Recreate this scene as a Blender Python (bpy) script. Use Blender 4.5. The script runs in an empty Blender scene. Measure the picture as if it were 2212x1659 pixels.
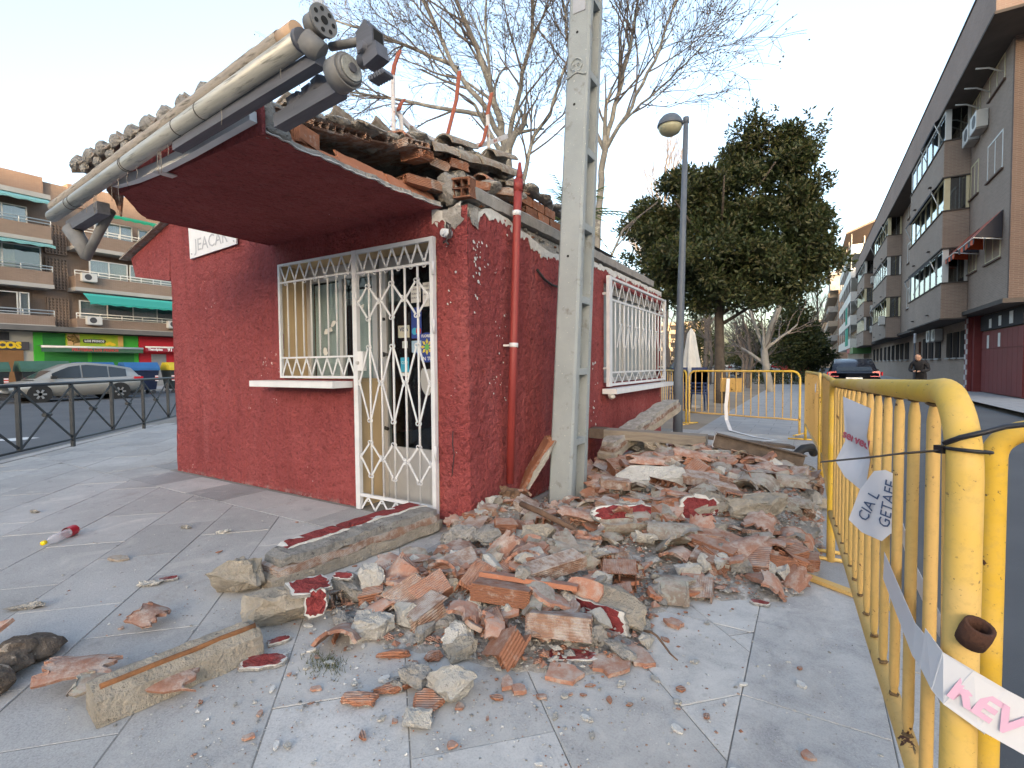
import bpy, bmesh, math, random
import numpy as np
from mathutils import Vector, Matrix, Euler, noise

# ------------------------------------------------------------------ camera
S = bpy.context.scene
COL = S.collection
cam_d = bpy.data.cameras.new('camera')
cam_d.sensor_fit = 'HORIZONTAL'
cam_d.sensor_width = 36.0
cam_d.lens = 36.0 * 1065.0 / 2212.0
cam_d.clip_start = 0.02
cam_d.clip_end = 3000.0
cam = bpy.data.objects.new('camera', cam_d)
COL.objects.link(cam)
cam.matrix_world = Matrix(((0.85587486, -0.01189081, 0.51704626, 0.0),
                           (0.51711626, 0.03573241, -0.85516897, 0.0),
                           (-0.00830666, 0.99929065, 0.03673141, 1.2),
                           (0, 0, 0, 1)))
S.camera = cam

# ------------------------------------------------------------------ sky, sun, exposure
SUN_AZ = math.radians(156.0)      # clockwise from +Y: behind the camera, a little to the right
SUN_EL = math.radians(4.5)
W = bpy.data.worlds.new('World')
S.world = W
W.use_nodes = True
wn = W.node_tree.nodes
wl = W.node_tree.links
bg = wn['Background']
sky = wn.new('ShaderNodeTexSky')
sky.sky_type = 'NISHITA'
sky.sun_disc = False
sky.sun_elevation = SUN_EL
sky.sun_rotation = SUN_AZ
sky.air_density = 1.0
sky.dust_density = 7.0
sky.ozone_density = 1.7
sky.altitude = 600
hsv = wn.new('ShaderNodeHueSaturation')
hsv.inputs['Saturation'].default_value = 0.76
hsv.inputs['Value'].default_value = 1.0
wl.new(sky.outputs['Color'], hsv.inputs['Color'])
wl.new(hsv.outputs['Color'], bg.inputs['Color'])
bg.inputs['Strength'].default_value = 0.15
sun_d = bpy.data.lights.new('sun', 'SUN')
sun_d.energy = 1.3
sun_d.angle = math.radians(0.6)
sun_d.color = (1.0, 0.72, 0.42)
sun = bpy.data.objects.new('sun', sun_d)
COL.objects.link(sun)
to_sun = Vector((math.sin(SUN_AZ) * math.cos(SUN_EL), math.cos(SUN_AZ) * math.cos(SUN_EL), math.sin(SUN_EL)))
sun.rotation_euler = to_sun.to_track_quat('Z', 'Y').to_euler()
sun.location = to_sun * 300
S.view_settings.view_transform = 'Standard'
S.view_settings.look = 'None'
S.view_settings.exposure = 3.15
S.view_settings.gamma = 1.0

# ------------------------------------------------------------------ helpers
RND = random.Random(7)
WL = {}


def V(*a):
    return Vector(a)


def tag(o, label=None, cat=None, group=None, kind=None):
    if label: o['label'] = label
    if cat: o['category'] = cat
    if group: o['group'] = group
    if kind: o['kind'] = kind
    return o


def empty(name, loc, label=None, cat=None, group=None, rot=None):
    o = bpy.data.objects.new(name, None)
    o.empty_display_size = 0.1
    COL.objects.link(o)
    o.location = loc
    if rot: o.rotation_euler = rot
    WL[o.name] = Vector(loc)
    return tag(o, label, cat, group)


def rotm(rx=0, ry=0, rz=0):
    return Euler((rx, ry, rz)).to_matrix()


class MB:
    """collects shapes; build() links them as one mesh object"""
    def __init__(self):
        self.v = []; self.f = []; self.m = []; self.s = []

    def add(self, vs, fs, mi=0, sm=False, M=None):
        b = len(self.v)
        if M is not None:
            vs = [M @ Vector(p) for p in vs]
        self.v.extend([tuple(p) for p in vs])
        for f in fs:
            self.f.append(tuple(i + b for i in f)); self.m.append(mi); self.s.append(sm)
        return self

    def box(self, c, size, R=None, mi=0):
        x, y, z = size[0] / 2, size[1] / 2, size[2] / 2
        vs = [V(sx * x, sy * y, sz * z) for sz in (-1, 1) for sy in (-1, 1) for sx in (-1, 1)]
        c = Vector(c)
        if R is not None: vs = [R @ p for p in vs]
        return self.add([p + c for p in vs],
                        [(0, 2, 3, 1), (4, 5, 7, 6), (0, 1, 5, 4), (2, 6, 7, 3), (0, 4, 6, 2), (1, 3, 7, 5)], mi)

    def bb(self, x0, x1, y0, y1, z0, z1, mi=0):
        return self.box(((x0 + x1) / 2, (y0 + y1) / 2, (z0 + z1) / 2), (x1 - x0, y1 - y0, z1 - z0), None, mi)

    def bar(self, a, b, w, h, mi=0, up=(0, 0, 1)):
        a = Vector(a); b = Vector(b); d = b - a; L = d.length
        if L < 1e-6: return self
        z = d / L; u = Vector(up)
        x = u.cross(z)
        if x.length < 1e-4: x = Vector((1, 0, 0)).cross(z)
        x.normalize(); y = z.cross(x)
        R = Matrix((x, y, z)).transposed()
        return self.box((a + b) / 2, (w, h, L), R, mi)

    def tube(self, pts, r, n=8, mi=0, cap=True, sm=True, closed=False):
        pts = [Vector(p) for p in pts]
        if not isinstance(r, (list, tuple)): r = [r] * len(pts)
        vs = []; fs = []
        N = len(pts)
        t0 = (pts[1] - pts[0]).normalized()
        u = t0.orthogonal().normalized()
        for i, p in enumerate(pts):
            if closed: t = (pts[(i + 1) % N] - pts[i - 1])
            elif i == 0: t = pts[1] - p
            elif i == N - 1: t = p - pts[i - 1]
            else: t = (pts[i + 1] - p).normalized() + (p - pts[i - 1]).normalized()
            if t.length < 1e-9: t = t0.copy()
            t.normalize()
            u = u - t * u.dot(t)
            if u.length < 1e-6: u = t.orthogonal()
            u.normalize(); w = t.cross(u)
            for k in range(n):
                a = 2 * math.pi * k / n
                vs.append(p + (u * math.cos(a) + w * math.sin(a)) * r[i])
        M_ = N if closed else N - 1
        for i in range(M_):
            j = (i + 1) % N
            for k in range(n):
                k2 = (k + 1) % n
                fs.append((i * n + k, i * n + k2, j * n + k2, j * n + k))
        self.add(vs, fs, mi, sm)
        if cap and not closed:
            b = len(self.v) - len(vs)
            self.f.append(tuple(b + k for k in reversed(range(n)))); self.m.append(mi); self.s.append(False)
            self.f.append(tuple(b + (N - 1) * n + k for k in range(n))); self.m.append(mi); self.s.append(False)
        return self

    def cyl(self, a, b, r0, r1=None, n=12, mi=0, sm=True):
        return self.tube([a, b], [r0, r0 if r1 is None else r1], n, mi, True, sm)

    def prism(self, poly, z0, z1, M=None, mi=0, mi_top=None, sm=False):
        n = len(poly)
        vs = [V(p[0], p[1], z0) for p in poly] + [V(p[0], p[1], z1) for p in poly]
        self.add(vs, [tuple(reversed(range(n)))] + [(i, (i + 1) % n, n + (i + 1) % n, n + i) for i in range(n)], mi, sm, M)
        return self.add(vs[n:], [tuple(range(n))], mi if mi_top is None else mi_top, False, M)

    def lathe(self, prof, c=(0, 0, 0), n=16, mi=0, sm=True, M=None):
        vs = []; fs = []
        for (r, z) in prof:
            for k in range(n):
                a = 2 * math.pi * k / n
                vs.append(V(c[0] + r * math.cos(a), c[1] + r * math.sin(a), c[2] + z))
        for i in range(len(prof) - 1):
            for k in range(n):
                k2 = (k + 1) % n
                fs.append((i * n + k, i * n + k2, (i + 1) * n + k2, (i + 1) * n + k))
        fs.append(tuple(reversed(range(n)))); fs.append(tuple((len(prof) - 1) * n + k for k in range(n)))
        return self.add(vs, fs, mi, sm, M)

    def xform(self, M):
        self.v = [tuple(M @ Vector(p)) for p in self.v]
        return self

    def mesh(self, name, mats):
        me = bpy.data.meshes.new(name)
        me.from_pydata(self.v, [], self.f)
        if not isinstance(mats, (list, tuple)): mats = [mats]
        for m in mats: me.materials.append(m)
        me.polygons.foreach_set('material_index', self.m)
        me.polygons.foreach_set('use_smooth', self.s)
        me.update()
        return me

    def build(self, name, mats, parent=None, label=None, cat=None, group=None, kind=None, origin=None):
        """verts are world coords; parent's base (or origin) becomes the local zero"""
        if parent is not None: off = WL[parent.name]
        elif origin is not None: off = Vector(origin)
        elif self.v:
            a = np.array(self.v); off = Vector((float(a[:, 0].mean()), float(a[:, 1].mean()), float(a[:, 2].min())))
        else: off = Vector()
        self.v = [(p[0] - off.x, p[1] - off.y, p[2] - off.z) for p in self.v]
        o = bpy.data.objects.new(name, self.mesh(name, mats))
        COL.objects.link(o)
        if parent is not None: o.parent = parent
        else: o.location = off
        WL[o.name] = off.copy()
        return tag(o, label, cat, group, kind)


def link_mesh(name, me, parent=None, loc=(0, 0, 0), rot=(0, 0, 0), scale=(1, 1, 1), **k):
    o = bpy.data.objects.new(name, me)
    COL.objects.link(o)
    if parent is not None: o.parent = parent
    o.location = loc; o.rotation_euler = rot; o.scale = scale
    return tag(o, **k)


def copy_tree(o, parent=None):
    c = o.copy(); COL.objects.link(c)
    if parent is not None: c.parent = parent
    for ch in list(o.children): copy_tree(ch, c)
    return c


# ------------------------------------------------------------------ materials
MATS = {}


class NT:
    def __init__(self, m):
        self.t = m.node_tree; self.n = self.t.nodes; self.l = self.t.links

    def new(self, typ, **kw):
        nd = self.n.new(typ)
        for k, v in kw.items():
            if k.startswith('i_'):
                key = k[2:]
                nd.inputs[int(key) if key.isdigit() else key.replace('_', ' ')].default_value = v
            else: setattr(nd, k, v)
        return nd

    def link(self, a, b): self.l.new(a, b)

    def ramp(self, src, stops, interp='LINEAR'):
        r = self.n.new('ShaderNodeValToRGB'); r.color_ramp.interpolation = interp
        e = r.color_ramp.elements
        while len(e) < len(stops): e.new(0.5)
        for el, (p, c) in zip(e, stops):
            el.position = p; el.color = (c[0], c[1], c[2], 1) if isinstance(c, (tuple, list)) else (c, c, c, 1)
        self.link(src, r.inputs[0]); return r.outputs[0]

    def mix(self, f, a, b, mode='MIX'):
        nd = self.n.new('ShaderNodeMix'); nd.data_type = 'RGBA'; nd.blend_type = mode
        for sock, val in ((nd.inputs[0], f), (nd.inputs[6], a), (nd.inputs[7], b)):
            if hasattr(val, 'is_output'): self.link(val, sock)
            elif isinstance(val, (tuple, list)): sock.default_value = (val[0], val[1], val[2], 1)
            else: sock.default_value = val
        return nd.outputs[2]

    def math(self, op, a, b=0.0, clamp=False):
        nd = self.n.new('ShaderNodeMath'); nd.operation = op; nd.use_clamp = clamp
        for sock, val in ((nd.inputs[0], a), (nd.inputs[1], b)):
            if hasattr(val, 'is_output'): self.link(val, sock)
            else: sock.default_value = val
        return nd.outputs[0]


def newmat(name):
    m = bpy.data.materials.new(name); m.use_nodes = True
    MATS[name] = m
    t = NT(m)
    return m, t, t.n['Principled BSDF']


def pm(name, col, col2=None, scale=8.0, rough=0.8, bump=0.0, bscale=60.0, bdist=0.01, metal=0.0, objvar=0.0,
       spot=None, spot_scale=20.0, spot_lo=0.62, spot_w=0.03, spec=0.3, coord='Object', detail=6.0, stretch=None,
       spot2=None, spot2_scale=5.0, spot2_lo=0.6, spot2_w=0.1):
    """general weathered surface: two-tone noise, worn spots, fine relief, per-object shade"""
    m, t, p = newmat(name)
    tc = t.new('ShaderNodeTexCoord')
    co = tc.outputs[coord]
    if objvar or coord == 'Object':
        oi = t.new('ShaderNodeObjectInfo')
        add = t.new('ShaderNodeVectorMath', operation='ADD')
        sc = t.math('MULTIPLY', oi.outputs['Random'], 37.0)
        t.link(co, add.inputs[0]); t.link(sc, add.inputs[1]); co = add.outputs[0]
    if stretch:
        mp = t.new('ShaderNodeMapping'); mp.inputs['Scale'].default_value = stretch
        t.link(co, mp.inputs['Vector']); co = mp.outputs[0]
    nz = t.new('ShaderNodeTexNoise', i_Scale=scale, i_Detail=detail, i_Roughness=0.6)
    t.link(co, nz.inputs['Vector'])
    if col2 is None: col2 = tuple(c * 0.78 for c in col)
    c = t.ramp(nz.outputs[0], [(0.3, col2), (0.7, col)])
    if spot2:
        n3 = t.new('ShaderNodeTexNoise', i_Scale=spot2_scale, i_Detail=8.0, i_Roughness=0.65); t.link(co, n3.inputs['Vector'])
        c = t.mix(t.ramp(n3.outputs[0], [(spot2_lo, 0.0), (min(1, spot2_lo + spot2_w), 1.0)]), c, spot2)
    if spot:
        n2 = t.new('ShaderNodeTexNoise', i_Scale=spot_scale, i_Detail=5.0, i_Roughness=0.6); t.link(co, n2.inputs['Vector'])
        c = t.mix(t.ramp(n2.outputs[0], [(spot_lo, 0.0), (min(1, spot_lo + spot_w), 1.0)]), c, spot)
    if objvar:
        k = t.math('MULTIPLY_ADD', oi.outputs['Random'], 2 * objvar); t.n[-1].inputs[2].default_value = 1 - objvar
        vm = t.new('ShaderNodeVectorMath', operation='SCALE'); t.link(c, vm.inputs[0]); t.link(k, vm.inputs['Scale']); c = vm.outputs[0]
    t.link(c, p.inputs['Base Color'])
    p.inputs['Roughness'].default_value = rough
    p.inputs['Metallic'].default_value = metal
    p.inputs['Specular IOR Level'].default_value = spec
    if bump:
        nb = t.new('ShaderNodeTexNoise', i_Scale=bscale, i_Detail=5.0, i_Roughness=0.62); t.link(co, nb.inputs['Vector'])
        b = t.new('ShaderNodeBump', i_Strength=bump, i_Distance=bdist); t.link(nb.outputs[0], b.inputs['Height'])
        t.link(b.outputs[0], p.inputs['Normal'])
    return m


def flat(name, col, rough=0.6, metal=0.0, spec=0.4):
    m, t, p = newmat(name)
    p.inputs['Base Color'].default_value = (*col, 1)
    p.inputs['Roughness'].default_value = rough; p.inputs['Metallic'].default_value = metal
    p.inputs['Specular IOR Level'].default_value = spec
    return m


# 5x7 stroke letters for lettering built as thin geometry
FONT = {}


def text_mesh(name, s, size, mat, parent=None, M=None, extrude=0.0015, align='CENTER', bold=0.0, shear=0.0):
    """real lettering: a text curve turned into a mesh object; M places it (x right, y up, z out)"""
    cu = bpy.data.curves.new('lettering', 'FONT'); cu.body = s; cu.size = size; cu.extrude = extrude
    cu.align_x = align; cu.align_y = 'CENTER'; cu.offset = bold; cu.shear = shear; cu.resolution_u = 2
    tmp = bpy.data.objects.new('tmp', cu); COL.objects.link(tmp)
    dg = bpy.context.evaluated_depsgraph_get(); dg.update()
    me = bpy.data.meshes.new_from_object(tmp.evaluated_get(dg))
    bpy.data.objects.remove(tmp); bpy.data.curves.remove(cu)
    me.materials.clear(); me.materials.append(mat)
    off = WL[parent.name] if parent is not None else Vector()
    if M is not None: me.transform(Matrix.Translation(-off) @ M)
    o = bpy.data.objects.new(name, me); COL.objects.link(o)
    if parent is not None: o.parent = parent
    WL[o.name] = off.copy()
    return o


def frame_m(origin, xdir, ydir):
    x = Vector(xdir).normalized(); y = Vector(ydir); y = (y - x * y.dot(x)).normalized(); z = x.cross(y)
    M = Matrix((x, y, z)).transposed().to_4x4(); M.translation = Vector(origin)
    return M


def jag(n, rx, ry, amp, rnd, seed_rot=0.0):
    """irregular outline around an ellipse-ish rectangle"""
    out = []
    for i in range(n):
        a = 2 * math.pi * (i + rnd.uniform(-.3, .3)) / n + seed_rot
        k = 1.0 + rnd.uniform(-amp, amp)
        c, s = math.cos(a), math.sin(a)
        q = 1.0 / max(abs(c), abs(s)) ** 0.7
        out.append((c * q * rx * k, s * q * ry * k))
    return out
# ================================================================== materials of the place
def m_concrete_slab(name, a, b, dark=(0.12, 0.12, 0.125)):
    m, t, p = newmat(name)
    g = t.new('ShaderNodeNewGeometry'); oi = t.new('ShaderNodeObjectInfo')
    n1 = t.new('ShaderNodeTexNoise', i_Scale=1.6, i_Detail=7.0, i_Roughness=0.62); t.link(g.outputs['Position'], n1.inputs['Vector'])
    n2 = t.new('ShaderNodeTexNoise', i_Scale=140.0, i_Detail=3.0, i_Roughness=0.6); t.link(g.outputs['Position'], n2.inputs['Vector'])
    n3 = t.new('ShaderNodeTexNoise', i_Scale=7.0, i_Detail=8.0, i_Roughness=0.7); t.link(g.outputs['Position'], n3.inputs['Vector'])
    v = t.new('ShaderNodeTexVoronoi', i_Scale=190.0); t.link(g.outputs['Position'], v.inputs['Vector'])
    c = t.ramp(n1.outputs[0], [(0.32, b), (0.68, a)])
    c = t.mix(t.ramp(n3.outputs[0], [(0.54, 0.0), (0.72, 0.5)]), c, (a[0] * 1.3, a[1] * 1.25, a[2] * 1.2))
    c = t.mix(t.ramp(n3.outputs[0], [(0.26, 0.55), (0.42, 0.0)]), c, dark)
    c = t.mix(t.ramp(n2.outputs[0], [(0.35, 0.45), (0.55, 0.0)]), c, (a[0] * .45, a[1] * .45, a[2] * .47))
    # scattered white plaster dust flecks
    nd = t.new('ShaderNodeTexNoise', i_Scale=0.9, i_Detail=4.0); t.link(g.outputs['Position'], nd.inputs['Vector'])
    f = t.math('MULTIPLY', t.ramp(v.outputs['Distance'], [(0.10, 1.0), (0.17, 0.0)]), t.ramp(nd.outputs[0], [(0.40, 0.0), (0.6, 0.75)]))
    c = t.mix(f, c, (0.74, 0.74, 0.73))
    vg = t.new('ShaderNodeTexVoronoi', i_Scale=5.0); t.link(g.outputs['Position'], vg.inputs['Vector'])
    c = t.mix(t.ramp(vg.outputs['Distance'], [(0.035, .75), (0.065, 0.0)]), c, (a[0] * .38, a[1] * .37, a[2] * .36))
    n7 = t.new('ShaderNodeTexNoise', i_Scale=2.7, i_Detail=9.0, i_Roughness=.72, i_Distortion=.7); t.link(g.outputs['Position'], n7.inputs['Vector'])
    c = t.mix(t.ramp(n7.outputs[0], [(.56, 0.0), (.70, .55)]), c, (.55, .52, .48)); c = t.mix(t.ramp(n7.outputs[0], [(.30, .5), (.42, 0.0)]), c, (.22, .19, .165))
    dd = t.new('ShaderNodeVectorMath', operation='DISTANCE'); t.link(g.outputs['Position'], dd.inputs[0]); dd.inputs[1].default_value = (-1.2, 2.1, 0)
    n8 = t.new('ShaderNodeTexNoise', i_Scale=5.0, i_Detail=9.0, i_Roughness=.7, i_Distortion=.5); t.link(g.outputs['Position'], n8.inputs['Vector'])
    c = t.mix(t.math('MULTIPLY', t.ramp(t.math('DIVIDE', dd.outputs['Value'], 4.0), [(.12, .85), (.55, 0.0)]), t.ramp(n8.outputs[0], [(.36, 0.0), (.62, 1.0)])), c, (.56, .54, .51))
    k = t.math('MULTIPLY_ADD', oi.outputs['Random'], 0.22); t.n[-1].inputs[2].default_value = 0.89
    vm = t.new('ShaderNodeVectorMath', operation='SCALE'); t.link(c, vm.inputs[0]); t.link(k, vm.inputs['Scale'])
    t.link(vm.outputs[0], p.inputs['Base Color']); p.inputs['Roughness'].default_value = 0.85
    p.inputs['Specular IOR Level'].default_value = 0.25
    b_ = t.new('ShaderNodeBump', i_Strength=0.35, i_Distance=0.003); t.link(n2.outputs[0], b_.inputs['Height'])
    t.link(b_.outputs[0], p.inputs['Normal'])
    return m


M_slab = m_concrete_slab('paving_concrete', (0.43, 0.42, 0.41), (0.34, 0.335, 0.325))
M_slab_dark = m_concrete_slab('paving_border', (0.36, 0.355, 0.35), (0.28, 0.275, 0.275))
M_kerb = m_concrete_slab('kerb_granite', (0.38, 0.375, 0.37), (0.3, 0.3, 0.3))
M_joint = pm('joint_grit', (0.26, 0.25, 0.235), (0.15, 0.145, 0.135), scale=40, rough=.95, bump=.5, bscale=200, bdist=.004)
M_asph = pm('asphalt', (0.105, 0.11, 0.118), (0.075, 0.08, 0.088), scale=.7, rough=.82, bump=.5, bscale=160, bdist=.006,
            spot=(0.22, 0.22, 0.22), spot_scale=220, spot_lo=.68, coord='Object')
M_earth = pm('park_earth', (0.30, 0.25, 0.20), (0.2, 0.165, 0.13), scale=.8, rough=.95, bump=.4, bscale=60)
M_white_paint = pm('road_paint', (0.62, 0.63, 0.63), (0.45, 0.45, 0.45), scale=30, rough=.7)
M_path = None


def m_tiles(name, a, b, sx, sy, joint):
    m, t, p = newmat(name)
    g = t.new('ShaderNodeNewGeometry')
    br = t.new('ShaderNodeTexBrick', offset=0.5, i_Scale=1.0)
    br.inputs['Color1'].default_value = (*a, 1); br.inputs['Color2'].default_value = (*b, 1); br.inputs['Mortar'].default_value = (*joint, 1)
    br.inputs['Mortar Size'].default_value = 0.008; br.inputs['Brick Width'].default_value = sx; br.inputs['Row Height'].default_value = sy
    t.link(g.outputs['Position'], br.inputs['Vector'])
    n = t.new('ShaderNodeTexNoise', i_Scale=3.0, i_Detail=6.0); t.link(g.outputs['Position'], n.inputs['Vector'])
    c = t.mix(0.5, br.outputs[0], t.ramp(n.outputs[0], [(0.3, tuple(x * .75 for x in b)), (0.7, a)]))
    t.link(c, p.inputs['Base Color']); p.inputs['Roughness'].default_value = .85
    return m


M_path = m_tiles('path_tiles', (0.33, 0.335, 0.345), (0.29, 0.295, 0.31), 0.6, 0.4, (0.14, 0.14, 0.14))


def sheet(name, poly, z, mat, parent=None):
    b = MB(); b.add([(x, y, z) for x, y in poly], [tuple(range(len(poly)))])
    o = b.build(name, mat, parent, origin=(0, 0, 0) if parent is None else None)
    if parent is None: o['kind'] = 'structure'
    return o


sheet('ground', [(-900, -900), (900, -900), (900, 900), (-900, 900)], -0.16, M_earth)
sheet('road', [(-34, -60), (0.4 - 7.4, -60), (0.4 - 7.4, 0.2), (-47, 40.0), (-47, 120), (-34, 120), (-34, 40)][:0] or
      [(-33.5, -60), (-4, -60), (-4, -3.2), (-33.5, 26.3)], -0.12, M_asph)
sheet('road', [(0.42, -60), (4.3, -60), (4.3, 260), (0.42, 260)], -0.119, M_asph)
pv = sheet('pavement', [(0.41, -3.0), (0.41, 11.0), (-18.5, 11.0), (-4.05, -3.0)], -0.0035, M_joint)
sheet('park_ground', [(-1.75, 9.41), (-1.75, 90), (-28, 90), (-28, 20.9), (-18.45, 11.0), (-16.9, 9.41)], -0.002, M_earth)
sheet('park_path', [(0.24, 9.41), (0.24, 90), (-1.75, 90), (-1.75, 9.41)], -0.001, M_path)
far_pv = sheet('pavement', [(-33.5, -60), (-33.5, 120), (-41, 120), (-41, -60)], 0.0, M_path)
sheet('pavement', [(4.3, -60), (4.3, 260), (7.5, 260), (7.5, -60)], 0.0, M_path)
kb = MB()
for y in range(-8, 40): kb.bb(-33.68, -33.5, y + .005, y + .995, -0.15, 0.004)
kb.build('kerb', M_kerb, far_pv)


# ------------------------------------------------------------------ paving laid piece by piece
def clip(poly, a, b, c):
    """keep a*x+b*y<=c"""
    out = []
    for i in range(len(poly)):
        p, q = poly[i], poly[(i + 1) % len(poly)]
        fp, fq = a * p[0] + b * p[1] - c, a * q[0] + b * q[1] - c
        if fp <= 0: out.append(p)
        if fp * fq < 0:
            s = fp / (fp - fq); out.append((p[0] + (q[0] - p[0]) * s, p[1] + (q[1] - p[1]) * s))
    return out


def area(p):
    return abs(sum(p[i][0] * p[(i + 1) % len(p)][1] - p[(i + 1) % len(p)][0] * p[i][1] for i in range(len(p)))) / 2


def slab(poly, mat, name='paving_slab', z1=0.0, z0=-0.045):
    if len(poly) < 3 or area(poly) < 0.004: return
    if sum(poly[i][0] * poly[(i + 1) % len(poly)][1] - poly[(i + 1) % len(poly)][0] * poly[i][1] for i in range(len(poly))) < 0:
        poly = poly[::-1]
    cx = sum(p[0] for p in poly) / len(poly); cy = sum(p[1] for p in poly) / len(poly)
    dz = RND.uniform(-.0022, .0016)
    n = len(poly); b = MB()
    ins = []
    for i in range(n):          # chamfered arris
        p0, p1, p2 = Vector(poly[i - 1]), Vector(poly[i]), Vector(poly[(i + 1) % n])
        d1 = (p1 - p0).normalized(); d2 = (p2 - p1).normalized()
        nn = Vector((-d1.y, d1.x)) + Vector((-d2.y, d2.x)); ins.append(p1 + nn * 0.0022)
    vs = [V(p[0], p[1], z0) for p in poly] + [V(p[0], p[1], z1 + dz - .0025) for p in poly] + [V(p[0], p[1], z1 + dz) for p in ins]
    fs = [(i, (i + 1) % n, n + (i + 1) % n, n + i) for i in range(n)] + [(n + i, n + (i + 1) % n, 2 * n + (i + 1) % n, 2 * n + i) for i in range(n)] + [tuple(range(2 * n, 3 * n))]
    b.add(vs, fs)
    return b.build(name, mat, pv)


SP = 0.465; G = 0.0018; SL = 0.70
dv = Vector((-.70711, .70711)); nv = Vector((.70711, .70711))
for k in range(-16, 20):
    o0 = 0.04 + SP * k; o1 = o0 + SP
    for j in range(-6, 20):
        u0 = (j + (0.5 if k % 2 else 0.0)) * SL - 2.0; u1 = u0 + SL
        q = [tuple(nv * (o0 + G) + dv * (u0 + G)), tuple(nv * (o1 - G) + dv * (u0 + G)), tuple(nv * (o1 - G) + dv * (u1 - G)), tuple(nv * (o0 + G) + dv * (u1 - G))]
        q = clip(q, 1, 0, -0.2015); q = clip(q, -1, -1, 6.86) if len(q) > 2 else q
        if len(q) < 3: continue
        qa = clip(clip(q, 0, 1, 2.397), 0, -1, 1.2) if len(q) > 2 else []
        slab(qa, M_slab)
        qb = clip(q, 0, -1, -2.403)
        if len(qb) > 2:
            qb = clip(qb, 0, 1, 9.4)
            if len(qb) > 2:
                ql = clip(qb, 1, 0, -6.953); slab(ql, M_slab)
                qr = clip(qb, -1, 0, 1.647); slab(qr, M_slab)
x = -6.95
while x < -1.7:
    slab([(x + G, 2.403), (x + .6 - G, 2.403), (x + .6 - G, 2.86), (x + G, 2.86)] if x + .6 < -1.65 else [(x + G, 2.403), (-1.653, 2.403), (-1.653, 2.86), (x + G, 2.86)],
         M_slab_dark if RND.random() < .5 else M_slab)
    x += .6
for i in range(11):
    y = 2.86 + i * .6
    slab([(-6.95 + G, y + G), (-6.47, y + G), (-6.47, y + .6 - G), (-6.95 + G, y + .6 - G)], M_slab_dark)
    slab([(-2.13, y + G), (-1.653, y + G), (-1.653, y + .6 - G), (-2.13, y + .6 - G)], M_slab_dark)
for i in range(-4, 15):
    y = .12 + i * .6
    slab([(-.1975, y + G), (.2385, y + G), (.2385, y + .6 - G), (-.1975, y + .6 - G)], M_slab_dark)
for i in range(-3, 14):
    y = i * .8
    slab([(.2415, y + G), (.405, y + G), (.405, y + .8 - G), (.2415, y + .8 - G)], M_kerb, 'kerbstone', 0.002, -.16)
for i in range(-3, 15):      # kerb of the avenue, cut across the corner of the square
    a = Vector((-4.95, -1.95)) + dv * (i * .8 - 2.0) - nv * 0.0; b_ = a + dv * .794
    slab([tuple(a), tuple(b_), tuple(b_ - nv * .15), tuple(a - nv * .15)], M_kerb, 'kerbstone', 0.002, -.16)
mk = MB(); mk.add([(-13.2, 2.75, -.114), (-12.6, 3.0, -.114), (-12.75, 3.4, -.114), (-13.1, 3.3, -.114)], [(0, 1, 2, 3)])
mk.build('road_marking', M_white_paint)['kind'] = 'structure'
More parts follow.
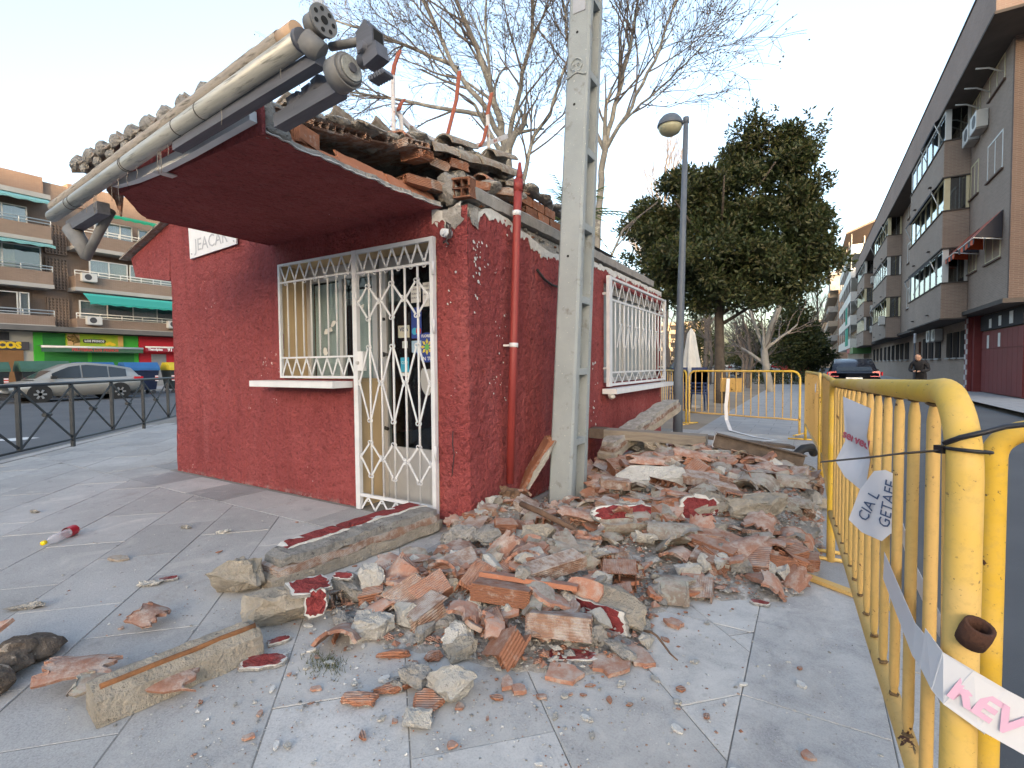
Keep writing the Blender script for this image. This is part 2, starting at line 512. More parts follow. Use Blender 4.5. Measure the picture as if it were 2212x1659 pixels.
# ================================================================== the red kiosk
def m_stucco(name, a, b, chips=0.0):
    m, t, p = newmat(name)
    g = t.new('ShaderNodeNewGeometry')
    n1 = t.new('ShaderNodeTexNoise', i_Scale=1.3, i_Detail=6.0, i_Roughness=.6); t.link(g.outputs['Position'], n1.inputs['Vector'])
    n2 = t.new('ShaderNodeTexNoise', i_Scale=30.0, i_Detail=6.0, i_Roughness=.62, i_Distortion=0.8); t.link(g.outputs['Position'], n2.inputs['Vector'])
    n4 = t.new('ShaderNodeTexNoise', i_Scale=11.0, i_Detail=4.0, i_Roughness=.55); t.link(g.outputs['Position'], n4.inputs['Vector'])
    c = t.ramp(n1.outputs[0], [(0.3, b), (0.7, a)])
    mpv = t.new('ShaderNodeMapping'); mpv.inputs['Scale'].default_value = (7, 7, .8); t.link(g.outputs['Position'], mpv.inputs['Vector'])
    nst = t.new('ShaderNodeTexNoise', i_Scale=1.0, i_Detail=5.0, i_Roughness=.6); t.link(mpv.outputs[0], nst.inputs['Vector'])
    c = t.mix(t.ramp(nst.outputs[0], [(0.52, 0.0), (0.72, 0.4)]), c, tuple(x * .6 for x in b)); c = t.mix(t.ramp(nst.outputs[0], [(0.28, 0.3), (0.46, 0.0)]), c, (a[0] * 1.1, a[1] * 1.7, a[2] * 1.7))
    c = t.mix(t.ramp(n2.outputs[0], [(0.30, 0.75), (0.47, 0.0)]), c, tuple(x * .42 for x in b))  # shading of the relief put into the colour: pits darker, grains paler
    c = t.mix(t.ramp(n2.outputs[0], [(0.58, 0.0), (0.75, 0.45)]), c, (a[0] * 1.25, a[1] * 1.9, a[2] * 1.9))
    # grey splash and dust near the ground, as worn paint
    sep = t.new('ShaderNodeSeparateXYZ'); t.link(g.outputs['Position'], sep.inputs[0])
    n3 = t.new('ShaderNodeTexNoise', i_Scale=9.0, i_Detail=8.0, i_Roughness=.7); t.link(g.outputs['Position'], n3.inputs['Vector'])
    low = t.math('MULTIPLY', t.ramp(sep.outputs[2], [(0.0, 1.0), (0.05, 0.0)]), t.ramp(n3.outputs[0], [(0.48, 0.0), (0.64, .8)]))
    c = t.mix(low, c, (0.36, 0.30, 0.29))
    if chips:
        n5 = t.new('ShaderNodeTexNoise', i_Scale=26.0, i_Detail=3.0, i_Roughness=.6); t.link(g.outputs['Position'], n5.inputs['Vector'])
        n6 = t.new('ShaderNodeTexNoise', i_Scale=2.2, i_Detail=2.0); t.link(g.outputs['Position'], n6.inputs['Vector'])
        k = t.math('MULTIPLY', t.ramp(n5.outputs[0], [(0.665, 0.0), (0.68, 1.0)]), t.ramp(n6.outputs[0], [(0.66, 0.0), (0.7, 1.0)]))
        c = t.mix(k, c, (0.72, 0.6, 0.57))
    t.link(c, p.inputs['Base Color']); p.inputs['Roughness'].default_value = .75; p.inputs['Specular IOR Level'].default_value = .25
    h = t.math('MULTIPLY_ADD', n4.outputs[0], 1.6); t.link(n2.outputs[0], t.n[-1].inputs[2])
    bm_ = t.new('ShaderNodeBump', i_Strength=1.0, i_Distance=0.045); t.link(h, bm_.inputs['Height']); t.link(bm_.outputs[0], p.inputs['Normal'])
    return m


M_red = m_stucco('red_stucco', (0.345, 0.078, 0.076), (0.255, 0.050, 0.051), 1.0)
M_plaster = pm('white_plaster', (0.62, 0.61, 0.58), (0.45, 0.44, 0.42), scale=25, rough=.9, bump=.5, bscale=90)
M_mortar = pm('grey_mortar', (0.37, 0.355, 0.33), (0.22, 0.21, 0.195), scale=14, rough=.95, bump=1.0, bscale=48, bdist=.03, objvar=.15,
              spot=(0.13, 0.12, 0.11), spot_scale=40, spot_lo=.63, spot2=(0.5, 0.48, 0.45), spot2_scale=6, spot2_lo=.55, spot2_w=.15)
M_conc = pm('weathered_concrete', (0.30, 0.285, 0.265), (0.2, 0.19, 0.178), scale=10, rough=.92, bump=.5, bscale=70, bdist=.006,
            spot=(0.1, 0.095, 0.09), spot_scale=60, spot_lo=.66)


def m_terra(name, a, b, dust, dust_lo=.52, objvar=.2, rib=0.0, lichen=None):
    m, t, p = newmat(name)
    tc = t.new('ShaderNodeTexCoord'); oi = t.new('ShaderNodeObjectInfo')
    ad = t.new('ShaderNodeVectorMath', operation='ADD'); t.link(tc.outputs['Object'], ad.inputs[0]); t.link(t.math('MULTIPLY', oi.outputs['Random'], 53.0), ad.inputs[1])
    co = ad.outputs[0]
    n1 = t.new('ShaderNodeTexNoise', i_Scale=9.0, i_Detail=6.0, i_Roughness=.6); t.link(co, n1.inputs['Vector'])
    n2 = t.new('ShaderNodeTexNoise', i_Scale=16.0, i_Detail=9.0, i_Roughness=.7); t.link(co, n2.inputs['Vector'])
    n3 = t.new('ShaderNodeTexNoise', i_Scale=150.0, i_Detail=3.0); t.link(co, n3.inputs['Vector'])
    c = t.ramp(n1.outputs[0], [(0.3, b), (0.7, a)])
    k = t.math('MULTIPLY_ADD', oi.outputs['Random'], 2 * objvar); t.n[-1].inputs[2].default_value = 1 - objvar
    vm = t.new('ShaderNodeVectorMath', operation='SCALE'); t.link(c, vm.inputs[0]); t.link(k, vm.inputs['Scale']); c = vm.outputs[0]
    c = t.mix(t.ramp(n2.outputs[0], [(dust_lo, 0.0), (dust_lo + .16, 0.85)]), c, dust)
    gn = t.new('ShaderNodeNewGeometry'); sz = t.new('ShaderNodeSeparateXYZ'); t.link(gn.outputs['True Normal'], sz.inputs[0])
    c = t.mix(t.math('MULTIPLY', t.ramp(sz.outputs[2], [(.55, 0.0), (.95, .55)]), t.ramp(n2.outputs[0], [(.36, 0.0), (.56, 1.0)])), c, dust)
    if lichen:
        v = t.new('ShaderNodeTexNoise', i_Scale=24.0, i_Detail=4.0, i_Roughness=.7, i_Distortion=1.0); t.link(co, v.inputs['Vector'])
        c = t.mix(t.ramp(v.outputs[0], [(0.5, 0.0), (0.6, 0.9)]), c, lichen)
    t.link(c, p.inputs['Base Color']); p.inputs['Roughness'].default_value = .9; p.inputs['Specular IOR Level'].default_value = .2
    h = n3.outputs[0]
    if rib:
        sp = t.new('ShaderNodeSeparateXYZ'); t.link(tc.outputs['Object'], sp.inputs[0])
        s = t.math('SINE', t.math('MULTIPLY', t.math('ADD', sp.outputs[1], sp.outputs[2]), 2 * math.pi / 0.011))
        h = t.math('MULTIPLY_ADD', s, rib); t.link(n3.outputs[0], t.n[-1].inputs[2])
    b_ = t.new('ShaderNodeBump', i_Strength=.6, i_Distance=0.004); t.link(h, b_.inputs['Height']); t.link(b_.outputs[0], p.inputs['Normal'])
    return m


M_brick = m_terra('hollow_brick_clay', (0.36, 0.165, 0.10), (0.27, 0.12, 0.072), (0.42, 0.35, 0.305), .54, .18, rib=1.2)
M_brick2 = m_terra('dusty_brick_clay', (0.32, 0.195, 0.14), (0.24, 0.145, 0.105), (0.44, 0.40, 0.365), .45, .18, rib=1.0)
M_tile = m_terra('roof_tile_clay', (0.37, 0.185, 0.125), (0.26, 0.135, 0.095), (0.42, 0.36, 0.315), .48, .22)
M_tile_old = m_terra('lichened_roof_tile', (0.26, 0.2, 0.155), (0.18, 0.145, 0.115), (0.34, 0.31, 0.28), .48, .15, lichen=(0.30, 0.30, 0.26))
M_board = m_terra('flat_clay_board', (0.40, 0.175, 0.105), (0.33, 0.14, 0.085), (0.40, 0.33, 0.285), .58, .1)
M_white = pm('white_enamel', (0.62, 0.635, 0.66), (0.54, 0.55, 0.575), scale=9, rough=.45, bump=.15, bscale=120, bdist=.002,
             spot=(0.22, 0.17, 0.14), spot_scale=45, spot_lo=.70, spot_w=.02)
M_sillw = pm('white_sill', (0.66, 0.67, 0.69), (0.58, 0.59, 0.61), scale=9, rough=.6)
M_alu = pm('aluminium', (0.50, 0.50, 0.50), (0.43, 0.43, 0.43), scale=4, rough=.4, metal=.35)
M_cream = pm('cream_panel', (0.52, 0.40, 0.24), (0.46, 0.35, 0.21), scale=3, rough=.7)
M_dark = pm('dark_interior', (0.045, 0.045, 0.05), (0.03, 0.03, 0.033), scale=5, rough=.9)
M_grey_in = pm('grey_blind', (0.70, 0.73, 0.74), (0.60, 0.64, 0.65), scale=6, rough=.7)


def m_glass(name, tint=(0.75, 0.8, 0.8), refl=0.015, rough=0.02):
    m, t, p = newmat(name)
    tr = t.new('ShaderNodeBsdfTransparent'); tr.inputs[0].default_value = (*tint, 1)
    gl = t.new('ShaderNodeBsdfGlossy'); gl.inputs['Roughness'].default_value = rough; gl.inputs[0].default_value = (.9, .93, .95, 1)
    lw = t.new('ShaderNodeFresnel', i_IOR=1.5)
    f = t.math('MULTIPLY_ADD', lw.outputs[0], 0.9, True); t.n[-1].inputs[2].default_value = refl
    gb_ = t.new('ShaderNodeNewGeometry'); f = t.math('MULTIPLY', f, t.math('SUBTRACT', 1.0, gb_.outputs['Backfacing']))
    mx = t.new('ShaderNodeMixShader'); t.link(f, mx.inputs[0]); t.link(tr.outputs[0], mx.inputs[1]); t.link(gl.outputs[0], mx.inputs[2])
    t.link(mx.outputs[0], t.n['Material Output'].inputs[0])
    return m


M_glass = m_glass('window_glass')
M_glass_far = m_glass('far_window_glass', (0.72, 0.76, 0.78), 0.16, .05)

K = empty('kiosk', (-4.3, 2.92, 0), 'partly collapsed red stucco kiosk with broken roof and white window grilles', 'kiosk')


def nz(p, s, a):
    return noise.noise(Vector(p) * s) * a


def wall_grid(name, u0, u1, ztop, step, holes, place, parent, mat, seed=0.0, amp=.010):
    """one skin of wall as a fine, uneven grid with openings; place(u, z, d) -> world, d = outward bulge"""
    us = set(np.linspace(u0, u1, max(2, int((u1 - u0) / step))).tolist()); zs = set(np.linspace(0, 1, int(2.4 / step)).tolist())
    for (a, b, c, d) in holes: us |= {a, b}
    zr = 2.40
    zl = set(np.linspace(0, zr, int(zr / step)).tolist())
    for (a, b, c, d) in holes: zl |= {c, d}
    us = sorted(us); zl = sorted(zl)
    b = MB(); idx = {}
    vs = []
    for i, u in enumerate(us):
        top = ztop(u)
        for j, z in enumerate(zl):
            zz = z if z < 2.17 else 2.17 + (z - 2.17) / (zr - 2.17) * (top - 2.17)
            edge = any(abs(u - h[0]) < 1e-6 or abs(u - h[1]) < 1e-6 or abs(z - h[2]) < 1e-6 or abs(z - h[3]) < 1e-6 for h in holes)
            d = 0.0 if edge and z < 2.3 else nz((u + seed, 3.1, zz), 3.0, amp) + nz((u, seed, zz), 14.0, amp * .45)
            vs.append(place(u, zz, d)); idx[(i, j)] = len(vs) - 1
    fs = []
    for i in range(len(us) - 1):
        for j in range(len(zl) - 1):
            um, zm = (us[i] + us[i + 1]) / 2, (zl[j] + zl[j + 1]) / 2
            if any(a < um < b_ and c < zm < d for a, b_, c, d in holes): continue
            fs.append((idx[i, j], idx[i + 1, j], idx[i + 1, j + 1], idx[i, j + 1]))
    b.add(vs, fs, 0, True)
    return b.build(name, mat, parent)


YF = 2.90; XR = -2.15; XL = -6.42


def front_place(u, z, d):
    # rounded stucco corner towards the right return wall and the left end
    y = YF - d
    if u > XR - .05: y += ((u - XR + .05) / .05) ** 2 * .05
    if u < XL + .04: y += ((XL + .04 - u) / .04) ** 2 * .04
    return (u, y, z)


def ftop(u):
    if u < -4.41: return 2.9 + (u + 6.38) * .27
    if u > -2.45: return 2.38 - .10 * max(0, math.sin((u + 2.45) / .3 * math.pi)) * .6
    return 2.40


wall_grid('front_wall', XL, XR, ftop, .045, [(-4.28, -3.27, 1.10, 2.16), (-3.27, -2.41, 0.0, 2.16)], front_place, K, M_red, 1.7)


def rtop(y):
    pts = [(2.9, 2.30), (3.0, 2.28), (3.2, 2.40), (3.4, 2.40), (3.6, 2.36), (3.95, 2.31), (4.3, 2.25), (4.6, 2.3), (5.3, 2.36), (8.4, 2.38)]
    for (a, za), (b, zb) in zip(pts, pts[1:]):
        if a <= y <= b: return za + (zb - za) * (y - a) / (b - a) + nz((y, 0, 0), 9, .02)
    return 2.38


def right_place(u, z, d):
    x = XR + d
    if u < YF + .05 + .05: x -= ((YF + .10 - u) / .05) ** 2 * .045 if u < YF + .10 else 0
    if u < YF + .051: x = XR - .0 + d * .3 - max(0, (YF + .05 - u)) * .2
    return (x, u, z)


wall_grid('side_wall', YF + .05, 8.42, rtop, .05, [(5.72, 8.30, 0.98, 2.2)], right_place, K, M_red, 8.3)
b = MB()   # unseen back and left walls, floor and ceiling close the room
b.bb(XL, XR - .02, 8.40, 8.46, 0, 2.36); b.bb(XL - .0, XL + .06, 3.0, 8.4, 0, 2.9)
b.build('back_wall', M_red, K)
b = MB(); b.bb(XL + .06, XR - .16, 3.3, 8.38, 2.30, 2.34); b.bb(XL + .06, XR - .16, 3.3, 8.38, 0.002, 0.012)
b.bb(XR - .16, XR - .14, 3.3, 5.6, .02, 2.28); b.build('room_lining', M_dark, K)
# boxed left eave with its sloping verge of tiles
b = MB()
prof = [(-7.40, 2.60), (-7.30, 2.36), (-6.44, 2.235), (-6.40, 2.90)]
n = 4
vs = [(x, YF + .012, z) for x, z in prof] + [(x, 8.4, z) for x, z in prof]
b.add(vs, [(0, 1, 2, 3), (7, 6, 5, 4)] + [(i, i + 4, (i + 1) % 4 + 4, (i + 1) % 4) for i in range(4)])
b.build('boxed_eave', M_red, K)
b = MB(); s = Vector((1, 0, .27)).normalized()
for i in range(5):
    p = Vector((-7.52 + i * .3, YF - .045, 2.595 + i * .081)); q = p + s * .36
    for w in range(1):
        b.bar(p + V(0, .02, .006 * (i % 2)), q + V(0, .02, .012), .018, .09, up=(0, 1, 0))
        b.bar(p + V(.05, .03, .03), q + V(.05, .03, .034), .018, .07, up=(0, 1, 0))
b.build('verge_tiles', M_tile_old, K)
b = MB()   # roof body over the left half
b.add([(-7.5, YF - .03, 2.60), (-4.3, YF - .03, 3.46), (-4.3, 8.5, 3.46), (-7.5, 8.5, 2.60), (-7.5, YF - .03, 2.63), (-4.3, YF - .03, 3.49), (-4.3, 8.5, 3.49), (-7.5, 8.5, 2.63)],
      [(3, 2, 1, 0), (4, 5, 6, 7), (0, 1, 5, 4), (2, 3, 7, 6), (1, 2, 6, 5), (3, 0, 4, 7)])
b.add([(-4.3, YF + .2, 3.46), (-2.9, YF + .2, 3.06), (-2.9, 8.4, 3.06), (-4.3, 8.4, 3.46)], [(0, 1, 2, 3)])
b.build('roof_deck', M_mortar, K)

# ---------------------------------------------------------------- porch canopy, torn open on its right side
CX0, CX1, CY0 = -4.41, -2.36, 1.52


def tear(y):
    return CX1 + nz((y * 3, 5.0, 0), 2.0, .035) + nz((y * 11, 1.0, 0), 2.0, .018)


ys = np.linspace(CY0, YF, 44)


def lay(zb, zt, ext, mat, name, x0=CX0):
    b = MB(); vs = []
    for y in ys:
        e = tear(y) + ext + nz((y * 23, ext * 50, 0), 2.0, .012)
        sag = -.012 * math.sin((y - CY0) / (YF - CY0) * math.pi); x0_ = x0; x0 = max(CX0, -3.96 - (y - CY0) / .30 * .45 + nz((y * 17, 3, 0), 2, .03)) if x0 == CX0 or True else x0
        vs += [(x0, y, zb + sag * .3), (e, y, zb + sag), (e - .004, y, zt + sag), (x0, y, zt)]
    fs = []
    for i in range(len(ys) - 1):
        a = i * 4; c = a + 4
        fs += [(a, c, c + 1, a + 1), (a + 1, c + 1, c + 2, a + 2), (a + 2, c + 2, c + 3, a + 3), (a + 3, c + 3, c, a)]
    fs += [(0, 1, 2, 3), tuple(len(vs) - 4 + k for k in (3, 2, 1, 0))]
    b.add(vs, fs)
    return b.build(name, mat, K)


lay(2.372, 2.380, 0.0, M_red, 'canopy_soffit')
lay(2.380, 2.386, 0.012, M_plaster, 'soffit_plaster')
lay(2.386, 2.418, -0.008, M_mortar, 'soffit_mortar')
b = MB(); b.bb(-3.98, CX1 + .01, CY0 - .02, CY0, 2.366, 2.64); b.bb(CX0 - .02, CX0, 1.85, YF - .02, 2.366, 2.62)
b.build('canopy_fascia', M_red, K)
# broken corner lump at the right end of the fascia
b = MB()


def lump(b, c, r, seed, n=3, squash=(1, 1, 1), mi=0, rough=.35, R=None):
    bm = bmesh.new(); bmesh.ops.create_icosphere(bm, subdivisions=n, radius=1.0)
    for v in bm.verts:
        k = 1 + noise.noise(v.co * 1.3 + Vector((seed * 7.1, seed, 0))) * rough + noise.noise(v.co * 4.0 + Vector((seed, 0, 3))) * rough * .35
        v.co = Vector((v.co.x * squash[0], v.co.y * squash[1], v.co.z * squash[2])) * k * r
        if R is not None: v.co = R @ v.co
    bm.verts.ensure_lookup_table()
    b.add([v.co + Vector(c) for v in bm.verts], [tuple(v.index for v in f.verts) for f in bm.faces], mi)
    bm.free()


lump(b, (-2.39, 1.55, 2.50), .075, 3, 3, (.6, .6, 1.6))
lump(b, (-2.37, 1.60, 2.42), .06, 5, 3, (.6, 1.3, .7))
b.build('broken_corner', M_mortar, K)
b = MB()   # torn tan board hanging at the left end of the soffit
b.prism([(0, 0), (.10, .02), (.12, -.12), (.06, -.26), (.035, -.15), (-.03, -.08)], 0, .012, frame_m((-4.10, 1.50, 2.50), (1, .2, 0), (0, -.15, 1)))
b.build('hanging_board', M_tile, K)


def rasilla(name, y0, y1, x, z0, z1, lean, mat=None):
    b = MB()
    N = 9
    vs = []
    for i in range(N):
        y = y0 + (y1 - y0) * i / (N - 1); t_ = nz((y * 30, x, 0), 1.5, .012)
        vs += [(x, y, z0), (x - lean, y, z1 + t_), (x - lean - .016, y, z1 + t_), (x - .016, y, z0)]
    fs = []
    for i in range(N - 1):
        a = i * 4; c = a + 4
        fs += [(a, c, c + 1, a + 1), (a + 1, c + 1, c + 2, a + 2), (a + 2, c + 2, c + 3, a + 3)]
    fs += [(0, 1, 2, 3), tuple(len(vs) - 4 + k for k in (3, 2, 1, 0))]
    b.add(vs, fs)
    return b.build(name, mat or M_board, K)


rasilla('clay_board', 1.62, 2.02, -2.395, 2.405, 2.445, .02)
rasilla('clay_board', 2.03, 2.42, -2.40, 2.41, 2.505, .06)
rasilla('clay_board', 2.425, 2.90, -2.39, 2.41, 2.49, .05)


# ---------------------------------------------------------------- hollow bricks and roof tiles
def hollow_brick(L, Wd, H, nx, nz_, seed, brk0=0.0, brk1=0.0, wall=.009):
    """holes run along local X; ends ragged by brk0 / brk1"""
    r = random.Random(seed); b = MB()

    def plate(y0, y1, z0, z1):
        e0 = [-L / 2 + r.random() * brk0 for _ in range(4)]; e1 = [L / 2 - r.random() * brk1 for _ in range(4)]
        co = [(y0, z0), (y1, z0), (y1, z1), (y0, z1)]
        vs = [(e0[k], co[k][0], co[k][1]) for k in range(4)] + [(e1[k], co[k][0], co[k][1]) for k in range(4)]
        b.add(vs, [(3, 2, 1, 0), (4, 5, 6, 7)] + [(k, (k + 1) % 4, 4 + (k + 1) % 4, 4 + k) for k in range(4)])
    zs_ = [-H / 2 + (H - wall) * i / nz_ for i in range(nz_ + 1)]
    for z in zs_: plate(-Wd / 2, Wd / 2, z, z + wall)
    ysx = [-Wd / 2 + (Wd - wall) * i / nx for i in range(nx + 1)]
    for j in range(nz_):
        for y in ysx: plate(y + .0006, y + wall - .0006, zs_[j] + wall, zs_[j + 1])
    return b


def barrel_tile(L, r0, r1, th, arc, seed, n=9, m_=4, brk=0.0, keep=(0, 1)):
    """curved clay tile along local X, crown up"""
    r = random.Random(seed); b = MB(); vs = []; fs = []
    for i in range(m_ + 1):
        for k in range(n + 1):
            s = k / n; s = keep[0] + (keep[1] - keep[0]) * s
            a = math.pi / 2 - arc / 2 + arc * s
            x = -L / 2 + L * i / m_
            if i == m_: x -= r.random() * brk
            if i == 0: x += r.random() * brk
            rr = r0 + (r1 - r0) * i / m_
            if k in (0, n) and brk: a += r.uniform(-.1, .1)
            vs.append((x, rr * math.cos(a), rr * math.sin(a) - r0 * .6))
            vs.append((x, (rr - th) * math.cos(a), (rr - th) * math.sin(a) - r0 * .6))
    w = 2 * (n + 1)
    for i in range(m_):
        for k in range(n):
            a = i * w + 2 * k; c = a + w
            fs += [(a, c, c + 2, a + 2), (a + 1, a + 3, c + 3, c + 1)]
        fs += [(i * w, i * w + 1, i * w + w + 1, i * w + w), (i * w + 2 * n, i * w + w + 2 * n, i * w + w + 2 * n + 1, i * w + 2 * n + 1)]
    for k in range(n):
        fs += [(2 * k, 2 * k + 2, 2 * k + 3, 2 * k + 1), (m_ * w + 2 * k, m_ * w + 2 * k + 1, m_ * w + 2 * k + 3, m_ * w + 2 * k + 2)]
    b.add(vs, fs, 0, False)
    return b


KL = WL['kiosk']
slope = math.atan(.205)


def roofz(y): return 2.52 + (y - 1.68) * .205


# sloping deck of hollow clay planks, their broken hole-ends showing
for i in range(7):
    y = 1.70 + i * .235
    sh = RND.uniform(-.05, .05)
    me = hollow_brick(.95, .225, .052, 4, 1, 40 + i, 0, .05).mesh('roof_plank', M_brick2)
    link_mesh('roof_plank', me, K, Vector((-2.88 + sh + (.05 if i in (3, 4) else 0), y, roofz(y) + .03 + RND.uniform(-.008, .008))) - KL, (slope + RND.uniform(-.03, .03), RND.uniform(-.03, .03), RND.uniform(-.05, .05)))
b = MB(); b.add([(-4.40, 1.6, 2.50), (-2.9, 1.6, 2.50), (-2.9, 4.4, 3.07), (-4.40, 4.4, 3.07), (-4.40, 1.6, 2.56), (-2.5, 1.6, 2.585), (-2.5, 4.4, 3.155), (-4.40, 4.4, 3.13)],
                [(0, 1, 2, 3), (7, 6, 5, 4), (1, 0, 4, 5), (2, 1, 5, 6), (3, 2, 6, 7), (0, 3, 7, 4)])
b.build('roof_screed', M_mortar, K)
b = MB()
for i in range(34):
    y = 1.66 + i * .058; lump(b, (-2.45 + RND.uniform(-.05, .04), y, roofz(y) + .075 + RND.uniform(-.012, .02)), RND.uniform(.025, .05), i, 2, (1.1, 1.2, .6))
for i in range(26):
    y = 2.95 + i * .055; lump(b, (-2.40 + RND.uniform(-.10, .06), y, 2.50 + (y - 2.95) * .28 + RND.uniform(-.06, .12)), RND.uniform(.03, .07), 90 + i, 2, (1.1, 1.2, .7))
o = b.build('mortar_crumbs', M_mortar, K); o['kind'] = 'stuff'
# barrel tiles: cover rows up the slope, ends showing at the front eave
tm = [barrel_tile(.42, .098, .082, .014, math.radians(165), 10 + k, 9, 3, .012).mesh('roof_tile', M_tile_old) for k in range(4)]
for r_ in range(10):
    xx = -4.34 + r_ * .205
    for j in range(8):
        y = 1.60 + j * .335
        if (xx > -2.55 and RND.random() < .55) or (xx > -2.80 and y < 3.0 and RND.random() < .85): continue
        link_mesh('roof_tile', tm[(r_ + j) % 4], K, Vector((xx + RND.uniform(-.012, .012), y, roofz(y) + .162 + .012 * (j % 2) + RND.uniform(-.006, .008))) - KL,
                  (RND.uniform(-.06, .06), -slope - .03, math.pi / 2 + RND.uniform(-.05, .05)))
    for j in range(8):   # channel tiles, turned over, between the covers
        y = 1.60 + j * .335
        if xx > -2.7: continue
        link_mesh('roof_tile', tm[(r_ + j + 1) % 4], K, Vector((xx + .10, y, roofz(y) + .085)) - KL, (math.pi, slope, math.pi / 2))
# the row of lichened tiles that hangs over the break
for j, (y, z) in enumerate([(3.02, 2.86), (3.3, 2.905), (3.6, 2.955), (3.88, 2.99)]):
    link_mesh('roof_tile', tm[j % 4], K, Vector((-2.42 + .01 * j, y, z)) - KL, (RND.uniform(-.1, .1) + .15, -slope + .02, math.pi / 2 + RND.uniform(-.06, .06)))
for j, (x_, y, z, s_) in enumerate([(-2.42, 2.25, 2.70, .5), (-2.45, 2.62, 2.80, .8), (-2.46, 1.80, 2.63, .4), (-2.40, 3.55, 2.80, .3), (-2.38, 3.9, 2.86, .9), (-2.36, 4.05, 2.80, .2)]):
    me = barrel_tile(.26, .09, .08, .014, math.radians(120), 70 + j, 6, 2, .06).mesh('tile_fragment', M_tile if j % 2 else M_tile_old)
    link_mesh('tile_fragment', me, K, Vector((x_, y, z)) - KL, (RND.uniform(-.3, .3), -slope, math.pi / 2 + RND.uniform(-.3, .3)))
# loose bricks caught in the break
for j, (x_, y, z, rx, ry, rz, L_) in enumerate([(-2.42, 1.80, 2.475, 0, math.pi / 2, .25, .11), (-2.44, 1.66, 2.47, .2, .1, .4, .1), (-2.42, 2.72, 2.70, slope, 0, .1, .2),
                                               (-2.42, 2.88, 2.53, .1, .1, 1.2, .2), (-2.44, 2.70, 2.505, 0, 0, 1.3, .22), (-2.45, 3.0, 2.74, .3, .3, .9, .16),
                                               (-2.35, 3.35, 2.66, .1, 0, 1.0, .2), (-2.30, 3.72, 2.70, 0, .1, .6, .22), (-2.42, 3.15, 2.78, .2, 0, 1.3, .2)]):
    me = hollow_brick(L_, .16, .062, 3, 1, 200 + j, .02, .03).mesh('loose_brick', M_brick if j % 2 == 0 else M_brick2)
    link_mesh('loose_brick', me, K, Vector((x_, y, z)) - KL, (rx, ry, rz))
# orange brick courses left standing behind the pole
for c in range(3):
    for i in range(3):
        me_ = hollow_brick(.24, .11, .082, 3, 2, 300 + c * 5 + i, .01, .02).mesh('wall_brick', M_brick)
        link_mesh('wall_brick', me_, K, Vector((-2.34 + .004 * c, 4.05 + i * .25 + (.12 if c % 2 else 0), 2.56 + c * .092)) - KL, (0, 0, math.pi / 2))
b = MB()
for i in range(9): lump(b, (-2.32 + RND.uniform(-.06, .05), 4.0 + i * .13, 2.86 + RND.uniform(-.01, .03)), RND.uniform(.05, .08), 400 + i, 2, (1.2, 1.3, .5))
b.build('mortar_bed', M_mortar, K)['kind'] = 'stuff'
for c_, r0_, sd_, sq_ in (((-2.36, 3.0, 2.54), .11, 33, (.9, 1.0, 1.0)), ((-2.28, 2.93, 2.48), .075, 34, (.9, .8, 1.1)), ((-2.38, 5.6, 2.70), .10, 35, (1, 1.5, .8)), ((-2.46, 2.25, 2.71), .07, 36, (1.3, 1.4, .5)), ((-2.44, 2.75, 2.83), .08, 37, (1.2, 1.5, .5)), ((-2.45, 3.2, 2.70), .09, 38, (1.1, 1.3, .8)), ((-2.34, 3.55, 2.72), .08, 39, (1.0, 1.5, .6)), ((-2.33, 4.0, 2.76), .07, 40, (1, 1.4, .7))):
    b = MB(); lump(b, c_, r0_, sd_, 3, sq_); b.build('broken_mortar', M_mortar, K)
b = MB()
for r_i in range(10): lump(b, (-4.34 + r_i * .205, 1.405, roofz(1.45) + .15), .06, 850 + r_i, 2, (1.0, .5, .75)); lump(b, (-4.24 + r_i * .205, 1.42, roofz(1.45) + .10), .05, 870 + r_i, 2, (1.0, .5, .8))
b.build('eave_mortar', M_mortar, K)['kind'] = 'stuff'
# concrete ring beam shifted outwards on top of the side wall
b = MB()
N = 60; vs = []
for i in range(N + 1):
    y = 2.98 + (7.86 - 2.98) * i / N
    e = nz((y, 2, 1), 6, .010); e2 = nz((y, 7, 1), 11, .012)
    zt = 2.575 - .004 * i / N; taper = 0 if y < 7.5 else (y - 7.5) * .18
    vs += [(XR - .22, y, 2.41), (XR + .025 + e, y, 2.43 + e2), (XR + .03 + e, y, 2.515 + e2 * .6), (XR - .055 + e, y, zt + e2 - taper), (XR - .22, y, zt - taper)]
fs = []
for i in range(N):
    a = i * 5; c = a + 5
    fs += [(a + k, c + k, c + (k + 1) % 5, a + (k + 1) % 5) for k in range(5)]
fs += [(0, 1, 2, 3, 4), tuple(N * 5 + k for k in (4, 3, 2, 1, 0))]
b.add(vs, [tuple(reversed(f)) for f in fs])
b.build('ring_beam', M_conc, K)
me = hollow_brick(.14, .14, .14, 2, 2, 77, .01, .03, .013).mesh('beam_end_brick', M_brick); link_mesh('beam_end_brick', me, K, Vector((-2.18, 2.955, 2.495)) - KL, (0, .1, -1.35))
b = MB()   # brick stubs and rubble in the gap under the beam
for i in range(70):
    y = 3.0 + RND.random() * 2.6; z = rtop(y) + RND.uniform(0.0, max(.02, 2.44 - rtop(y)))
    lump(b, (XR - .035 + RND.uniform(-.04, .02), y, z), RND.uniform(.015, .035), 500 + i, 1, (1, 1.6, .6), mi=RND.choice([0, 0, 1]))
o = b.build('gap_rubble', [M_mortar, M_brick], K); o['kind'] = 'stuff'
b = MB(); b.bb(XR - .22, XR - .03, 3.0, 8.4, 2.10, 2.41); b.build('wall_core', M_mortar, K)


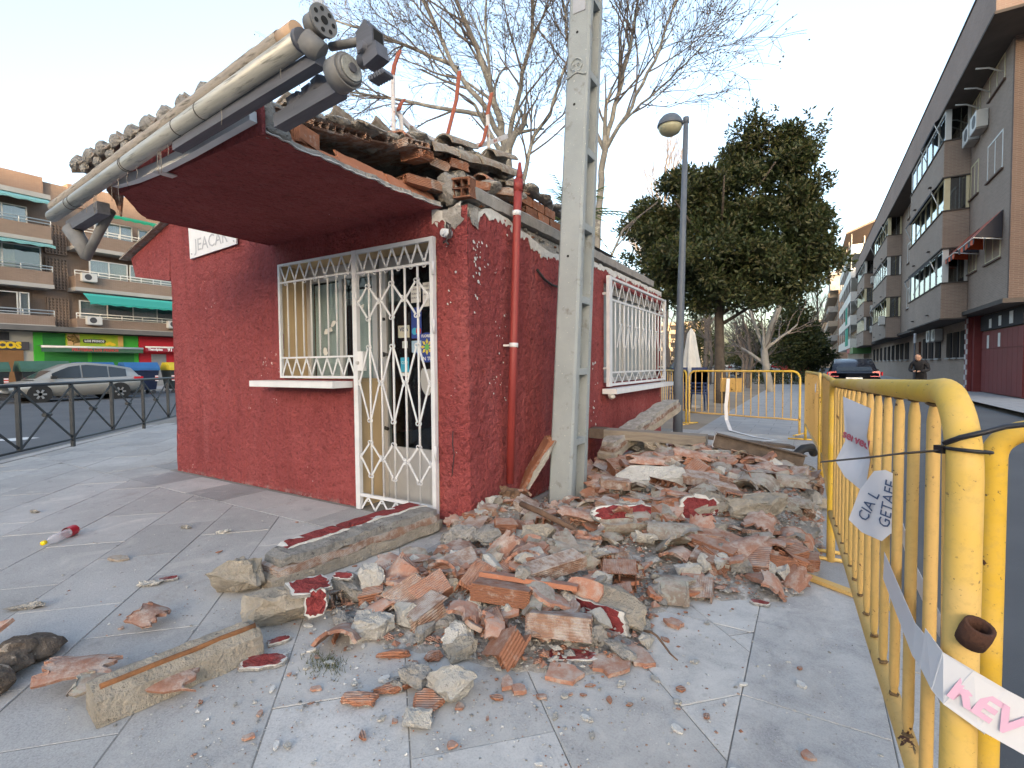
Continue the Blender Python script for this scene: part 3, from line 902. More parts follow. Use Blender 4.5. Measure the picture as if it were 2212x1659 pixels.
def ragged(b, pts, nrm, dmin, dmax, th, seed, up=.02, frac=1.0):
    """a peeled band of plaster: straight upper edge, torn lower edge"""
    r = random.Random(seed); nrm = Vector(nrm)
    P_ = [Vector(p) for p in pts]; out = []
    for a, c in zip(P_, P_[1:]):
        L = (c - a).length; k = max(2, int(L / .011))
        out += [a + (c - a) * i / k for i in range(k)]
    out.append(P_[-1])
    vs = []
    for i, p in enumerate(out):
        d = dmin + (dmax - dmin) * max(0, .45 + .8 * noise.noise(p * 9 + Vector((seed, 0, 0))) + .55 * noise.noise(p * 31 + Vector((0, seed, 0)))) * r.uniform(.75, 1.1)
        vs += [p + nrm * th + V(0, 0, up), p + nrm * th - V(0, 0, d), p - nrm * .02 - V(0, 0, d), p - nrm * .02 + V(0, 0, up)]
    fs = []
    for i in range(len(out) - 1):
        a = i * 4; c = a + 4
        fs += [(a, a + 1, c + 1, c), (a + 1, a + 2, c + 2, c + 1), (a + 3, a, c, c + 3)]
    b.add(vs, fs)


b = MB()
ragged(b, [(XR, y, rtop(y) + .005) for y in np.linspace(3.0, 4.6, 20)], (1, 0, 0), .012, .085, .006, 2)
ragged(b, [(XR, y, rtop(y) + .012) for y in np.linspace(5.0, 8.4, 40)], (1, 0, 0), .010, .08, .006, 3)
ragged(b, [(x_, YF, ftop(x_) + .005) for x_ in np.linspace(-2.44, -2.17, 8)], (0, -1, 0), .03, .16, .006, 4)
b.build('peeled_plaster', M_plaster, K)
b = MB(); rj = random.Random(4); b.prism([(p[0] * (1 + .0), p[1]) for p in jag(17, .085, .085, .25, rj)], 0, .004, frame_m((-2.235, YF - .009, 2.285), (1, 0, 0), (0, 0, 1))); b.prism(jag(15, .05, .075, .3, rj), 0, .004, frame_m((XR + .010, 3.02, 2.30), (0, 1, 0), (0, 0, 1))); b.build('bare_corner', M_mortar, K)
# small flakes where the paint has come off near the corner and beside the pipe
b = MB(); r_ = random.Random(5)


def flake(b, c, nrm, r0, rnd):
    nrm = Vector(nrm); u = nrm.orthogonal().normalized(); w = nrm.cross(u)
    n = 6; vs = [Vector(c) + (u * math.cos(6.283 * i / n) + w * math.sin(6.283 * i / n) * 1.3) * r0 * rnd.uniform(.5, 1.2) + nrm * .013 for i in range(n)]
    b.add(vs, [tuple(range(n))])


for i in range(30): flake(b, (XR + .004, 2.99 + abs(r_.gauss(0, .07)), 2.16 - abs(r_.gauss(0, .20))), (1, 0, 0), r_.uniform(.003, .016), r_)
for i in range(26): flake(b, (XR + .004, 3.36 + r_.gauss(0, .07), r_.uniform(.9, 2.3)), (1, 0, 0), r_.uniform(.003, .011), r_)
for i in range(16): flake(b, (XR + .004, 5.35 + r_.gauss(0, .08), r_.uniform(.5, 1.3)), (1, 0, 0), r_.uniform(.006, .025), r_)
for i in range(9): flake(b, (-2.25 + r_.gauss(0, .04), YF - .004, r_.uniform(.5, 2.2)), (0, -1, 0), r_.uniform(.003, .010), r_)
b.build('paint_flakes', M_plaster, K)['kind'] = 'stuff'
b = MB(); pts = [(-2.26, YF - .014, .72), (-2.265, YF - .014, .62), (-2.25, YF - .015, .55), (-2.262, YF - .014, .47), (-2.275, YF - .014, .38)]
b.tube(pts, .0035, 4, 0); b.build('wall_crack', M_dark, K)

# ---------------------------------------------------------------- downpipe
M_pipe = pm('painted_pipe', (0.27, 0.045, 0.04), (0.21, 0.034, 0.032), scale=5, rough=.5, spot=(0.6, 0.55, 0.52), spot_scale=14, spot_lo=.74)
b = MB(); b.tube([(-2.07, 3.38, .25), (-2.065, 3.44, 1.3), (-2.06, 3.51, 2.44), (-2.06, 3.53, 2.68)], .034, 14)
b.tube([(-2.06, 3.53, 2.62), (-2.06, 3.535, 2.72)], .04, 14); b.tube([(-2.06, 3.535, 2.72), (-2.05, 3.54, 2.76), (-2.052, 3.545, 2.86)], [.026, .026, .012], 8)
pipe = b.build('downpipe', M_pipe, K)
b = MB(); b.tube([(-2.062, 3.505, 2.42), (-2.062, 3.507, 2.46)], .037, 12); b.bb(-2.15, -2.05, 3.42, 3.47, 1.36, 1.375); b.tube([(-2.065, 3.445, 1.35), (-2.065, 3.447, 1.385)], .038, 12)
b.build('pipe_clamp', M_white, pipe)

# ---------------------------------------------------------------- window and door behind their grilles
b = MB()
b.bb(-4.29, -4.28, YF, 3.2, 1.10, 2.16); b.bb(-4.28, -3.28, YF + .01, 3.2, 1.08, 1.10); b.bb(-4.28, -2.41, YF + .005, 3.2, 2.16, 2.18); b.bb(-2.41, -2.405, YF, 3.2, 0, 2.16); b.bb(-3.285, -3.275, YF + .005, 3.2, 0, 1.078)
b.build('reveal', M_cream, K)
win = MB(); YD = 3.17
for (x0, x1) in ((-4.275, -4.22), (-3.80, -3.755), (-3.36, -3.30)): win.bb(x0, x1, YD - .02, YD + .03, 1.10, 2.02)
win.bb(-4.275, -3.30, YD - .02, YD + .03, 1.06, 1.10); win.bb(-4.275, -3.30, YD - .025, YD + .025, 2.02, 2.155)
wo = win.build('window', M_alu, K)
b = MB(); b.bb(-4.22, -3.80, YD, YD + .005, 1.10, 2.02); b.build('pane', M_glass, wo); b = MB(); b.bb(-3.755, -3.36, YD + .006, YD + .011, 1.10, 2.02); b.build('pane', M_glass, wo)
b = MB(); b.bb(-4.22, -3.79, YD + .04, YD + .05, 1.1, 2.01); b.build('grey_blind', M_grey_in, wo); b = MB(); b.bb(-3.74, -3.34, YD + .09, YD + .10, 1.1, 1.93); b.build('grey_blind', M_grey_in, wo)
M_paper = pm('paper', (0.72, 0.71, 0.68), (0.62, 0.61, 0.58), scale=12, rough=.8)
r_ = random.Random(3)
for (x_, z, w, h, a) in ((-3.98, 1.55, .12, .05, .3), (-3.90, 1.62, .07, .04, .6), (-4.02, 1.36, .06, .07, 0.1), (-3.5, 1.75, .05, .03, .2)):
    b = MB(); b.prism([(p[0], p[1]) for p in jag(9, w / 2, h / 2, .3, r_)], 0, .002, frame_m((x_, YD - .008, z), (math.cos(a), 0, math.sin(a)), (0, 0, 1))); b.build('torn_paper', M_paper, wo)
dr = MB()
dr.bb(-3.268, -3.19, YD - .02, YD + .03, 0.01, 2.155); dr.bb(-2.66, -2.58, YD - .02, YD + .03, 0.01, 2.155); dr.bb(-3.19, -2.66, YD - .015, YD + .025, 2.06, 2.15)
dr.bb(-3.19, -2.66, YD - .01, YD + .02, 0.02, 0.50); dr.bb(-2.575, -2.41, YD - .02, YD + .0, 0.0, 2.155)
door = dr.build('door', M_alu, K)
b = MB(); b.bb(-3.19, -2.66, YD, YD + .005, .50, 2.06); b.build('door_glass', M_glass, door)
M_bpl = flat('black_plastic', (.03, .028, .027), .5)
b = MB(); b.tube([(-3.215, YD - .03, 1.30), (-3.20, YD - .06, 1.32), (-3.13, YD - .05, 1.30), (-3.125, YD - .04, 1.24)], .014, 8); b.build('door_handle', M_bpl, door)
b = MB(); b.tube([(-3.225, YD - .02, .66), (-3.20, YD - .04, .66), (-3.17, YD - .04, .655)], .016, 8); b.build('door_pull', M_bpl, door)
b = MB(); b.tube([(-3.215, YD - .015, 1.62), (-3.215, YD - .035, 1.62)], .014, 8); b.build('key_hole', M_bpl, door)
# stickers and notices on the glass
M_st = {k: flat('sticker_' + k, c, .5) for k, c in dict(blue=(.03, .06, .28), cyan=(.05, .35, .52), white=(.65, .66, .66), red=(.5, .06, .06), pale=(.30, .42, .55), yellow=(.6, .5, .05), green=(.12, .42, .1), navy=(.03, .05, .14), tan=(.45, .42, .34), grey=(.4, .4, .4)).items()}


def sticker(x0, x1, z0, z1, col, y=3.163, name='notice'):
    x0 *= 1.093; x1 *= 1.093; b = MB(); b.bb(x0, x1, y - .001, y, z0, z1); return b.build(name, M_st[col], door)


def fx(x_, y, z): return frame_m((x_ * 1.093, y + .066, z), (1, 0, 0), (0, 0, 1))


s1 = sticker(-2.80, -2.68, 1.45, 1.555, 'tan'); text_mesh('lettering', 'VISA', .05, M_st['navy'], s1, fx(-2.74, 3.0955, 1.52), .0004, bold=.001)
s2 = sticker(-2.66, -2.555, 1.44, 1.70, 'blue')
b = MB()
for dx, c in ((-.022, 0), (.022, 1)): b.cyl((-2.85 + dx, 3.1625 - .0004 * c, 1.50), (-2.85 + dx, 3.161 - .0004 * c, 1.50), .03, n=16, mi=c)
b.build('card_emblem', [M_st['cyan'], M_st['red']], s2)
sticker(-2.66, -2.56, 1.32, 1.42, 'pale'); s3 = sticker(-2.78, -2.69, 1.155, 1.28, 'cyan'); text_mesh('lettering', 'COM', .035, M_st['white'], s3, fx(-2.735, 3.0955, 1.235), .0004)
s7 = sticker(-2.78, -2.69, 1.12, 1.15, 'white'); sticker(-2.76, -2.70, 1.36, 1.42, 'grey')
for (x0, x1, z0, z1) in ((-2.66, -2.56, 1.74, 1.88), (-2.54, -2.475, 1.70, 1.9)):
    s4 = sticker(x0, x1, z0, z1, 'white')
    for q in range(3): text_mesh('lettering', 'AVISO' if q == 0 else 'HORARIO', .022, M_st['navy'], s4, fx((x0 + x1) / 2, 3.0955, z1 - .03 - q * .035), .0003)
fl = MB(); fl.cyl((-2.738, 3.163, 1.36), (-2.738, 3.1622, 1.36), .125, n=28); flo = fl.build('round_sticker', M_st['blue'], door)
b = MB()
for k in range(8):
    a = k * math.pi / 4; d = Vector((math.cos(a), 0, math.sin(a))); e = Vector((-math.sin(a), 0, math.cos(a))); c = Vector((-2.738, 3.1615, 1.365))
    b.add([c + d * .02, c + d * .045 + e * .014, c + d * .07, c + d * .045 - e * .014], [(0, 1, 2, 3)])
b.build('petals', M_st['yellow'], flo); b = MB(); b.cyl((-2.738, 3.1612, 1.365), (-2.738, 3.1605, 1.365), .024, n=14); b.build('flower_centre', M_st['green'], flo)
text_mesh('lettering', 'EN TU', .042, M_st['white'], flo, fx(-2.51, 3.0955, 1.265), .0004, bold=.001)
text_mesh('lettering', 'FLORES', .032, M_st['white'], flo, fx(-2.51, 3.0955, 1.455), .0004, bold=.0008)
b = MB(); b.prism(jag(12, .06, .11, .2, random.Random(9)), 0, .002, fx(-2.52, 3.097, 1.08)); b.build('torn_poster', M_st['grey'], door)


def scroll(b, c, ax, r, side, tall=1, y=2.87, w=.012):
    """little C-scroll of flat bar in the grille plane; ax = in-plane axis vector (unit)"""
    pts = []
    for i in range(9):
        a = -math.pi / 2 + i * math.pi * 1.45 / 8
        pts.append(Vector(c) + ax * (r * math.cos(a) * side + r * .2 * side) + V(0, 0, tall * (r * math.sin(a) + r)))
    b.tube(pts, w * .42, 4)


def zigzag(b, p0, ax, L, n, z0, z1, w=.012, scr=True):
    step = L / n
    for i in range(n):
        a = p0 + ax * (i * step); m_ = p0 + ax * ((i + .5) * step); c = p0 + ax * ((i + 1) * step)
        b.bar(V(a.x, a.y, z0), V(m_.x, m_.y, z1), .016, .005, up=ax.cross(V(0, 0, 1))); b.bar(V(m_.x, m_.y, z1), V(c.x, c.y, z0), .016, .005, up=ax.cross(V(0, 0, 1)))
        if scr:
            for s_ in (-1, 1): scroll(b, (m_.x, m_.y, z1 - .035), ax, .013, s_)


AX = V(1, 0, 0)
g = MB(); yg = 2.868
g.bb(-4.29, -4.262, yg - .012, yg + .012, 1.105, 2.165); g.bb(-4.262, -3.275, yg - .012, yg + .012, 2.145, 2.165); g.bb(-4.262, -3.275, yg - .012, yg + .012, 1.105, 1.125)
g.bb(-4.262, -3.275, yg - .009, yg + .009, 1.985, 2.0); g.bb(-4.262, -3.275, yg - .009, yg + .009, 1.285, 1.30)
gw = g.build('window_grille', M_white, K)
for i in range(8):
    x_ = -4.16 + i * .112; b = MB(); b.cyl((x_, yg, 1.30), (x_, yg, 1.985), .0075, n=8); b.build('bar', M_white, gw)
b = MB(); zigzag(b, V(-4.262, yg, 0), AX, .987, 7, 1.126, 1.284); b.build('lower_ornament', M_white, gw)
b = MB(); zigzag(b, V(-4.262, yg, 0), AX, .987, 7, 2.144, 2.001); b.build('upper_ornament', M_white, gw)
g = MB()
g.bb(-3.275, -3.225, yg - .018, yg + .018, 0.005, 2.165); g.bb(-2.435, -2.40, yg - .018, yg + .018, 0.005, 2.165); g.bb(-3.225, -2.435, yg - .015, yg + .015, 2.135, 2.165)
g.bb(-3.225, -2.435, yg - .010, yg + .010, 1.965, 1.985); g.bb(-3.225, -2.435, yg - .012, yg + .012, .115, .14)
dg = g.build('door_grille', M_white, K)
cell = (3.225 - 2.435) / 6
for i in range(1, 6):
    x_ = -3.225 + cell * i; b = MB(); b.cyl((x_, yg, .14), (x_, yg, 1.965), .0095, n=8); b.build('bar', M_white, dg)
for (zt, zm, zb) in ((1.85, 1.73, 1.60), (1.355, 1.07, .77), (.57, .455, .31)):
    for i in (1, 3, 5):
        x_ = -3.225 + cell * i; b = MB()
        for s_ in (-1, 1):
            e = V(x_ + s_ * cell * .86, yg - .012, zm)
            b.bar((x_ + s_ * .012, yg - .012, zt), e, .016, .005, up=(0, 1, 0)); b.bar((x_ + s_ * .012, yg - .012, zb), e, .016, .005, up=(0, 1, 0))
            scroll(b, (x_ + s_ * .008, yg - .012, zt - .008), AX, .016, s_); scroll(b, (x_ + s_ * .008, yg - .012, zb + .008), AX, .016, s_, -1)
            scroll(b, (e.x - s_ * .004, yg - .012, zm - .002), AX, .013, s_); scroll(b, (e.x - s_ * .004, yg - .012, zm + .002), AX, .013, s_, -1)
        b.build('scroll_diamond', M_white, dg)
b = MB(); zigzag(b, V(-3.225, yg, 0), AX, .79, 6, 2.134, 1.986); b.build('upper_ornament', M_white, dg)
b = MB(); zigzag(b, V(-3.225, yg, 0), AX, .79, 5, .01, .114); b.build('lower_ornament', M_white, dg)
b = MB(); b.bb(-3.222, -3.16, yg - .02, yg + .02, 1.17, 1.33); lk = b.build('lock_box', M_sillw, dg); b = MB(); b.cyl((-3.215, yg - .021, 1.235), (-3.215, yg - .035, 1.235), .015, n=12); b.build('lock_barrel', M_alu, lk)
for z in (1.93, 1.50, 0.55): b = MB(); b.cyl((-2.397, yg - .02, z - .05), (-2.397, yg - .02, z + .05), .011, n=8); b.build('hinge', M_white, dg)
b = MB(); b.bb(-4.50, -3.33, 2.68, YF - .012, 1.028, 1.082); b.build('window_sill', M_sillw, K)

# side window with its big grille
b = MB(); b.bb(XR - .12, XR - .08, 5.72, 8.30, 0.98, 2.2); b.build('side_shutter', pm('side_shutter_grey', (.30, .33, .33), (.25, .275, .28), scale=6, rough=.7), K)
b = MB()
for (y0, y1) in ((5.72, 5.78), (6.62, 6.70), (7.45, 7.52), (8.24, 8.30)): b.bb(XR - .08, XR - .05, y0, y1, .98, 2.2)
b.bb(XR - .078, XR - .05, 5.78, 8.24, 2.12, 2.2); b.bb(XR - .078, XR - .05, 5.78, 8.24, .98, 1.04); b.build('side_window', M_alu, K)
g = MB(); xg = XR + .075; AY = V(0, 1, 0)
g.bb(xg - .02, xg + .02, 5.66, 5.76, .94, 2.27); g.bb(xg - .02, xg + .02, 8.30, 8.36, .94, 2.27); g.bb(xg - .018, xg + .018, 5.76, 8.30, 2.235, 2.265); g.bb(xg - .018, xg + .018, 5.76, 8.30, .945, .975)
g.bb(xg - .012, xg + .012, 5.76, 8.30, 1.98, 2.005); g.bb(xg - .012, xg + .012, 5.76, 8.30, 1.10, 1.12)
for y in (5.70, 8.33):
    for z in (1.15, 2.05): g.bb(XR - .03, xg - .02, y - .012, y + .012, z, z + .024)
sg = g.build('side_grille', M_white, K)
for i in range(14):
    y = 5.92 + i * .168; b = MB(); b.cyl((xg, y, 1.12), (xg, y, 1.98), .010, n=8); b.build('bar', M_white, sg)
b = MB(); zigzag(b, V(xg, 5.76, 0), AY, 2.54, 9, 2.004, 2.236, scr=False); b.build('upper_ornament', M_white, sg)
b = MB(); zigzag(b, V(xg, 5.76, 0), AY, 2.54, 9, 1.10, .976, scr=False); b.build('lower_ornament', M_white, sg)
for i in range(7):
    y = 5.92 + .168 * 2 * i; b = MB()
    for s_ in (-1, 1): b.bar((xg + .012, y + .168 + s_ * .015, 1.70), (xg + .012, y + .168 + s_ * .13, 1.42), .018, .005, up=(1, 0, 0))
    b.tube([(xg + .012, y + .12, 1.72), (xg + .012, y + .168, 1.70), (xg + .012, y + .215, 1.72)], .012, 5); b.build('scroll_ornament', M_white, sg)
b = MB(); b.bb(XR + .02, XR + .20, 5.62, 8.44, .855, .915); so = b.build('side_sill', M_sillw, K)
b = MB(); lump(b, (XR + .12, 5.66, .83), .05, 8, 2, (.9, 1.1, .8)); b.build('broken_sill_end', M_plaster, so)
# cable hanging on the side wall
b = MB(); b.tube([(XR + .02, 3.98, 2.07), (XR + .03, 4.1, 2.0), (XR + .035, 4.25, 1.965), (XR + .03, 4.4, 1.97)], .012, 6); b.build('cable', flat('black_cable', (.02, .02, .02), .5), K)
# white conduit along the fascia, bent away from it
b = MB(); yc = CY0 - .045
P_ = [V(-3.93, yc, 2.425), V(-3.62, yc - .01, 2.395), V(-3.25, yc - .03, 2.375), V(-2.95, yc - .015, 2.40), V(-2.38, yc, 2.45)]
for a, c in zip(P_, P_[1:]): b.bar(a, c, .055, .04, up=(0, 1, 0))
cd = b.build('conduit', M_sillw, K); b = MB(); b.bb(-3.30, -3.24, yc - .06, yc + .05, 2.345, 2.352); b.tube([(-3.3, yc - .03, 2.35), (-3.32, yc - .02, 2.46), (-3.3, yc, 2.5)], .005, 5); b.build('conduit_clip', M_alu, cd)
# ================================================================== things fixed to the kiosk
# shop sign on the gable wall
sg = empty('shop_sign', (-5.45, 2.86, 2.42), 'white panel lettered JEACAR screwed to the red wall under the canopy', 'sign')
b = MB(); b.add([(-5.91, 2.87, 2.95), (-5.88, 2.87, 2.41), (-4.98, 2.87, 2.455), (-4.98, 2.87, 2.95), (-5.91, 2.885, 2.95), (-5.88, 2.885, 2.41), (-4.98, 2.885, 2.455), (-4.98, 2.885, 2.95)],
                [(0, 1, 2, 3), (7, 6, 5, 4), (1, 5, 6, 2), (0, 4, 5, 1), (3, 2, 6, 7), (0, 3, 7, 4)])
b.build('panel', M_sillw, sg)
M_ink = pm('faded_ink', (0.30, 0.32, 0.36), (0.42, 0.44, 0.47), scale=20, rough=.8)
text_mesh('lettering', 'JEACAR', .19, M_ink, sg, frame_m((-5.45, 2.868, 2.545), (1, 0, .03), (0, 0, 1)), .0006)
b = MB(); pts = [V(-5.52 + .10 * math.cos(a) - .02 * a, 2.867, 2.70 + .035 * math.sin(a) + .012 * a) for a in np.linspace(2.6, 7.2, 14)] + [V(-5.40, 2.867, 2.83)]
b.tube(pts, .004, 4); b.build('emblem', M_ink, sg)
for (x_, z) in ((-5.84, 2.46), (-5.02, 2.49)): b = MB(); b.cyl((x_, 2.87, z), (x_, 2.864, z), .008, n=8); b.build('screw', M_ink, sg)

# wall lamp socket with its wires, above the door
wlp = empty('wall_lamp', (-2.27, 2.88, 2.07), 'broken wall lamp socket with loose wires beside the door top', 'lamp')
b = MB(); b.cyl((-2.275, 2.89, 2.17), (-2.275, 2.82, 2.165), .035, .03, 14); b.cyl((-2.275, 2.82, 2.165), (-2.275, 2.806, 2.164), .022, .018, 12); b.build('socket', M_sillw, wlp)
b = MB(); b.tube([(-2.27, 2.86, 2.20), (-2.25, 2.83, 2.235), (-2.235, 2.85, 2.22), (-2.24, 2.85, 2.16), (-2.26, 2.84, 2.11), (-2.30, 2.85, 2.10)], .008, 6)
b.tube([(-2.29, 2.85, 2.11), (-2.26, 2.83, 2.10), (-2.235, 2.83, 2.075)], .007, 6); b.tube([(-2.25, 2.86, 2.22), (-2.22, 2.85, 2.18), (-2.235, 2.85, 2.13)], .004, 5)
b.build('wires', flat('dirty_wire', (.06, .045, .045), .6), wlp)

# rolled-up awning torn loose from the fascia
M_cloth = pm('dirty_awning_cloth', (0.40, 0.36, 0.31), (0.26, 0.23, 0.20), scale=9, rough=.9, bump=.3, bscale=40, stretch=(1, 6, 6), spot=(0.12, 0.105, 0.085), spot_scale=9, spot_lo=.52, spot_w=.16)
M_pipe_g = pm('grimy_aluminium', (0.46, 0.455, 0.42), (0.30, 0.31, 0.29), scale=6, rough=.42, metal=.25, stretch=(.6, 8, 8), spot=(0.16, 0.165, 0.15), spot_scale=9, spot_lo=.54, spot_w=.14)
M_arm = pm('dark_arm_metal', (0.12, 0.125, 0.15), (0.08, 0.085, 0.10), scale=6, rough=.6, stretch=(.6, 6, 6))
M_mech = pm('grey_mechanism', (0.20, 0.20, 0.20), (0.13, 0.13, 0.13), scale=14, rough=.6)
M_peach = pm('peach_bare_tube', (0.55, 0.38, 0.25), (0.48, 0.33, 0.22), scale=8, rough=.7)
aw = empty('awning', (-3.3, 1.36, 2.2), 'rolled dirty awning with dangling gear torn loose along the canopy edge', 'awning')
L_ = V(-4.86, 1.42, 2.345); R_ = V(-1.76, 1.30, 2.505); ad = (R_ - L_).normalized(); up = V(0, 0, 1) - ad * ad.z
up.normalize(); fw = ad.cross(up)      # towards the wall
if fw.y < 0: fw = -fw
b = MB(); N = 60; pts = []; rr = []
for i in range(N + 1):
    p = L_ + (R_ - L_) * (i / N * .955 + .0) + up * .070 + fw * .014
    pts.append(p); rr.append(.041 + nz((i * .23, 2, 2), 1.0, .006) + nz((i * .9, 2, 2), 1.0, .003))
b.tube(pts, rr, 16); b.build('cloth_roll', M_cloth, aw)
b = MB(); p = L_ + (R_ - L_) * .955 + up * .070 + fw * .014; b.tube([p, p + ad * .10], .038, 16); b.build('bare_roller', M_peach, aw)
b = MB(); b.tube([L_ + ad * .0, R_ - ad * .0], .042, 18); fb = b.build('front_bar', M_pipe_g, aw)
M_rw = flat('rust_wire', (.05, .045, .04), .6)
for s_ in (.13, .155, .44, .447, .66, .74): c = L_ + (R_ - L_) * s_; b = MB(); b.tube([c - ad * .003, c + ad * .003], .0442, 18); b.build('wire_tie', M_rw, aw)
b = MB(); b.tube([R_, R_ + ad * .02], [.047, .044], 18); b.build('bar_cap', M_arm, fb)
b = MB(); b_thread = True
for k in range(16):   # fringe of cobweb and torn thread under the bar
    s_ = RND.uniform(.2, .97); c = L_ + (R_ - L_) * s_ - up * .05; q = c - V(0, 0, RND.uniform(.04, .14))
    b.tube([c, (c + q) / 2 + V(RND.uniform(-.02, .02), 0, 0), q], .0018, 3)
b.build('loose_thread', M_cloth, aw)['kind'] = 'stuff'
b = MB(); a0 = L_ + ad * .18 - up * .11 + fw * .06; b.bar(a0, a0 + ad * .62, .07, .08, up=up); b.build('folding_arm', M_arm, aw); b = MB(); a1 = L_ + ad * 1.95 - up * .06 + fw * .03; b.bar(a1, R_ + ad * .05 - up * .065 + fw * .05, .05, .055, up=up)
b.build('folding_arm', M_arm, aw)
b = MB(); c = L_ + ad * .33 - up * .16 + fw * .05
b.tube([c + V(-.10, 0, .02), c + V(.02, .02, -.12), c + V(.03, .03, -.20)], [.06, .05, .03], 10); b.tube([c + V(.03, .03, -.20), c + V(.20, .06, -.02), c + V(.34, .08, .10)], .03, 8)
b.build('elbow_bracket', M_mech, aw)
dc = R_ + ad * .075 + up * .075 + fw * .05
b = MB(); b.tube([dc - ad * .06, dc], .05, 18)
b.tube([dc, dc + ad * .012], .062, 22); gd = b.build('end_disc', M_mech, aw)
b = MB()
e1 = fw; e2 = up
for k in range(7):
    a = k * 2 * math.pi / 7; c = dc + ad * .0125 + (e1 * math.cos(a) + e2 * math.sin(a)) * .042
    b.tube([c, c + ad * .002], .009, 8)
b.tube([dc + ad * .0125, dc + ad * .015], .016, 12); b.build('disc_hole', flat('hole_black', (.012, .012, .012), .9), gd)
b = MB(); q = R_ + ad * .03 - up * .02 + fw * .12; b.tube([q + up * .05, q + ad * .22 + up * .0 + fw * .02], .017, 10)
b.tube([R_ + ad * .02 + up * .0, R_ + ad * .06 - up * .05 + fw * .05], .045, 10); b.build('drive_shaft', M_mech, aw)
w0 = R_ + ad * .085 - up * .125 + fw * .10
b = MB(); b.tube([w0, w0 + ad * .07], .068, 20); b.tube([w0 + ad * .07, w0 + ad * .085], [.062, .055], 20); wd = b.build('pulley', M_mech, aw)
b = MB(); b.tube([w0 + ad * .086, w0 + ad * .092], .048, 20); b.build('pulley_face', M_pipe_g, wd); b = MB(); b.tube([w0 + ad * .092, w0 + ad * .10], .018, 12); b.build('pulley_hub', M_arm, wd)
m0 = R_ + ad * .25 - up * .045 + fw * .13
b = MB(); b.bar(m0 - ad * .04, m0 + ad * .05, .06, .075, up=up); b.bar(m0 - ad * .01 - up * .07, m0 + ad * .07 - up * .055, .06, .06, up=up); b.bar(m0 - ad * .04 + up * .03, m0 + ad * .02 + up * .06, .05, .05, up=up); b.tube([m0 - ad * .05 - up * .05, m0 + ad * .06 - up * .06], .028, 10); b.tube([m0 - fw * .05 - up * .03, m0 + fw * .05 - up * .03], .02, 8)
for k in range(6): b.bar(m0 + ad * (.01 + .015 * k) - up * .14, m0 + ad * (.02 + .015 * k) - up * .16, .05, .01, up=up)
gb = b.build('gear_box', M_arm, aw)
b = MB(); b.bar(m0 + ad * .051, m0 + ad * .053, .045, .055, up=up); b.build('gear_opening', flat('opening_black', (.01, .01, .01), .9), gb)
b = MB(); t0 = R_ + ad * .04 + up * .16 + fw * .07; b.bar(t0 - up * .04, t0 + up * .24 - ad * .05, .055, .008, up=fw); b.build('mounting_strap', M_alu, aw)
b = MB(); b.bar(R_ - ad * .36 - up * .16 + fw * .12, R_ + ad * .08 - up * .16 + fw * .12, .06, .06, up=up)
for k in range(12):
    lump(b, R_ - ad * (.05 + .02 * k) - up * (.10 + .01 * (k % 4)) + fw * .12, RND.uniform(.03, .05), 600 + k, 1, (1.2, .7, 1))
b.build('torn_bracket', M_arm, aw)

# bent flat-bar frame left standing on the roof
M_strap_w = pm('white_flat_bar', (0.62, 0.60, 0.60), (0.50, 0.47, 0.46), scale=20, rough=.6, spot=(0.36, 0.12, 0.06), spot_scale=16, spot_lo=.58, spot_w=.06)
M_strap_r = pm('red_oxide_bar', (0.34, 0.10, 0.055), (0.24, 0.07, 0.04), scale=20, rough=.75)
fr = empty('roof_frame', (-2.8, 3.5, 2.95), 'bent white and red-oxide metal strips standing on the kiosk roof', 'metal frame')
b = MB(); xs = -2.8
for pts in ([(2.88, 2.93), (2.88, 3.46)], [(2.97, 2.95), (2.965, 3.20)], [(4.24, 3.05), (4.20, 3.72)], [(4.10, 3.05), (4.10, 3.30)], [(3.52, 3.0), (3.52, 3.18)]):
    for a, c in zip(pts, pts[1:]): b.bar((xs, a[0], a[1]), (xs, c[0], c[1]), .012, .035, up=(1, 0, 0))
b.build('white_upright', M_strap_w, fr)
b = MB()
for pts in ([(2.88, 3.46), (2.90, 3.55), (2.96, 3.69)], [(2.94, 3.22), (2.96, 3.28), (3.0, 3.33)], [(3.52, 3.18), (3.60, 3.40), (3.69, 3.64), (3.74, 3.92)], [(4.20, 3.72), (4.24, 3.85), (4.28, 3.97)], [(4.06, 3.36), (4.13, 3.45), (4.18, 3.60)]):
    for a, c in zip(pts, pts[1:]): b.bar((xs, a[0], a[1]), (xs, c[0], c[1]), .012, .038, up=(1, 0, 0))
b.build('red_upright', M_strap_r, fr)
b = MB(); pts = [(2.93, 3.24), (3.0, 3.19), (3.09, 3.16), (3.25, 3.155), (3.51, 3.175), (3.78, 3.25), (4.0, 3.34), (4.25, 3.465), (4.45, 3.58), (4.62, 3.68)]
for i, (a, c) in enumerate(zip(pts, pts[1:])): b.bar((xs - .03, a[0], a[1]), (xs - .03, c[0], c[1]), .045, .02, up=(1, 0, 0))
b.build('bent_rail', M_strap_w, fr)
# ================================================================== concrete utility pole
M_pole = pm('pole_concrete', (0.315, 0.345, 0.355), (0.25, 0.28, 0.29), scale=3, rough=.85, bump=.5, bscale=110, bdist=.004,
            spot=(0.6, 0.6, 0.57), spot_scale=70, spot_lo=.68, spot_w=.02, spot2=(0.19, 0.195, 0.19), spot2_scale=9, spot2_lo=.58, spot2_w=.12)
PO = empty('utility_pole', (-1.815, 3.925, 0), 'tall grey concrete utility pole with recessed side panels rising from the rubble', 'pole')


def pole_c(z): return (-1.815 + .0505 * z, 3.925 - .012 * z, .105 - .0025 * z, .175 - .0125 * z)


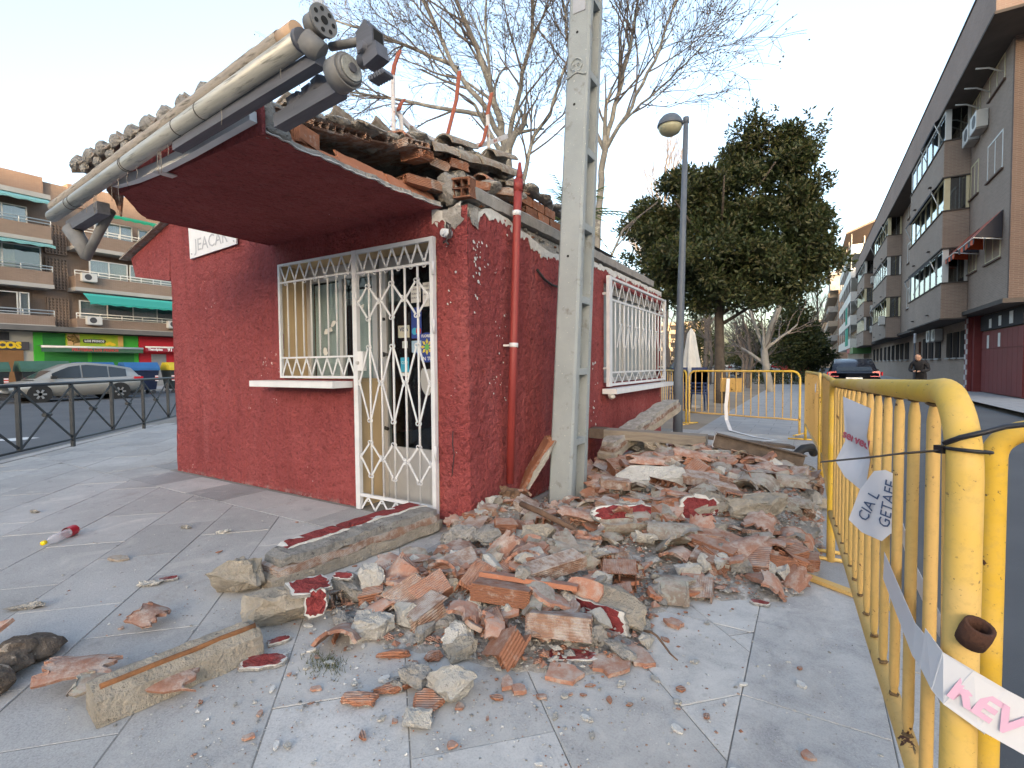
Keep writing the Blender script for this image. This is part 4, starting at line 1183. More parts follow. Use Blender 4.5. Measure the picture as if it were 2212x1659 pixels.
def pole_seg(b, z0, z1, fx0, fx1, fy0, fy1, ch=0.0):
    """box between fractions of the tapering section"""
    vs = []
    for z in (z0, z1):
        cx, cy, hx, hy = pole_c(z)
        vs += [(cx + hx * fx0, cy + hy * fy0, z), (cx + hx * fx1, cy + hy * fy0, z), (cx + hx * fx1, cy + hy * fy1, z), (cx + hx * fx0, cy + hy * fy1, z)]
    b.add(vs, [(3, 2, 1, 0), (4, 5, 6, 7), (0, 1, 5, 4), (1, 2, 6, 5), (2, 3, 7, 6), (3, 0, 4, 7)])


b = MB()
zs_ = np.linspace(-.1, 9.0, 14)
for z0, z1 in zip(zs_, zs_[1:]):    # front flange with chamfered arrises
    vs = []
    for z in (z0, z1):
        cx, cy, hx, hy = pole_c(z); c = .018
        vs += [(cx - hx + c, cy - hy, z), (cx + hx - c, cy - hy, z), (cx + hx, cy - hy + c, z), (cx + hx, cy - hy * .52, z), (cx - hx, cy - hy * .52, z), (cx - hx, cy - hy + c, z)]
    b.add(vs, [(i, (i + 1) % 6, 6 + (i + 1) % 6, 6 + i) for i in range(6)])
    pole_seg(b, z0, z1, -1, 1, .62, 1); pole_seg(b, z0, z1, -.30, .30, -.52, .62)
b.build('shaft', M_pole, PO)
for z in np.arange(.52, 8.9, .60):
    for s_ in (-1, 1):
        b = MB(); pole_seg(b, z, z + .055, .30 * s_ if s_ > 0 else -.985, .985 if s_ > 0 else -.30, -.521, .621); b.build('rib', M_pole, PO)
M_ph = flat('pole_hole', (.015, .015, .015), .9)
for z in (3.31, 3.87, 2.1): cx, cy, hx, hy = pole_c(z); b = MB(); b.cyl((cx - .01, cy - hy + .004, z), (cx - .01, cy - hy - .0015, z), .011, n=10); b.build('bolt_hole', M_ph, PO)
cx, cy, hx, hy = pole_c(4.08); b = MB(); b.bb(cx - .055, cx + .05, cy - hy - .006, cy - hy + .004, 4.02, 4.16)
b.build('plate', pm('grey_plate', (0.36, 0.38, 0.42), (0.3, 0.32, 0.36), scale=15, rough=.6), PO)
# cast danger emblem: a skull over crossed bones
cx, cy, hx, hy = pole_c(3.6); yf = cy - hy - .003; b = MB(); e0 = V(cx - .005, yf, 3.61)
b.tube([e0 + V(.05 * math.cos(a), 0, .055 * math.sin(a)) for a in np.linspace(-.5, math.pi + .5, 12)], .006, 5)
b.tube([e0 + V(-.035, 0, -.025), e0 + V(-.02, 0, -.06), e0 + V(.02, 0, -.06), e0 + V(.035, 0, -.025)], .006, 5)
for s_ in (-1, 1):
    b.tube([e0 + V(.018 * s_ + .010 * math.cos(a), 0, .005 + .010 * math.sin(a)) for a in np.linspace(0, 6.2, 7)], .004, 4)
    b.tube([e0 + V(-.075 * s_, 0, -.09), e0 + V(.03 * s_, 0, -.035)], .007, 5); b.tube([e0 + V(-.075 * s_, 0, -.09), e0 + V(-.085 * s_, 0, -.075)], .008, 5)
b.build('emblem', M_pole, PO)

# ================================================================== street lamp behind the kiosk
M_lampm = pm('blue_grey_paint', (0.10, 0.12, 0.15), (0.08, 0.095, 0.12), scale=5, rough=.5)
LP = empty('street_lamp', (-1.70, 8.0, 0), 'blue-grey street lamp with one globe head behind the kiosk', 'street lamp')
b = MB(); b.tube([(-1.78, 8, -.05), (-1.775, 8, 1.0), (-1.72, 8.0, 3.0), (-1.675, 8, 4.97)], [.075, .07, .05, .036], 14); b.tube([(-1.675, 8, 4.9), (-1.675, 8, 4.99)], .045, 10); b.build('post', M_lampm, LP)
b = MB(); b.tube([(-1.675, 8, 4.93), (-1.80, 8, 4.93)], .03, 8); b.build('arm', M_lampm, LP)
b = MB(); b.lathe([(.03, .17), (.07, .165), (.12, .14), (.165, .09), (.19, .03), (.195, .0), (.19, -.012)], (-1.915, 8, 4.925), 22); b.build('hood', M_lampm, LP)
M_globe = pm('milky_globe', (0.36, 0.35, 0.24), (0.30, 0.29, 0.2), scale=4, rough=.25)
b = MB(); b.lathe([(.178, .0), (.172, -.05), (.14, -.10), (.08, -.135), (.01, -.145)], (-1.915, 8, 4.918), 22); b.build('globe', M_globe, LP)

# ================================================================== yellow pedestrian barriers
def m_yellow(name, a, b_):
    m, t, p = newmat(name)
    g = t.new('ShaderNodeNewGeometry')
    n1 = t.new('ShaderNodeTexNoise', i_Scale=2.2, i_Detail=5.0, i_Roughness=.6); t.link(g.outputs['Position'], n1.inputs['Vector'])
    n2 = t.new('ShaderNodeTexNoise', i_Scale=17.0, i_Detail=6.0, i_Roughness=.62); t.link(g.outputs['Position'], n2.inputs['Vector'])
    n3 = t.new('ShaderNodeTexNoise', i_Scale=60.0, i_Detail=5.0, i_Roughness=.7); t.link(g.outputs['Position'], n3.inputs['Vector'])
    mp = t.new('ShaderNodeMapping'); mp.inputs['Scale'].default_value = (160, 18, 160); t.link(g.outputs['Position'], mp.inputs['Vector'])
    n4 = t.new('ShaderNodeTexNoise', i_Scale=1.0, i_Detail=3.0); t.link(mp.outputs[0], n4.inputs['Vector'])
    c = t.ramp(n1.outputs[0], [(0.40, b_), (0.6, a)])
    c = t.mix(t.ramp(n3.outputs[0], [(0.50, 0.0), (0.72, 0.35)]), c, (0.34, 0.24, 0.09))
    c = t.mix(t.math('MULTIPLY', t.ramp(n4.outputs[0], [(0.66, 0.0), (0.70, 0.9)]), t.ramp(n2.outputs[0], [(0.48, 0.0), (0.58, 1.0)])), c, (0.07, 0.055, 0.04))
    c = t.mix(t.ramp(n2.outputs[0], [(0.655, 0.0), (0.668, 1.0)]), c, (0.075, 0.032, 0.02)); c = t.mix(t.ramp(n1.outputs[0], [(.30, .45), (.42, 0.0)]), c, (.40, .27, .07))
    t.link(c, p.inputs['Base Color']); p.inputs['Roughness'].default_value = .62; p.inputs['Specular IOR Level'].default_value = .3
    b2 = t.new('ShaderNodeBump', i_Strength=.3, i_Distance=.002); t.link(n2.outputs[0], b2.inputs['Height']); t.link(b2.outputs[0], p.inputs['Normal'])
    return m


M_yel = m_yellow('barrier_yellow', (0.62, 0.42, 0.14), (0.62, 0.39, 0.035))
M_yel_b = m_yellow('barrier_buff', (0.58, 0.37, 0.13), (0.56, 0.36, 0.12))
M_rust = pm('rust', (0.09, 0.04, 0.025), (0.05, 0.025, 0.018), scale=30, rough=.95, bump=.6, bscale=120)


M_weld = pm('rusty_weld', (.22, .14, .06), (.07, .045, .03), scale=120, rough=.9)


def barrier(A, B, zA, zB, label, rt=.019, rb=.0095, nb=17, zb=(.25, .25), plate=None, floor=(0, 0), bars=None, R=.13):
    A = Vector((A[0], A[1], 0)); B = Vector((B[0], B[1], 0))
    root = empty('pedestrian_barrier', (A + B) / 2, label, 'barrier', 'yellow pedestrian barriers')
    d = (B - A).normalized(); L = (B - A).length

    def top(s, dz=0): return A + d * s + V(0, 0, zA + (zB - zA) * s / L + dz)

    def low(s, z): return A + d * s + V(0, 0, z)

    def zl(s): return zb[0] + (zb[1] - zb[0]) * s / L
    pts = [low(0, floor[0]), low(0, zb[0]), low(0, zA - R)]
    pts += [A + d * (R - R * math.cos(a)) + V(0, 0, zA - R + R * math.sin(a)) for a in np.linspace(.2, math.pi / 2, 8)]
    pts += [top(s) for s in np.linspace(R + .1, L - R - .1, 8)]
    pts += [B - d * (R - R * math.cos(a)) + V(0, 0, zB - R + R * math.sin(a)) for a in np.linspace(math.pi / 2, .2, 8)]
    pts += [low(L, zB - R), low(L, zb[1]), low(L, floor[1])]
    b = MB(); b.tube(pts, rt, 14); b.build('frame', M_yel, root)
    b = MB(); b.tube([low(rt * .6, zl(0))] + [low(L * k / 6, zl(L * k / 6) + .004 * math.sin(k * 2)) for k in range(1, 6)] + [low(L - rt * .6, zl(L))], rt * .85, 12); b.build('bottom_rail', M_yel_b, root)
    for i in range(nb):
        s = L * (i + 1) / (nb + 1) if bars is None else bars[i]
        p0 = low(s, zl(s) + rt * .8); p1 = top(s, -rt * .8); u = (p1 - p0)
        b = MB(); wob = d * RND.uniform(-.004, .004)
        b.tube([p0, p0 + u * .02, p0 + u * .05, p0 + u * .5 + wob, p0 + u * .95, p0 + u * .98, p1], [rb * .4, rb * .75, rb, rb, rb, rb * .75, rb * .4], 8); b.build('bar', M_yel_b, root)
        if bars is not None:
            for e_, dz in ((p0, .004), (p1, -.004)): b = MB(); lump(b, e_ + V(0, 0, dz), rb * 1.05, i * 3 + (dz > 0), 2, (1, 1.1, .5), rough=.5); b.build('weld', M_weld, root)
    for s, f in ((0, floor[0]), (L, floor[1])):
        c = low(s, f + .012); n_ = Vector((-d.y, d.x, 0)); b = MB(); b.tube([c - n_ * .24, c + n_ * .24], .012, 8); b.build('foot', M_yel, root)
    if plate:
        s0, s1, z0, z1 = plate; b = MB(); n_ = Vector((-d.y, d.x, 0)) * -.016
        q = [A + d * s0 + n_, A + d * s1 + n_]; b.bar(q[0] + V(0, 0, (z0 + z1) / 2), q[1] + V(0, 0, (z0 + z1) / 2), z1 - z0, .004, up=tuple(n_)); b.build('plate', M_yel_b, root)
    return root, top, low


B1, top1, low1 = barrier((.205, 1.0), (.12, 3.52), 1.15, 1.085, 'nearest worn yellow barrier with torn papers and a long cable tie', rt=.0225, rb=.0108, nb=14, zb=(.37, .30), floor=(.02, 0),
                         bars=[.19 + .161 * i for i in range(14)])
B0, top0, low0 = barrier((.325, 1.37), (2.35, .72), 1.065, 1.085, 'barrier tied to the nearest one, running off the right edge', rt=.021, rb=.011, nb=14, zb=(.25, .25), R=.06)
barrier((.13, 3.66), (.12, 6.10), 1.085, 1.08, 'yellow barrier just beyond the nearest one, beside the rubble heap', nb=16)
barrier((.10, 6.28), (-.05, 8.95), 1.08, 1.07, 'leaning yellow barrier at the far end of the rubble heap', nb=16)
barrier((-.14, 9.55), (-2.06, 10.25), 1.07, 1.07, 'yellow barrier with a blank plate standing across the path', nb=14, plate=(.99, 1.40, .68, .94))
barrier((-2.16, 10.45), (-3.9, 13.9), 1.07, 1.05, 'yellow barrier seen between the kiosk corner and the lamp post', nb=16)
# flat buff strap beside the near upright
b = MB(); b.bar((.262, 1.27, .02), (.245, 1.25, 1.04), .055, .012, up=(.6, -.8, 0)); b.build('strap', M_yel_b, B0)
q0 = low1(0, .80) + V(.008, -.024, 0)
b = MB(); b.lathe([(.013, -.016), (.0185, -.018), (.0195, .0), (.0185, .017), (.0135, .0165), (.0125, 0), (.013, -.016)], (0, 0, 0), 16, M=Matrix.Translation(q0 + V(0, -.015, 0)) @ Matrix.Rotation(.25, 4, 'Y') @ Matrix.Rotation(.35, 4, 'X')); b.build('rusty_sleeve', M_rust, B1)

# cable ties
M_tie = flat('black_nylon', (.012, .012, .016), .45)


def ring(c, ax, r, n=14):
    ax = Vector(ax).normalized(); u = ax.orthogonal().normalized(); w = ax.cross(u)
    return [Vector(c) + (u * math.cos(6.2832 * i / n) + w * math.sin(6.2832 * i / n)) * r for i in range(n)]


T1 = empty('cable_tie', (.2, 1.0, 1.05), 'long black cable tie with its tail pointing left from the barrier post', 'cable tie')
uc = low1(0, 1.075)
b = MB(); b.tube(ring(uc + V(.004, .004, -.01), (0.05, .1, 1), .0262), .003, 5, closed=True); b.build('loop', M_tie, T1)
b = MB(); b.box(uc + V(-.026, .012, -.012), (.014, .014, .012), rotm(0, 0, .6)); b.build('head', M_tie, T1)
b = MB(); p0 = uc + V(-.028, .010, -.014); P_ = [p0, p0 + V(-.05, -.018, -.006), p0 + V(-.10, -.04, -.014), p0 + V(-.16, -.065, -.022)]
for i, (a, c) in enumerate(zip(P_, P_[1:])): b.bar(a, c, .0075 - .0012 * i, .0018, up=(.3, .6, .9))
b.build('tail', M_tie, T1)
T2 = empty('cable_tie', (.2, .85, 1.08), 'black cable tie binding the two barriers at the right edge', 'cable tie')
b = MB(); b.tube([uc + V(-.026, -.006, .0), uc + V(-.012, -.026, .012), uc + V(.014, -.028, .022), uc + V(.04, -.012, .03), uc + V(.075, .01, .034), uc + V(.12, .05, .034)], .004, 6); b.build('strap', M_tie, T2)

# torn papers and plastic tape tied to the barrier
M_sheetp = pm('damp_paper', (0.62, 0.62, 0.66), (0.52, 0.52, 0.57), scale=8, rough=.7)
M_ink_r = flat('faded_red_print', (0.42, 0.10, 0.14), .8)
M_ink_b = flat('navy_print', (0.05, 0.08, 0.16), .8)
M_pink = flat('pink_print', (0.62, 0.38, 0.50), .7)
M_tape = pm('white_plastic_tape', (0.66, 0.66, 0.68), (0.58, 0.58, 0.61), scale=5, rough=.35)


def paper(name, poly, M, mat, label, cat, curl=.0, th=.0012):
    """thin sheet with a slight roll"""
    b = MB(); n = len(poly); c = Vector((sum(p[0] for p in poly) / n, sum(p[1] for p in poly) / n))
    vs = []; rings = 4
    for z in (0, th):
        vs.append(V(c.x, c.y, z))
        for k in range(1, rings + 1):
            for p in poly:
                q = c + (Vector(p) - c) * (k / rings); vs.append(V(q.x, q.y, z + curl * ((q.x) ** 2 * 8 + math.sin(q.y * 30) * .04)))
    m_ = 1 + rings * n; fs = []
    for s_ in (0, 1):
        o = s_ * m_
        for i in range(n):
            f = (o, o + 1 + i, o + 1 + (i + 1) % n); fs.append(f if s_ else f[::-1])
            for k in range(rings - 1):
                a = o + 1 + k * n
                f = (a + i, a + n + i, a + n + (i + 1) % n, a + (i + 1) % n); fs.append(f if s_ else f[::-1])
    b.add(vs, fs, 0, True, M)
    o = b.build(name, mat, None, label, cat)
    return o


dB = (Vector((.125, 3.52, 0)) - Vector((.155, .8, 0))).normalized()
# seen from the square the barrier faces -X; x axis runs away from the camera to the left in the picture
Mp1 = frame_m((.135, 1.95, .955), (.62, -.78, 0), (0, 0, 1)) @ Matrix.Scale(.78, 4)
o = paper('notice', [(-.075, .17), (.07, .13), (.075, .02), (.07, -.08), (.04, -.22), (-.04, -.17), (-.085, -.11), (-.06, -.02)], Mp1, M_sheetp, 'torn white sheet printed served tied to the nearest barrier', 'notice', .4)
text_mesh('lettering', 'served', .052, M_ink_r, o, Mp1 @ Matrix.Translation((-.002, -.005, .006)) @ Matrix.Rotation(-.25, 4, 'Z'), .0005, bold=.0015)
Mp2 = frame_m((.152, 1.60, .83), (.90, -.42, -.05), (0, 0, 1)) @ Matrix.Scale(.84, 4)
o = paper('notice', [(-.01, .10), (.02, .11), (.05, .10), (.06, .02), (.068, -.07), (.045, -.085), (.025, -.115), (-.03, -.105), (-.07, -.075), (-.045, .03)], Mp2, M_sheetp, 'torn paper printed CIAL and GETAFE on the nearest barrier', 'notice', 0)
text_mesh('lettering', 'GETAFE', .043, M_ink_b, o, Mp2 @ Matrix.Translation((.035, .005, .006)) @ Matrix.Rotation(1.5, 4, 'Z'), .0005, shear=.1)
text_mesh('lettering', 'CIA L', .043, M_ink_b, o, Mp2 @ Matrix.Translation((-.015, -.015, .006)) @ Matrix.Rotation(1.28, 4, 'Z'), .0005, shear=.1)


def tape(name, pts, w, label, side=(0, 0, 1), mat=None):
    b = MB(); P_ = [Vector(p) for p in pts]; vs = []
    for i, p in enumerate(P_):
        t = (P_[min(i + 1, len(P_) - 1)] - P_[max(i - 1, 0)]).normalized(); s_ = Vector(side); s_ = (s_ - t * s_.dot(t)).normalized(); n_ = t.cross(s_)
        vs += [p + s_ * w / 2, p - s_ * w / 2, p - s_ * w / 2 + n_ * .0008, p + s_ * w / 2 + n_ * .0008]
    fs = []
    for i in range(len(P_) - 1):
        a = i * 4; c = a + 4; fs += [(a, a + 1, c + 1, c), (a + 1, a + 2, c + 2, c + 1), (a + 2, a + 3, c + 3, c + 2), (a + 3, a, c, c + 3)]
    fs += [(3, 2, 1, 0), tuple(len(vs) - 4 + k for k in range(4))]
    b.add(vs, fs, 0, False)
    return b.build(name, mat or M_tape, None, label, 'tape')


tape('barrier_tape', [low1(.50, .70) + V(-.026, 0, 0), low1(.36, .685) + V(-.024, 0, 0), low1(.20, .665) + V(-.02, 0, 0), low1(.10, .66) + V(.005, 0, -.01), low1(.04, .66) + V(.045, 0, -.02)], .07, 'white plastic tape looped round bars of the nearest barrier')
tape('barrier_tape', [low1(1.0, .93) + V(.03, 0, 0), low1(.85, .86) + V(.03, 0, 0), low1(.70, .76) + V(.035, 0, 0), low1(.50, .69) + V(.035, 0, 0), low1(.3, .66) + V(.04, 0, 0)], .05, 'slack white tape hanging behind the nearest barrier bars')
o = tape('barrier_tape', [uc + V(-.040, .03, -.345), uc + V(-.030, -.018, -.355), uc + V(-.008, -.033, -.365), uc + V(.03, -.034, -.385), uc + V(.09, -.03, -.41), uc + V(.20, -.02, -.44)], .075, 'white tape with pink letters wound round the near barrier post')
Mt = frame_m(uc + V(.022, -.0362, -.384), (.05, -.002, -.026), (0, .1, 1)); text_mesh('lettering', 'REV', .050, M_pink, o, Mt, .0004, bold=.002)
tape('barrier_tape', [low0(.12, .98), low0(.16, .86) + V(.01, -.01, 0), low0(.22, .74) + V(.02, -.01, 0), low0(.34, .62)], .07, 'white tape end drooping from the barrier at the right edge')
# tape hanging from the plate barrier and lying across the path
tape('barrier_tape', [(-1.30, 9.93, .93), (-1.31, 9.92, .7), (-1.335, 9.91, .42), (-1.32, 9.9, .16), (-1.2, 9.5, .02), (-.75, 8.9, .008), (-.45, 8.7, .006), (-.75, 8.3, .006), (-.95, 8.15, .006)], .06, 'white tape hanging from the far barrier onto the path', (1, .2, 0))
tape('barrier_tape', [(.07, 6.9, .98), (.06, 6.75, .90), (.05, 6.6, .93), (.05, 6.5, .85)], .09, 'white and black tape knotted on the leaning barrier', (0, 0, 1))
b = MB(); b.tube([(.30, 6.75, 0.0), (.30, 6.75, .95)], .06, 14); b.tube([(.30, 6.75, .95), (.30, 6.75, 1.0)], [.065, .05], 14); b.build('bollard', flat('black_bollard', (.015, .015, .016), .5), None, 'black metal bollard behind the leaning barrier', 'bollard')
# buff metal strip lying at the barrier foot
b = MB(); b.bar((-.24, 3.30, .015), (.42, 2.92, .012), .05, .02); b.build('metal_strip', M_yel_b, None, 'buff metal strip lying on the paving under the nearest barrier', 'metal strip')

# ================================================================== plastic bottle
M_pet, t_, p_ = newmat('clear_plastic'); p_.inputs['Base Color'].default_value = (.78, .74, .76, 1); p_.inputs['Roughness'].default_value = .18; p_.inputs['Alpha'].default_value = .42
BT = empty('plastic_bottle', (-4.48, 1.28, 0.0), 'crushed clear plastic bottle with yellow cap and red label lying on the paving', 'bottle')
bd = (V(-4.60, 1.42, 0) - V(-4.37, 1.13, 0)).normalized(); bl = Matrix.Translation((-4.40, 1.17, .036)) @ bd.to_track_quat('Z', 'Y').to_matrix().to_4x4()
b = MB(); prof = [(.013, .0), (.013, .02), (.02, .04), (.034, .075), (.036, .10), (.034, .14), (.0355, .17), (.0355, .27), (.034, .285), (.022, .29)]
b.lathe(prof, (0, 0, 0), 18, M=bl)
b.v = [(x_, y_, max(.001, z_ * (1 - .25 * max(0, math.sin((x_ * 31 + y_ * 17)) ) * .6))) for x_, y_, z_ in b.v]
b.build('body', M_pet, BT)
b = MB(); b.tube([bl @ V(0, 0, .20), bl @ V(0, 0, .27)], .0372, 18, cap=False); b.v = [(x_, y_, max(.002, z_)) for x_, y_, z_ in b.v]; lab = b.build('wrapper', flat('red_label', (.42, .02, .035), .4), BT)
b = MB(); b.lathe([(.0153, -.012), (.016, -.01), (.016, .008), (.0155, .01)], (0, 0, 0), 14, M=bl); b.build('cap', flat('yellow_cap', (.75, .55, .01), .4), BT)
# ================================================================== the rubble
M_dust = pm('rubble_dust', (0.34, 0.325, 0.305), (0.2, 0.185, 0.17), scale=18, rough=.97, bump=.9, bscale=70, bdist=.012, spot=(0.36, 0.19, 0.13), spot_scale=35, spot_lo=.64, spot2=(0.52, 0.51, 0.49), spot2_scale=9, spot2_lo=.56)
M_tan = pm('tan_mortar', (0.42, 0.375, 0.31), (0.29, 0.255, 0.205), scale=12, rough=.95, bump=1.0, bscale=48, bdist=.03, spot=(0.16, 0.14, 0.115), spot_scale=30, spot_lo=.66)
M_pale = pm('pale_mortar', (0.55, 0.53, 0.49), (0.42, 0.405, 0.375), scale=10, rough=.95, bump=1.0, bscale=52, bdist=.028, objvar=.12, spot=(0.3, 0.28, 0.25), spot_scale=36, spot_lo=.65)
M_redp = m_stucco('red_paint_flake', (0.30, 0.052, 0.052), (0.235, 0.038, 0.04))
M_rusty = pm('rust_streak', (0.28, 0.13, 0.055), (0.17, 0.075, 0.035), scale=20, rough=.9, bump=.4)
M_wood = pm('old_grey_timber', (0.30, 0.265, 0.22), (0.19, 0.165, 0.14), scale=5, rough=.9, bump=.5, bscale=40, stretch=(.6, 9, 9))
M_steel = pm('rusted_steel', (0.16, 0.125, 0.10), (0.09, 0.07, 0.058), scale=14, rough=.8, bump=.4, metal=.2)
M_bark = pm('rusty_pipe', (0.20, 0.12, 0.075), (0.11, 0.07, 0.05), scale=16, rough=.9, bump=.4)
M_moss = pm('dry_moss', (0.10, 0.11, 0.045), (0.055, 0.06, 0.03), scale=30, rough=.95)
HEAP = [(-1.0, 5.0, .30, .78, 1.2), (-.80, 3.45, .17, .70, .6), (-1.25, 2.40, .12, .44, .44), (-2.02, 3.15, .16, .22, .35), (-1.75, 1.85, .06, .4, .4), (-.20, 4.5, .14, .35, .9), (-.35, 3.6, .07, .35, .35), (-1.15, 1.95, .06, .55, .34)]


def heap(x, y):
    h = sum(a * math.exp(-((x - cx) / sx) ** 2 - ((y - cy) / sy) ** 2) for cx, cy, a, sx, sy in HEAP)
    h *= max(0.0, min(1.0, (.16 - x) / .25))
    px, py = (x + 1.8), (y - 3.9)
    return max(0.0, h - .022) * (1 - .75 * math.exp(-(px * px + py * py) / .05))


b = MB(); nx, ny = 78, 200; vs = []
for j in range(ny + 1):
    for i in range(nx + 1):
        x = -2.75 + 2.95 * i / nx; y = 1.1 + 6.6 * j / ny
        h = heap(x, y); vs.append((x, y, h - .03 * (h < .004) + min(h * 4, 1) * (nz((x, y, 0), 9, .03) + nz((x, y, 4), 26, .014))))
fs = []
for j in range(ny):
    for i in range(nx):
        a = j * (nx + 1) + i
        if max(vs[a][2], vs[a + 1][2], vs[a + nx + 1][2], vs[a + nx + 2][2]) > -.02: fs.append((a, a + 1, a + nx + 2, a + nx + 1))
b.add(vs, fs, 0, True)
b.build('rubble_mound', M_dust, None, 'grey mound of dust and fine debris under the broken masonry', 'rubble', None, 'stuff')


# ---------------------------------------------------------------- shapes of broken masonry
def rock_mesh(name, sx, sy, sz, seed, mat, n=16, cuts=2, rough=.06, boxy=.75):
    r = random.Random(seed); bm = bmesh.new()
    for _ in range(n):
        d = Vector((r.gauss(0, 1), r.gauss(0, 1), r.gauss(0, 1))).normalized()
        m_ = max(abs(d.x), abs(d.y), abs(d.z)); d = d * (1 - boxy) + d / m_ * boxy
        bm.verts.new((d.x * sx / 2, d.y * sy / 2, d.z * sz / 2))
    bmesh.ops.convex_hull(bm, input=bm.verts)
    loose = [v for v in bm.verts if not v.link_faces]; bmesh.ops.delete(bm, geom=loose, context='VERTS')
    if cuts: bmesh.ops.subdivide_edges(bm, edges=bm.edges, cuts=cuts, use_grid_fill=True)
    s = (sx * sy * sz) ** (1 / 3)
    for v in bm.verts:
        v.co += Vector((noise.noise(v.co * 3.2 / s + Vector((seed, 0, 0))), noise.noise(v.co * 3.2 / s + Vector((0, seed, 0))), noise.noise(v.co * 3.2 / s + Vector((0, 0, seed))))) * s * rough * 1.6
        v.co += v.co.normalized() * (noise.noise(v.co * 11 / s) + .6 * noise.noise(v.co * 25 / s)) * s * rough * 1.3
    bmesh.ops.recalc_face_normals(bm, faces=bm.faces)
    me = bpy.data.meshes.new(name); bm.to_mesh(me); bm.free(); me.materials.append(mat)
    return me


def plate_mesh(name, sx, sy, th, seed, mat, n=9, amp=.28):
    r = random.Random(seed); k = r.choice([4, 5, 5, 6]); an = sorted(2 * math.pi * (i + r.uniform(-.38, .38)) / k for i in range(k)); P_ = []
    for i, a in enumerate(an):
        q = r.uniform(.75, 1.2); p = (math.cos(a) * sx * .55 * q, math.sin(a) * sy * .6 * q); P_.append(p)
        a2 = (a + (an[(i + 1) % k] + (2 * math.pi if i == k - 1 else 0))) / 2; c = math.cos(math.pi / k) * r.uniform(.97, 1.10); P_.append((math.cos(a2) * sx * .55 * c, math.sin(a2) * sy * .6 * c))
    b = MB(); b.prism(P_, -th / 2, th / 2)
    return b.mesh(name, mat)


def painted_mesh(name, sx, sy, th, seed, mats, n=15, inset=.93):
    """mortar slab carrying a skin of white plaster and red paint, edges torn back"""
    n = n + 13; r = random.Random(seed); P_ = jag(n, sx / 2, sy / 2, .12, r, seed); b = MB()
    b.prism(P_, -th / 2, th / 2 - .006, mi=0)
    q = [(p[0] * r.uniform(.90, 1.0), p[1] * r.uniform(.90, 1.0)) for p in P_]; b.prism(q, th / 2 - .0055, th / 2 - .002, mi=1)
    q = [(p[0] * r.uniform(.74, inset), p[1] * r.uniform(.74, inset)) for p in P_]; b.prism(q, th / 2 - .0018, th / 2, mi=2)
    return b.mesh(name, mats)


HEROES = [(-.60, 3.42), (-1.0, 3.2), (-.28, 3.4), (-.80, 2.2), (-1.9, 3.6), (-2.1, 1.4)]


def hides(x, y):
    for hx, hy in HEROES:
        L = math.hypot(hx, hy); cx, cy = -hx / L, -hy / L; dx, dy = x - hx, y - hy; al = dx * cx + dy * cy; pe = abs(dx * cy - dy * cx)
        if -.10 < al < .30 and pe < .15: return True
    return False


def put(name, me, x, y, z, yaw=0, pitch=0, roll=0, label=None, cat=None, group=None, scale=1.0):
    if not group and z > .07: z = max(z, heap(x, y) + .055); HEROES.append((x, y))
    o = link_mesh(name, me, None, (x, y, z), (roll, pitch, yaw), (scale,) * 3)
    return tag(o, label, cat, group)


PL = [M_mortar, M_plaster, M_redp]


def layered_beam(A, B, w, h, label, name='wall_fragment', seed=1, N=22, red=True):
    """a length of broken wall: mortar below, brick courses, mortar above, painted render on one edge"""
    A = Vector(A); B = Vector(B); d = (B - A).normalized(); L = (B - A).length; side = Vector((-d.y, d.x, 0)).normalized(); r = random.Random(seed)
    root = empty(name, (A + B) / 2 - V(0, 0, (A.z + B.z) / 2), label, 'masonry')

    def band(nm, s0, s1, z0, z1, mat, amp, a=0.0, c=1.0, ph=0.0):
        b = MB(); vs = []
        for i in range(N + 1):
            t_ = a + (c - a) * i / N; p = A + (B - A) * t_; sk = 1.0
            if i in (0, N): sk = .82
            e = [nz((t_ * 7 + ph, k * 3.3, seed), 1.0, amp) + nz((t_ * 25 + ph, k * 3.3, seed), 1.0, amp * .5) for k in range(4)]
            for k, (ss, zz) in enumerate(((s0, z0), (s1, z0), (s1, z1), (s0, z1))):
                vs.append(p + side * ((ss + (e[k] / w if ss else 0)) * w * sk) + V(0, 0, zz * h * (.9 if sk < 1 else 1) + e[(k + 1) % 4] * (0 if zz == 0 else 1)))
        fs = []
        for i in range(N):
            q = i * 4; u = q + 4; fs += [(q + k, q + (k + 1) % 4, u + (k + 1) % 4, u + k) for k in range(4)]
        fs += [(3, 2, 1, 0), tuple(N * 4 + k for k in range(4))]
        b.add(vs, fs); return b.build(nm, mat, root)
    band('lower_mortar', -.5, .5, 0.0, .40, M_tan, .022)
    band('brick_course', -.47, .44, .40, .68, M_brick2, .016, .03, .985, 2.0)
    band('upper_mortar', -.42, .46, .66, .97, M_mortar, .026, .05, .97, 5.0)
    if red:
        band('plaster_edge', .05, .5, .93, 1.02, M_plaster, .016, .10, .97, 8.0)
        band('painted_render', .10, .49, 1.0, 1.06, M_redp, .012, .12, .955, 9.0)
    return root


# ---------------------------------------------------------------- the pieces one can point at
layered_beam((-2.55, 1.56, .0), (-2.40, 2.80, .02), .27, .165, 'long broken lintel with red painted edge lying below the door', seed=3)
b = MB(); p = rock_mesh('broken_end', .26, .24, .19, 5, M_tan, 20, 3, .07); o = put('mortar_chunk', p, -2.60, 1.47, .085, .5, label='rough tan mortar lump at the near end of the long painted lintel', cat='mortar chunk')
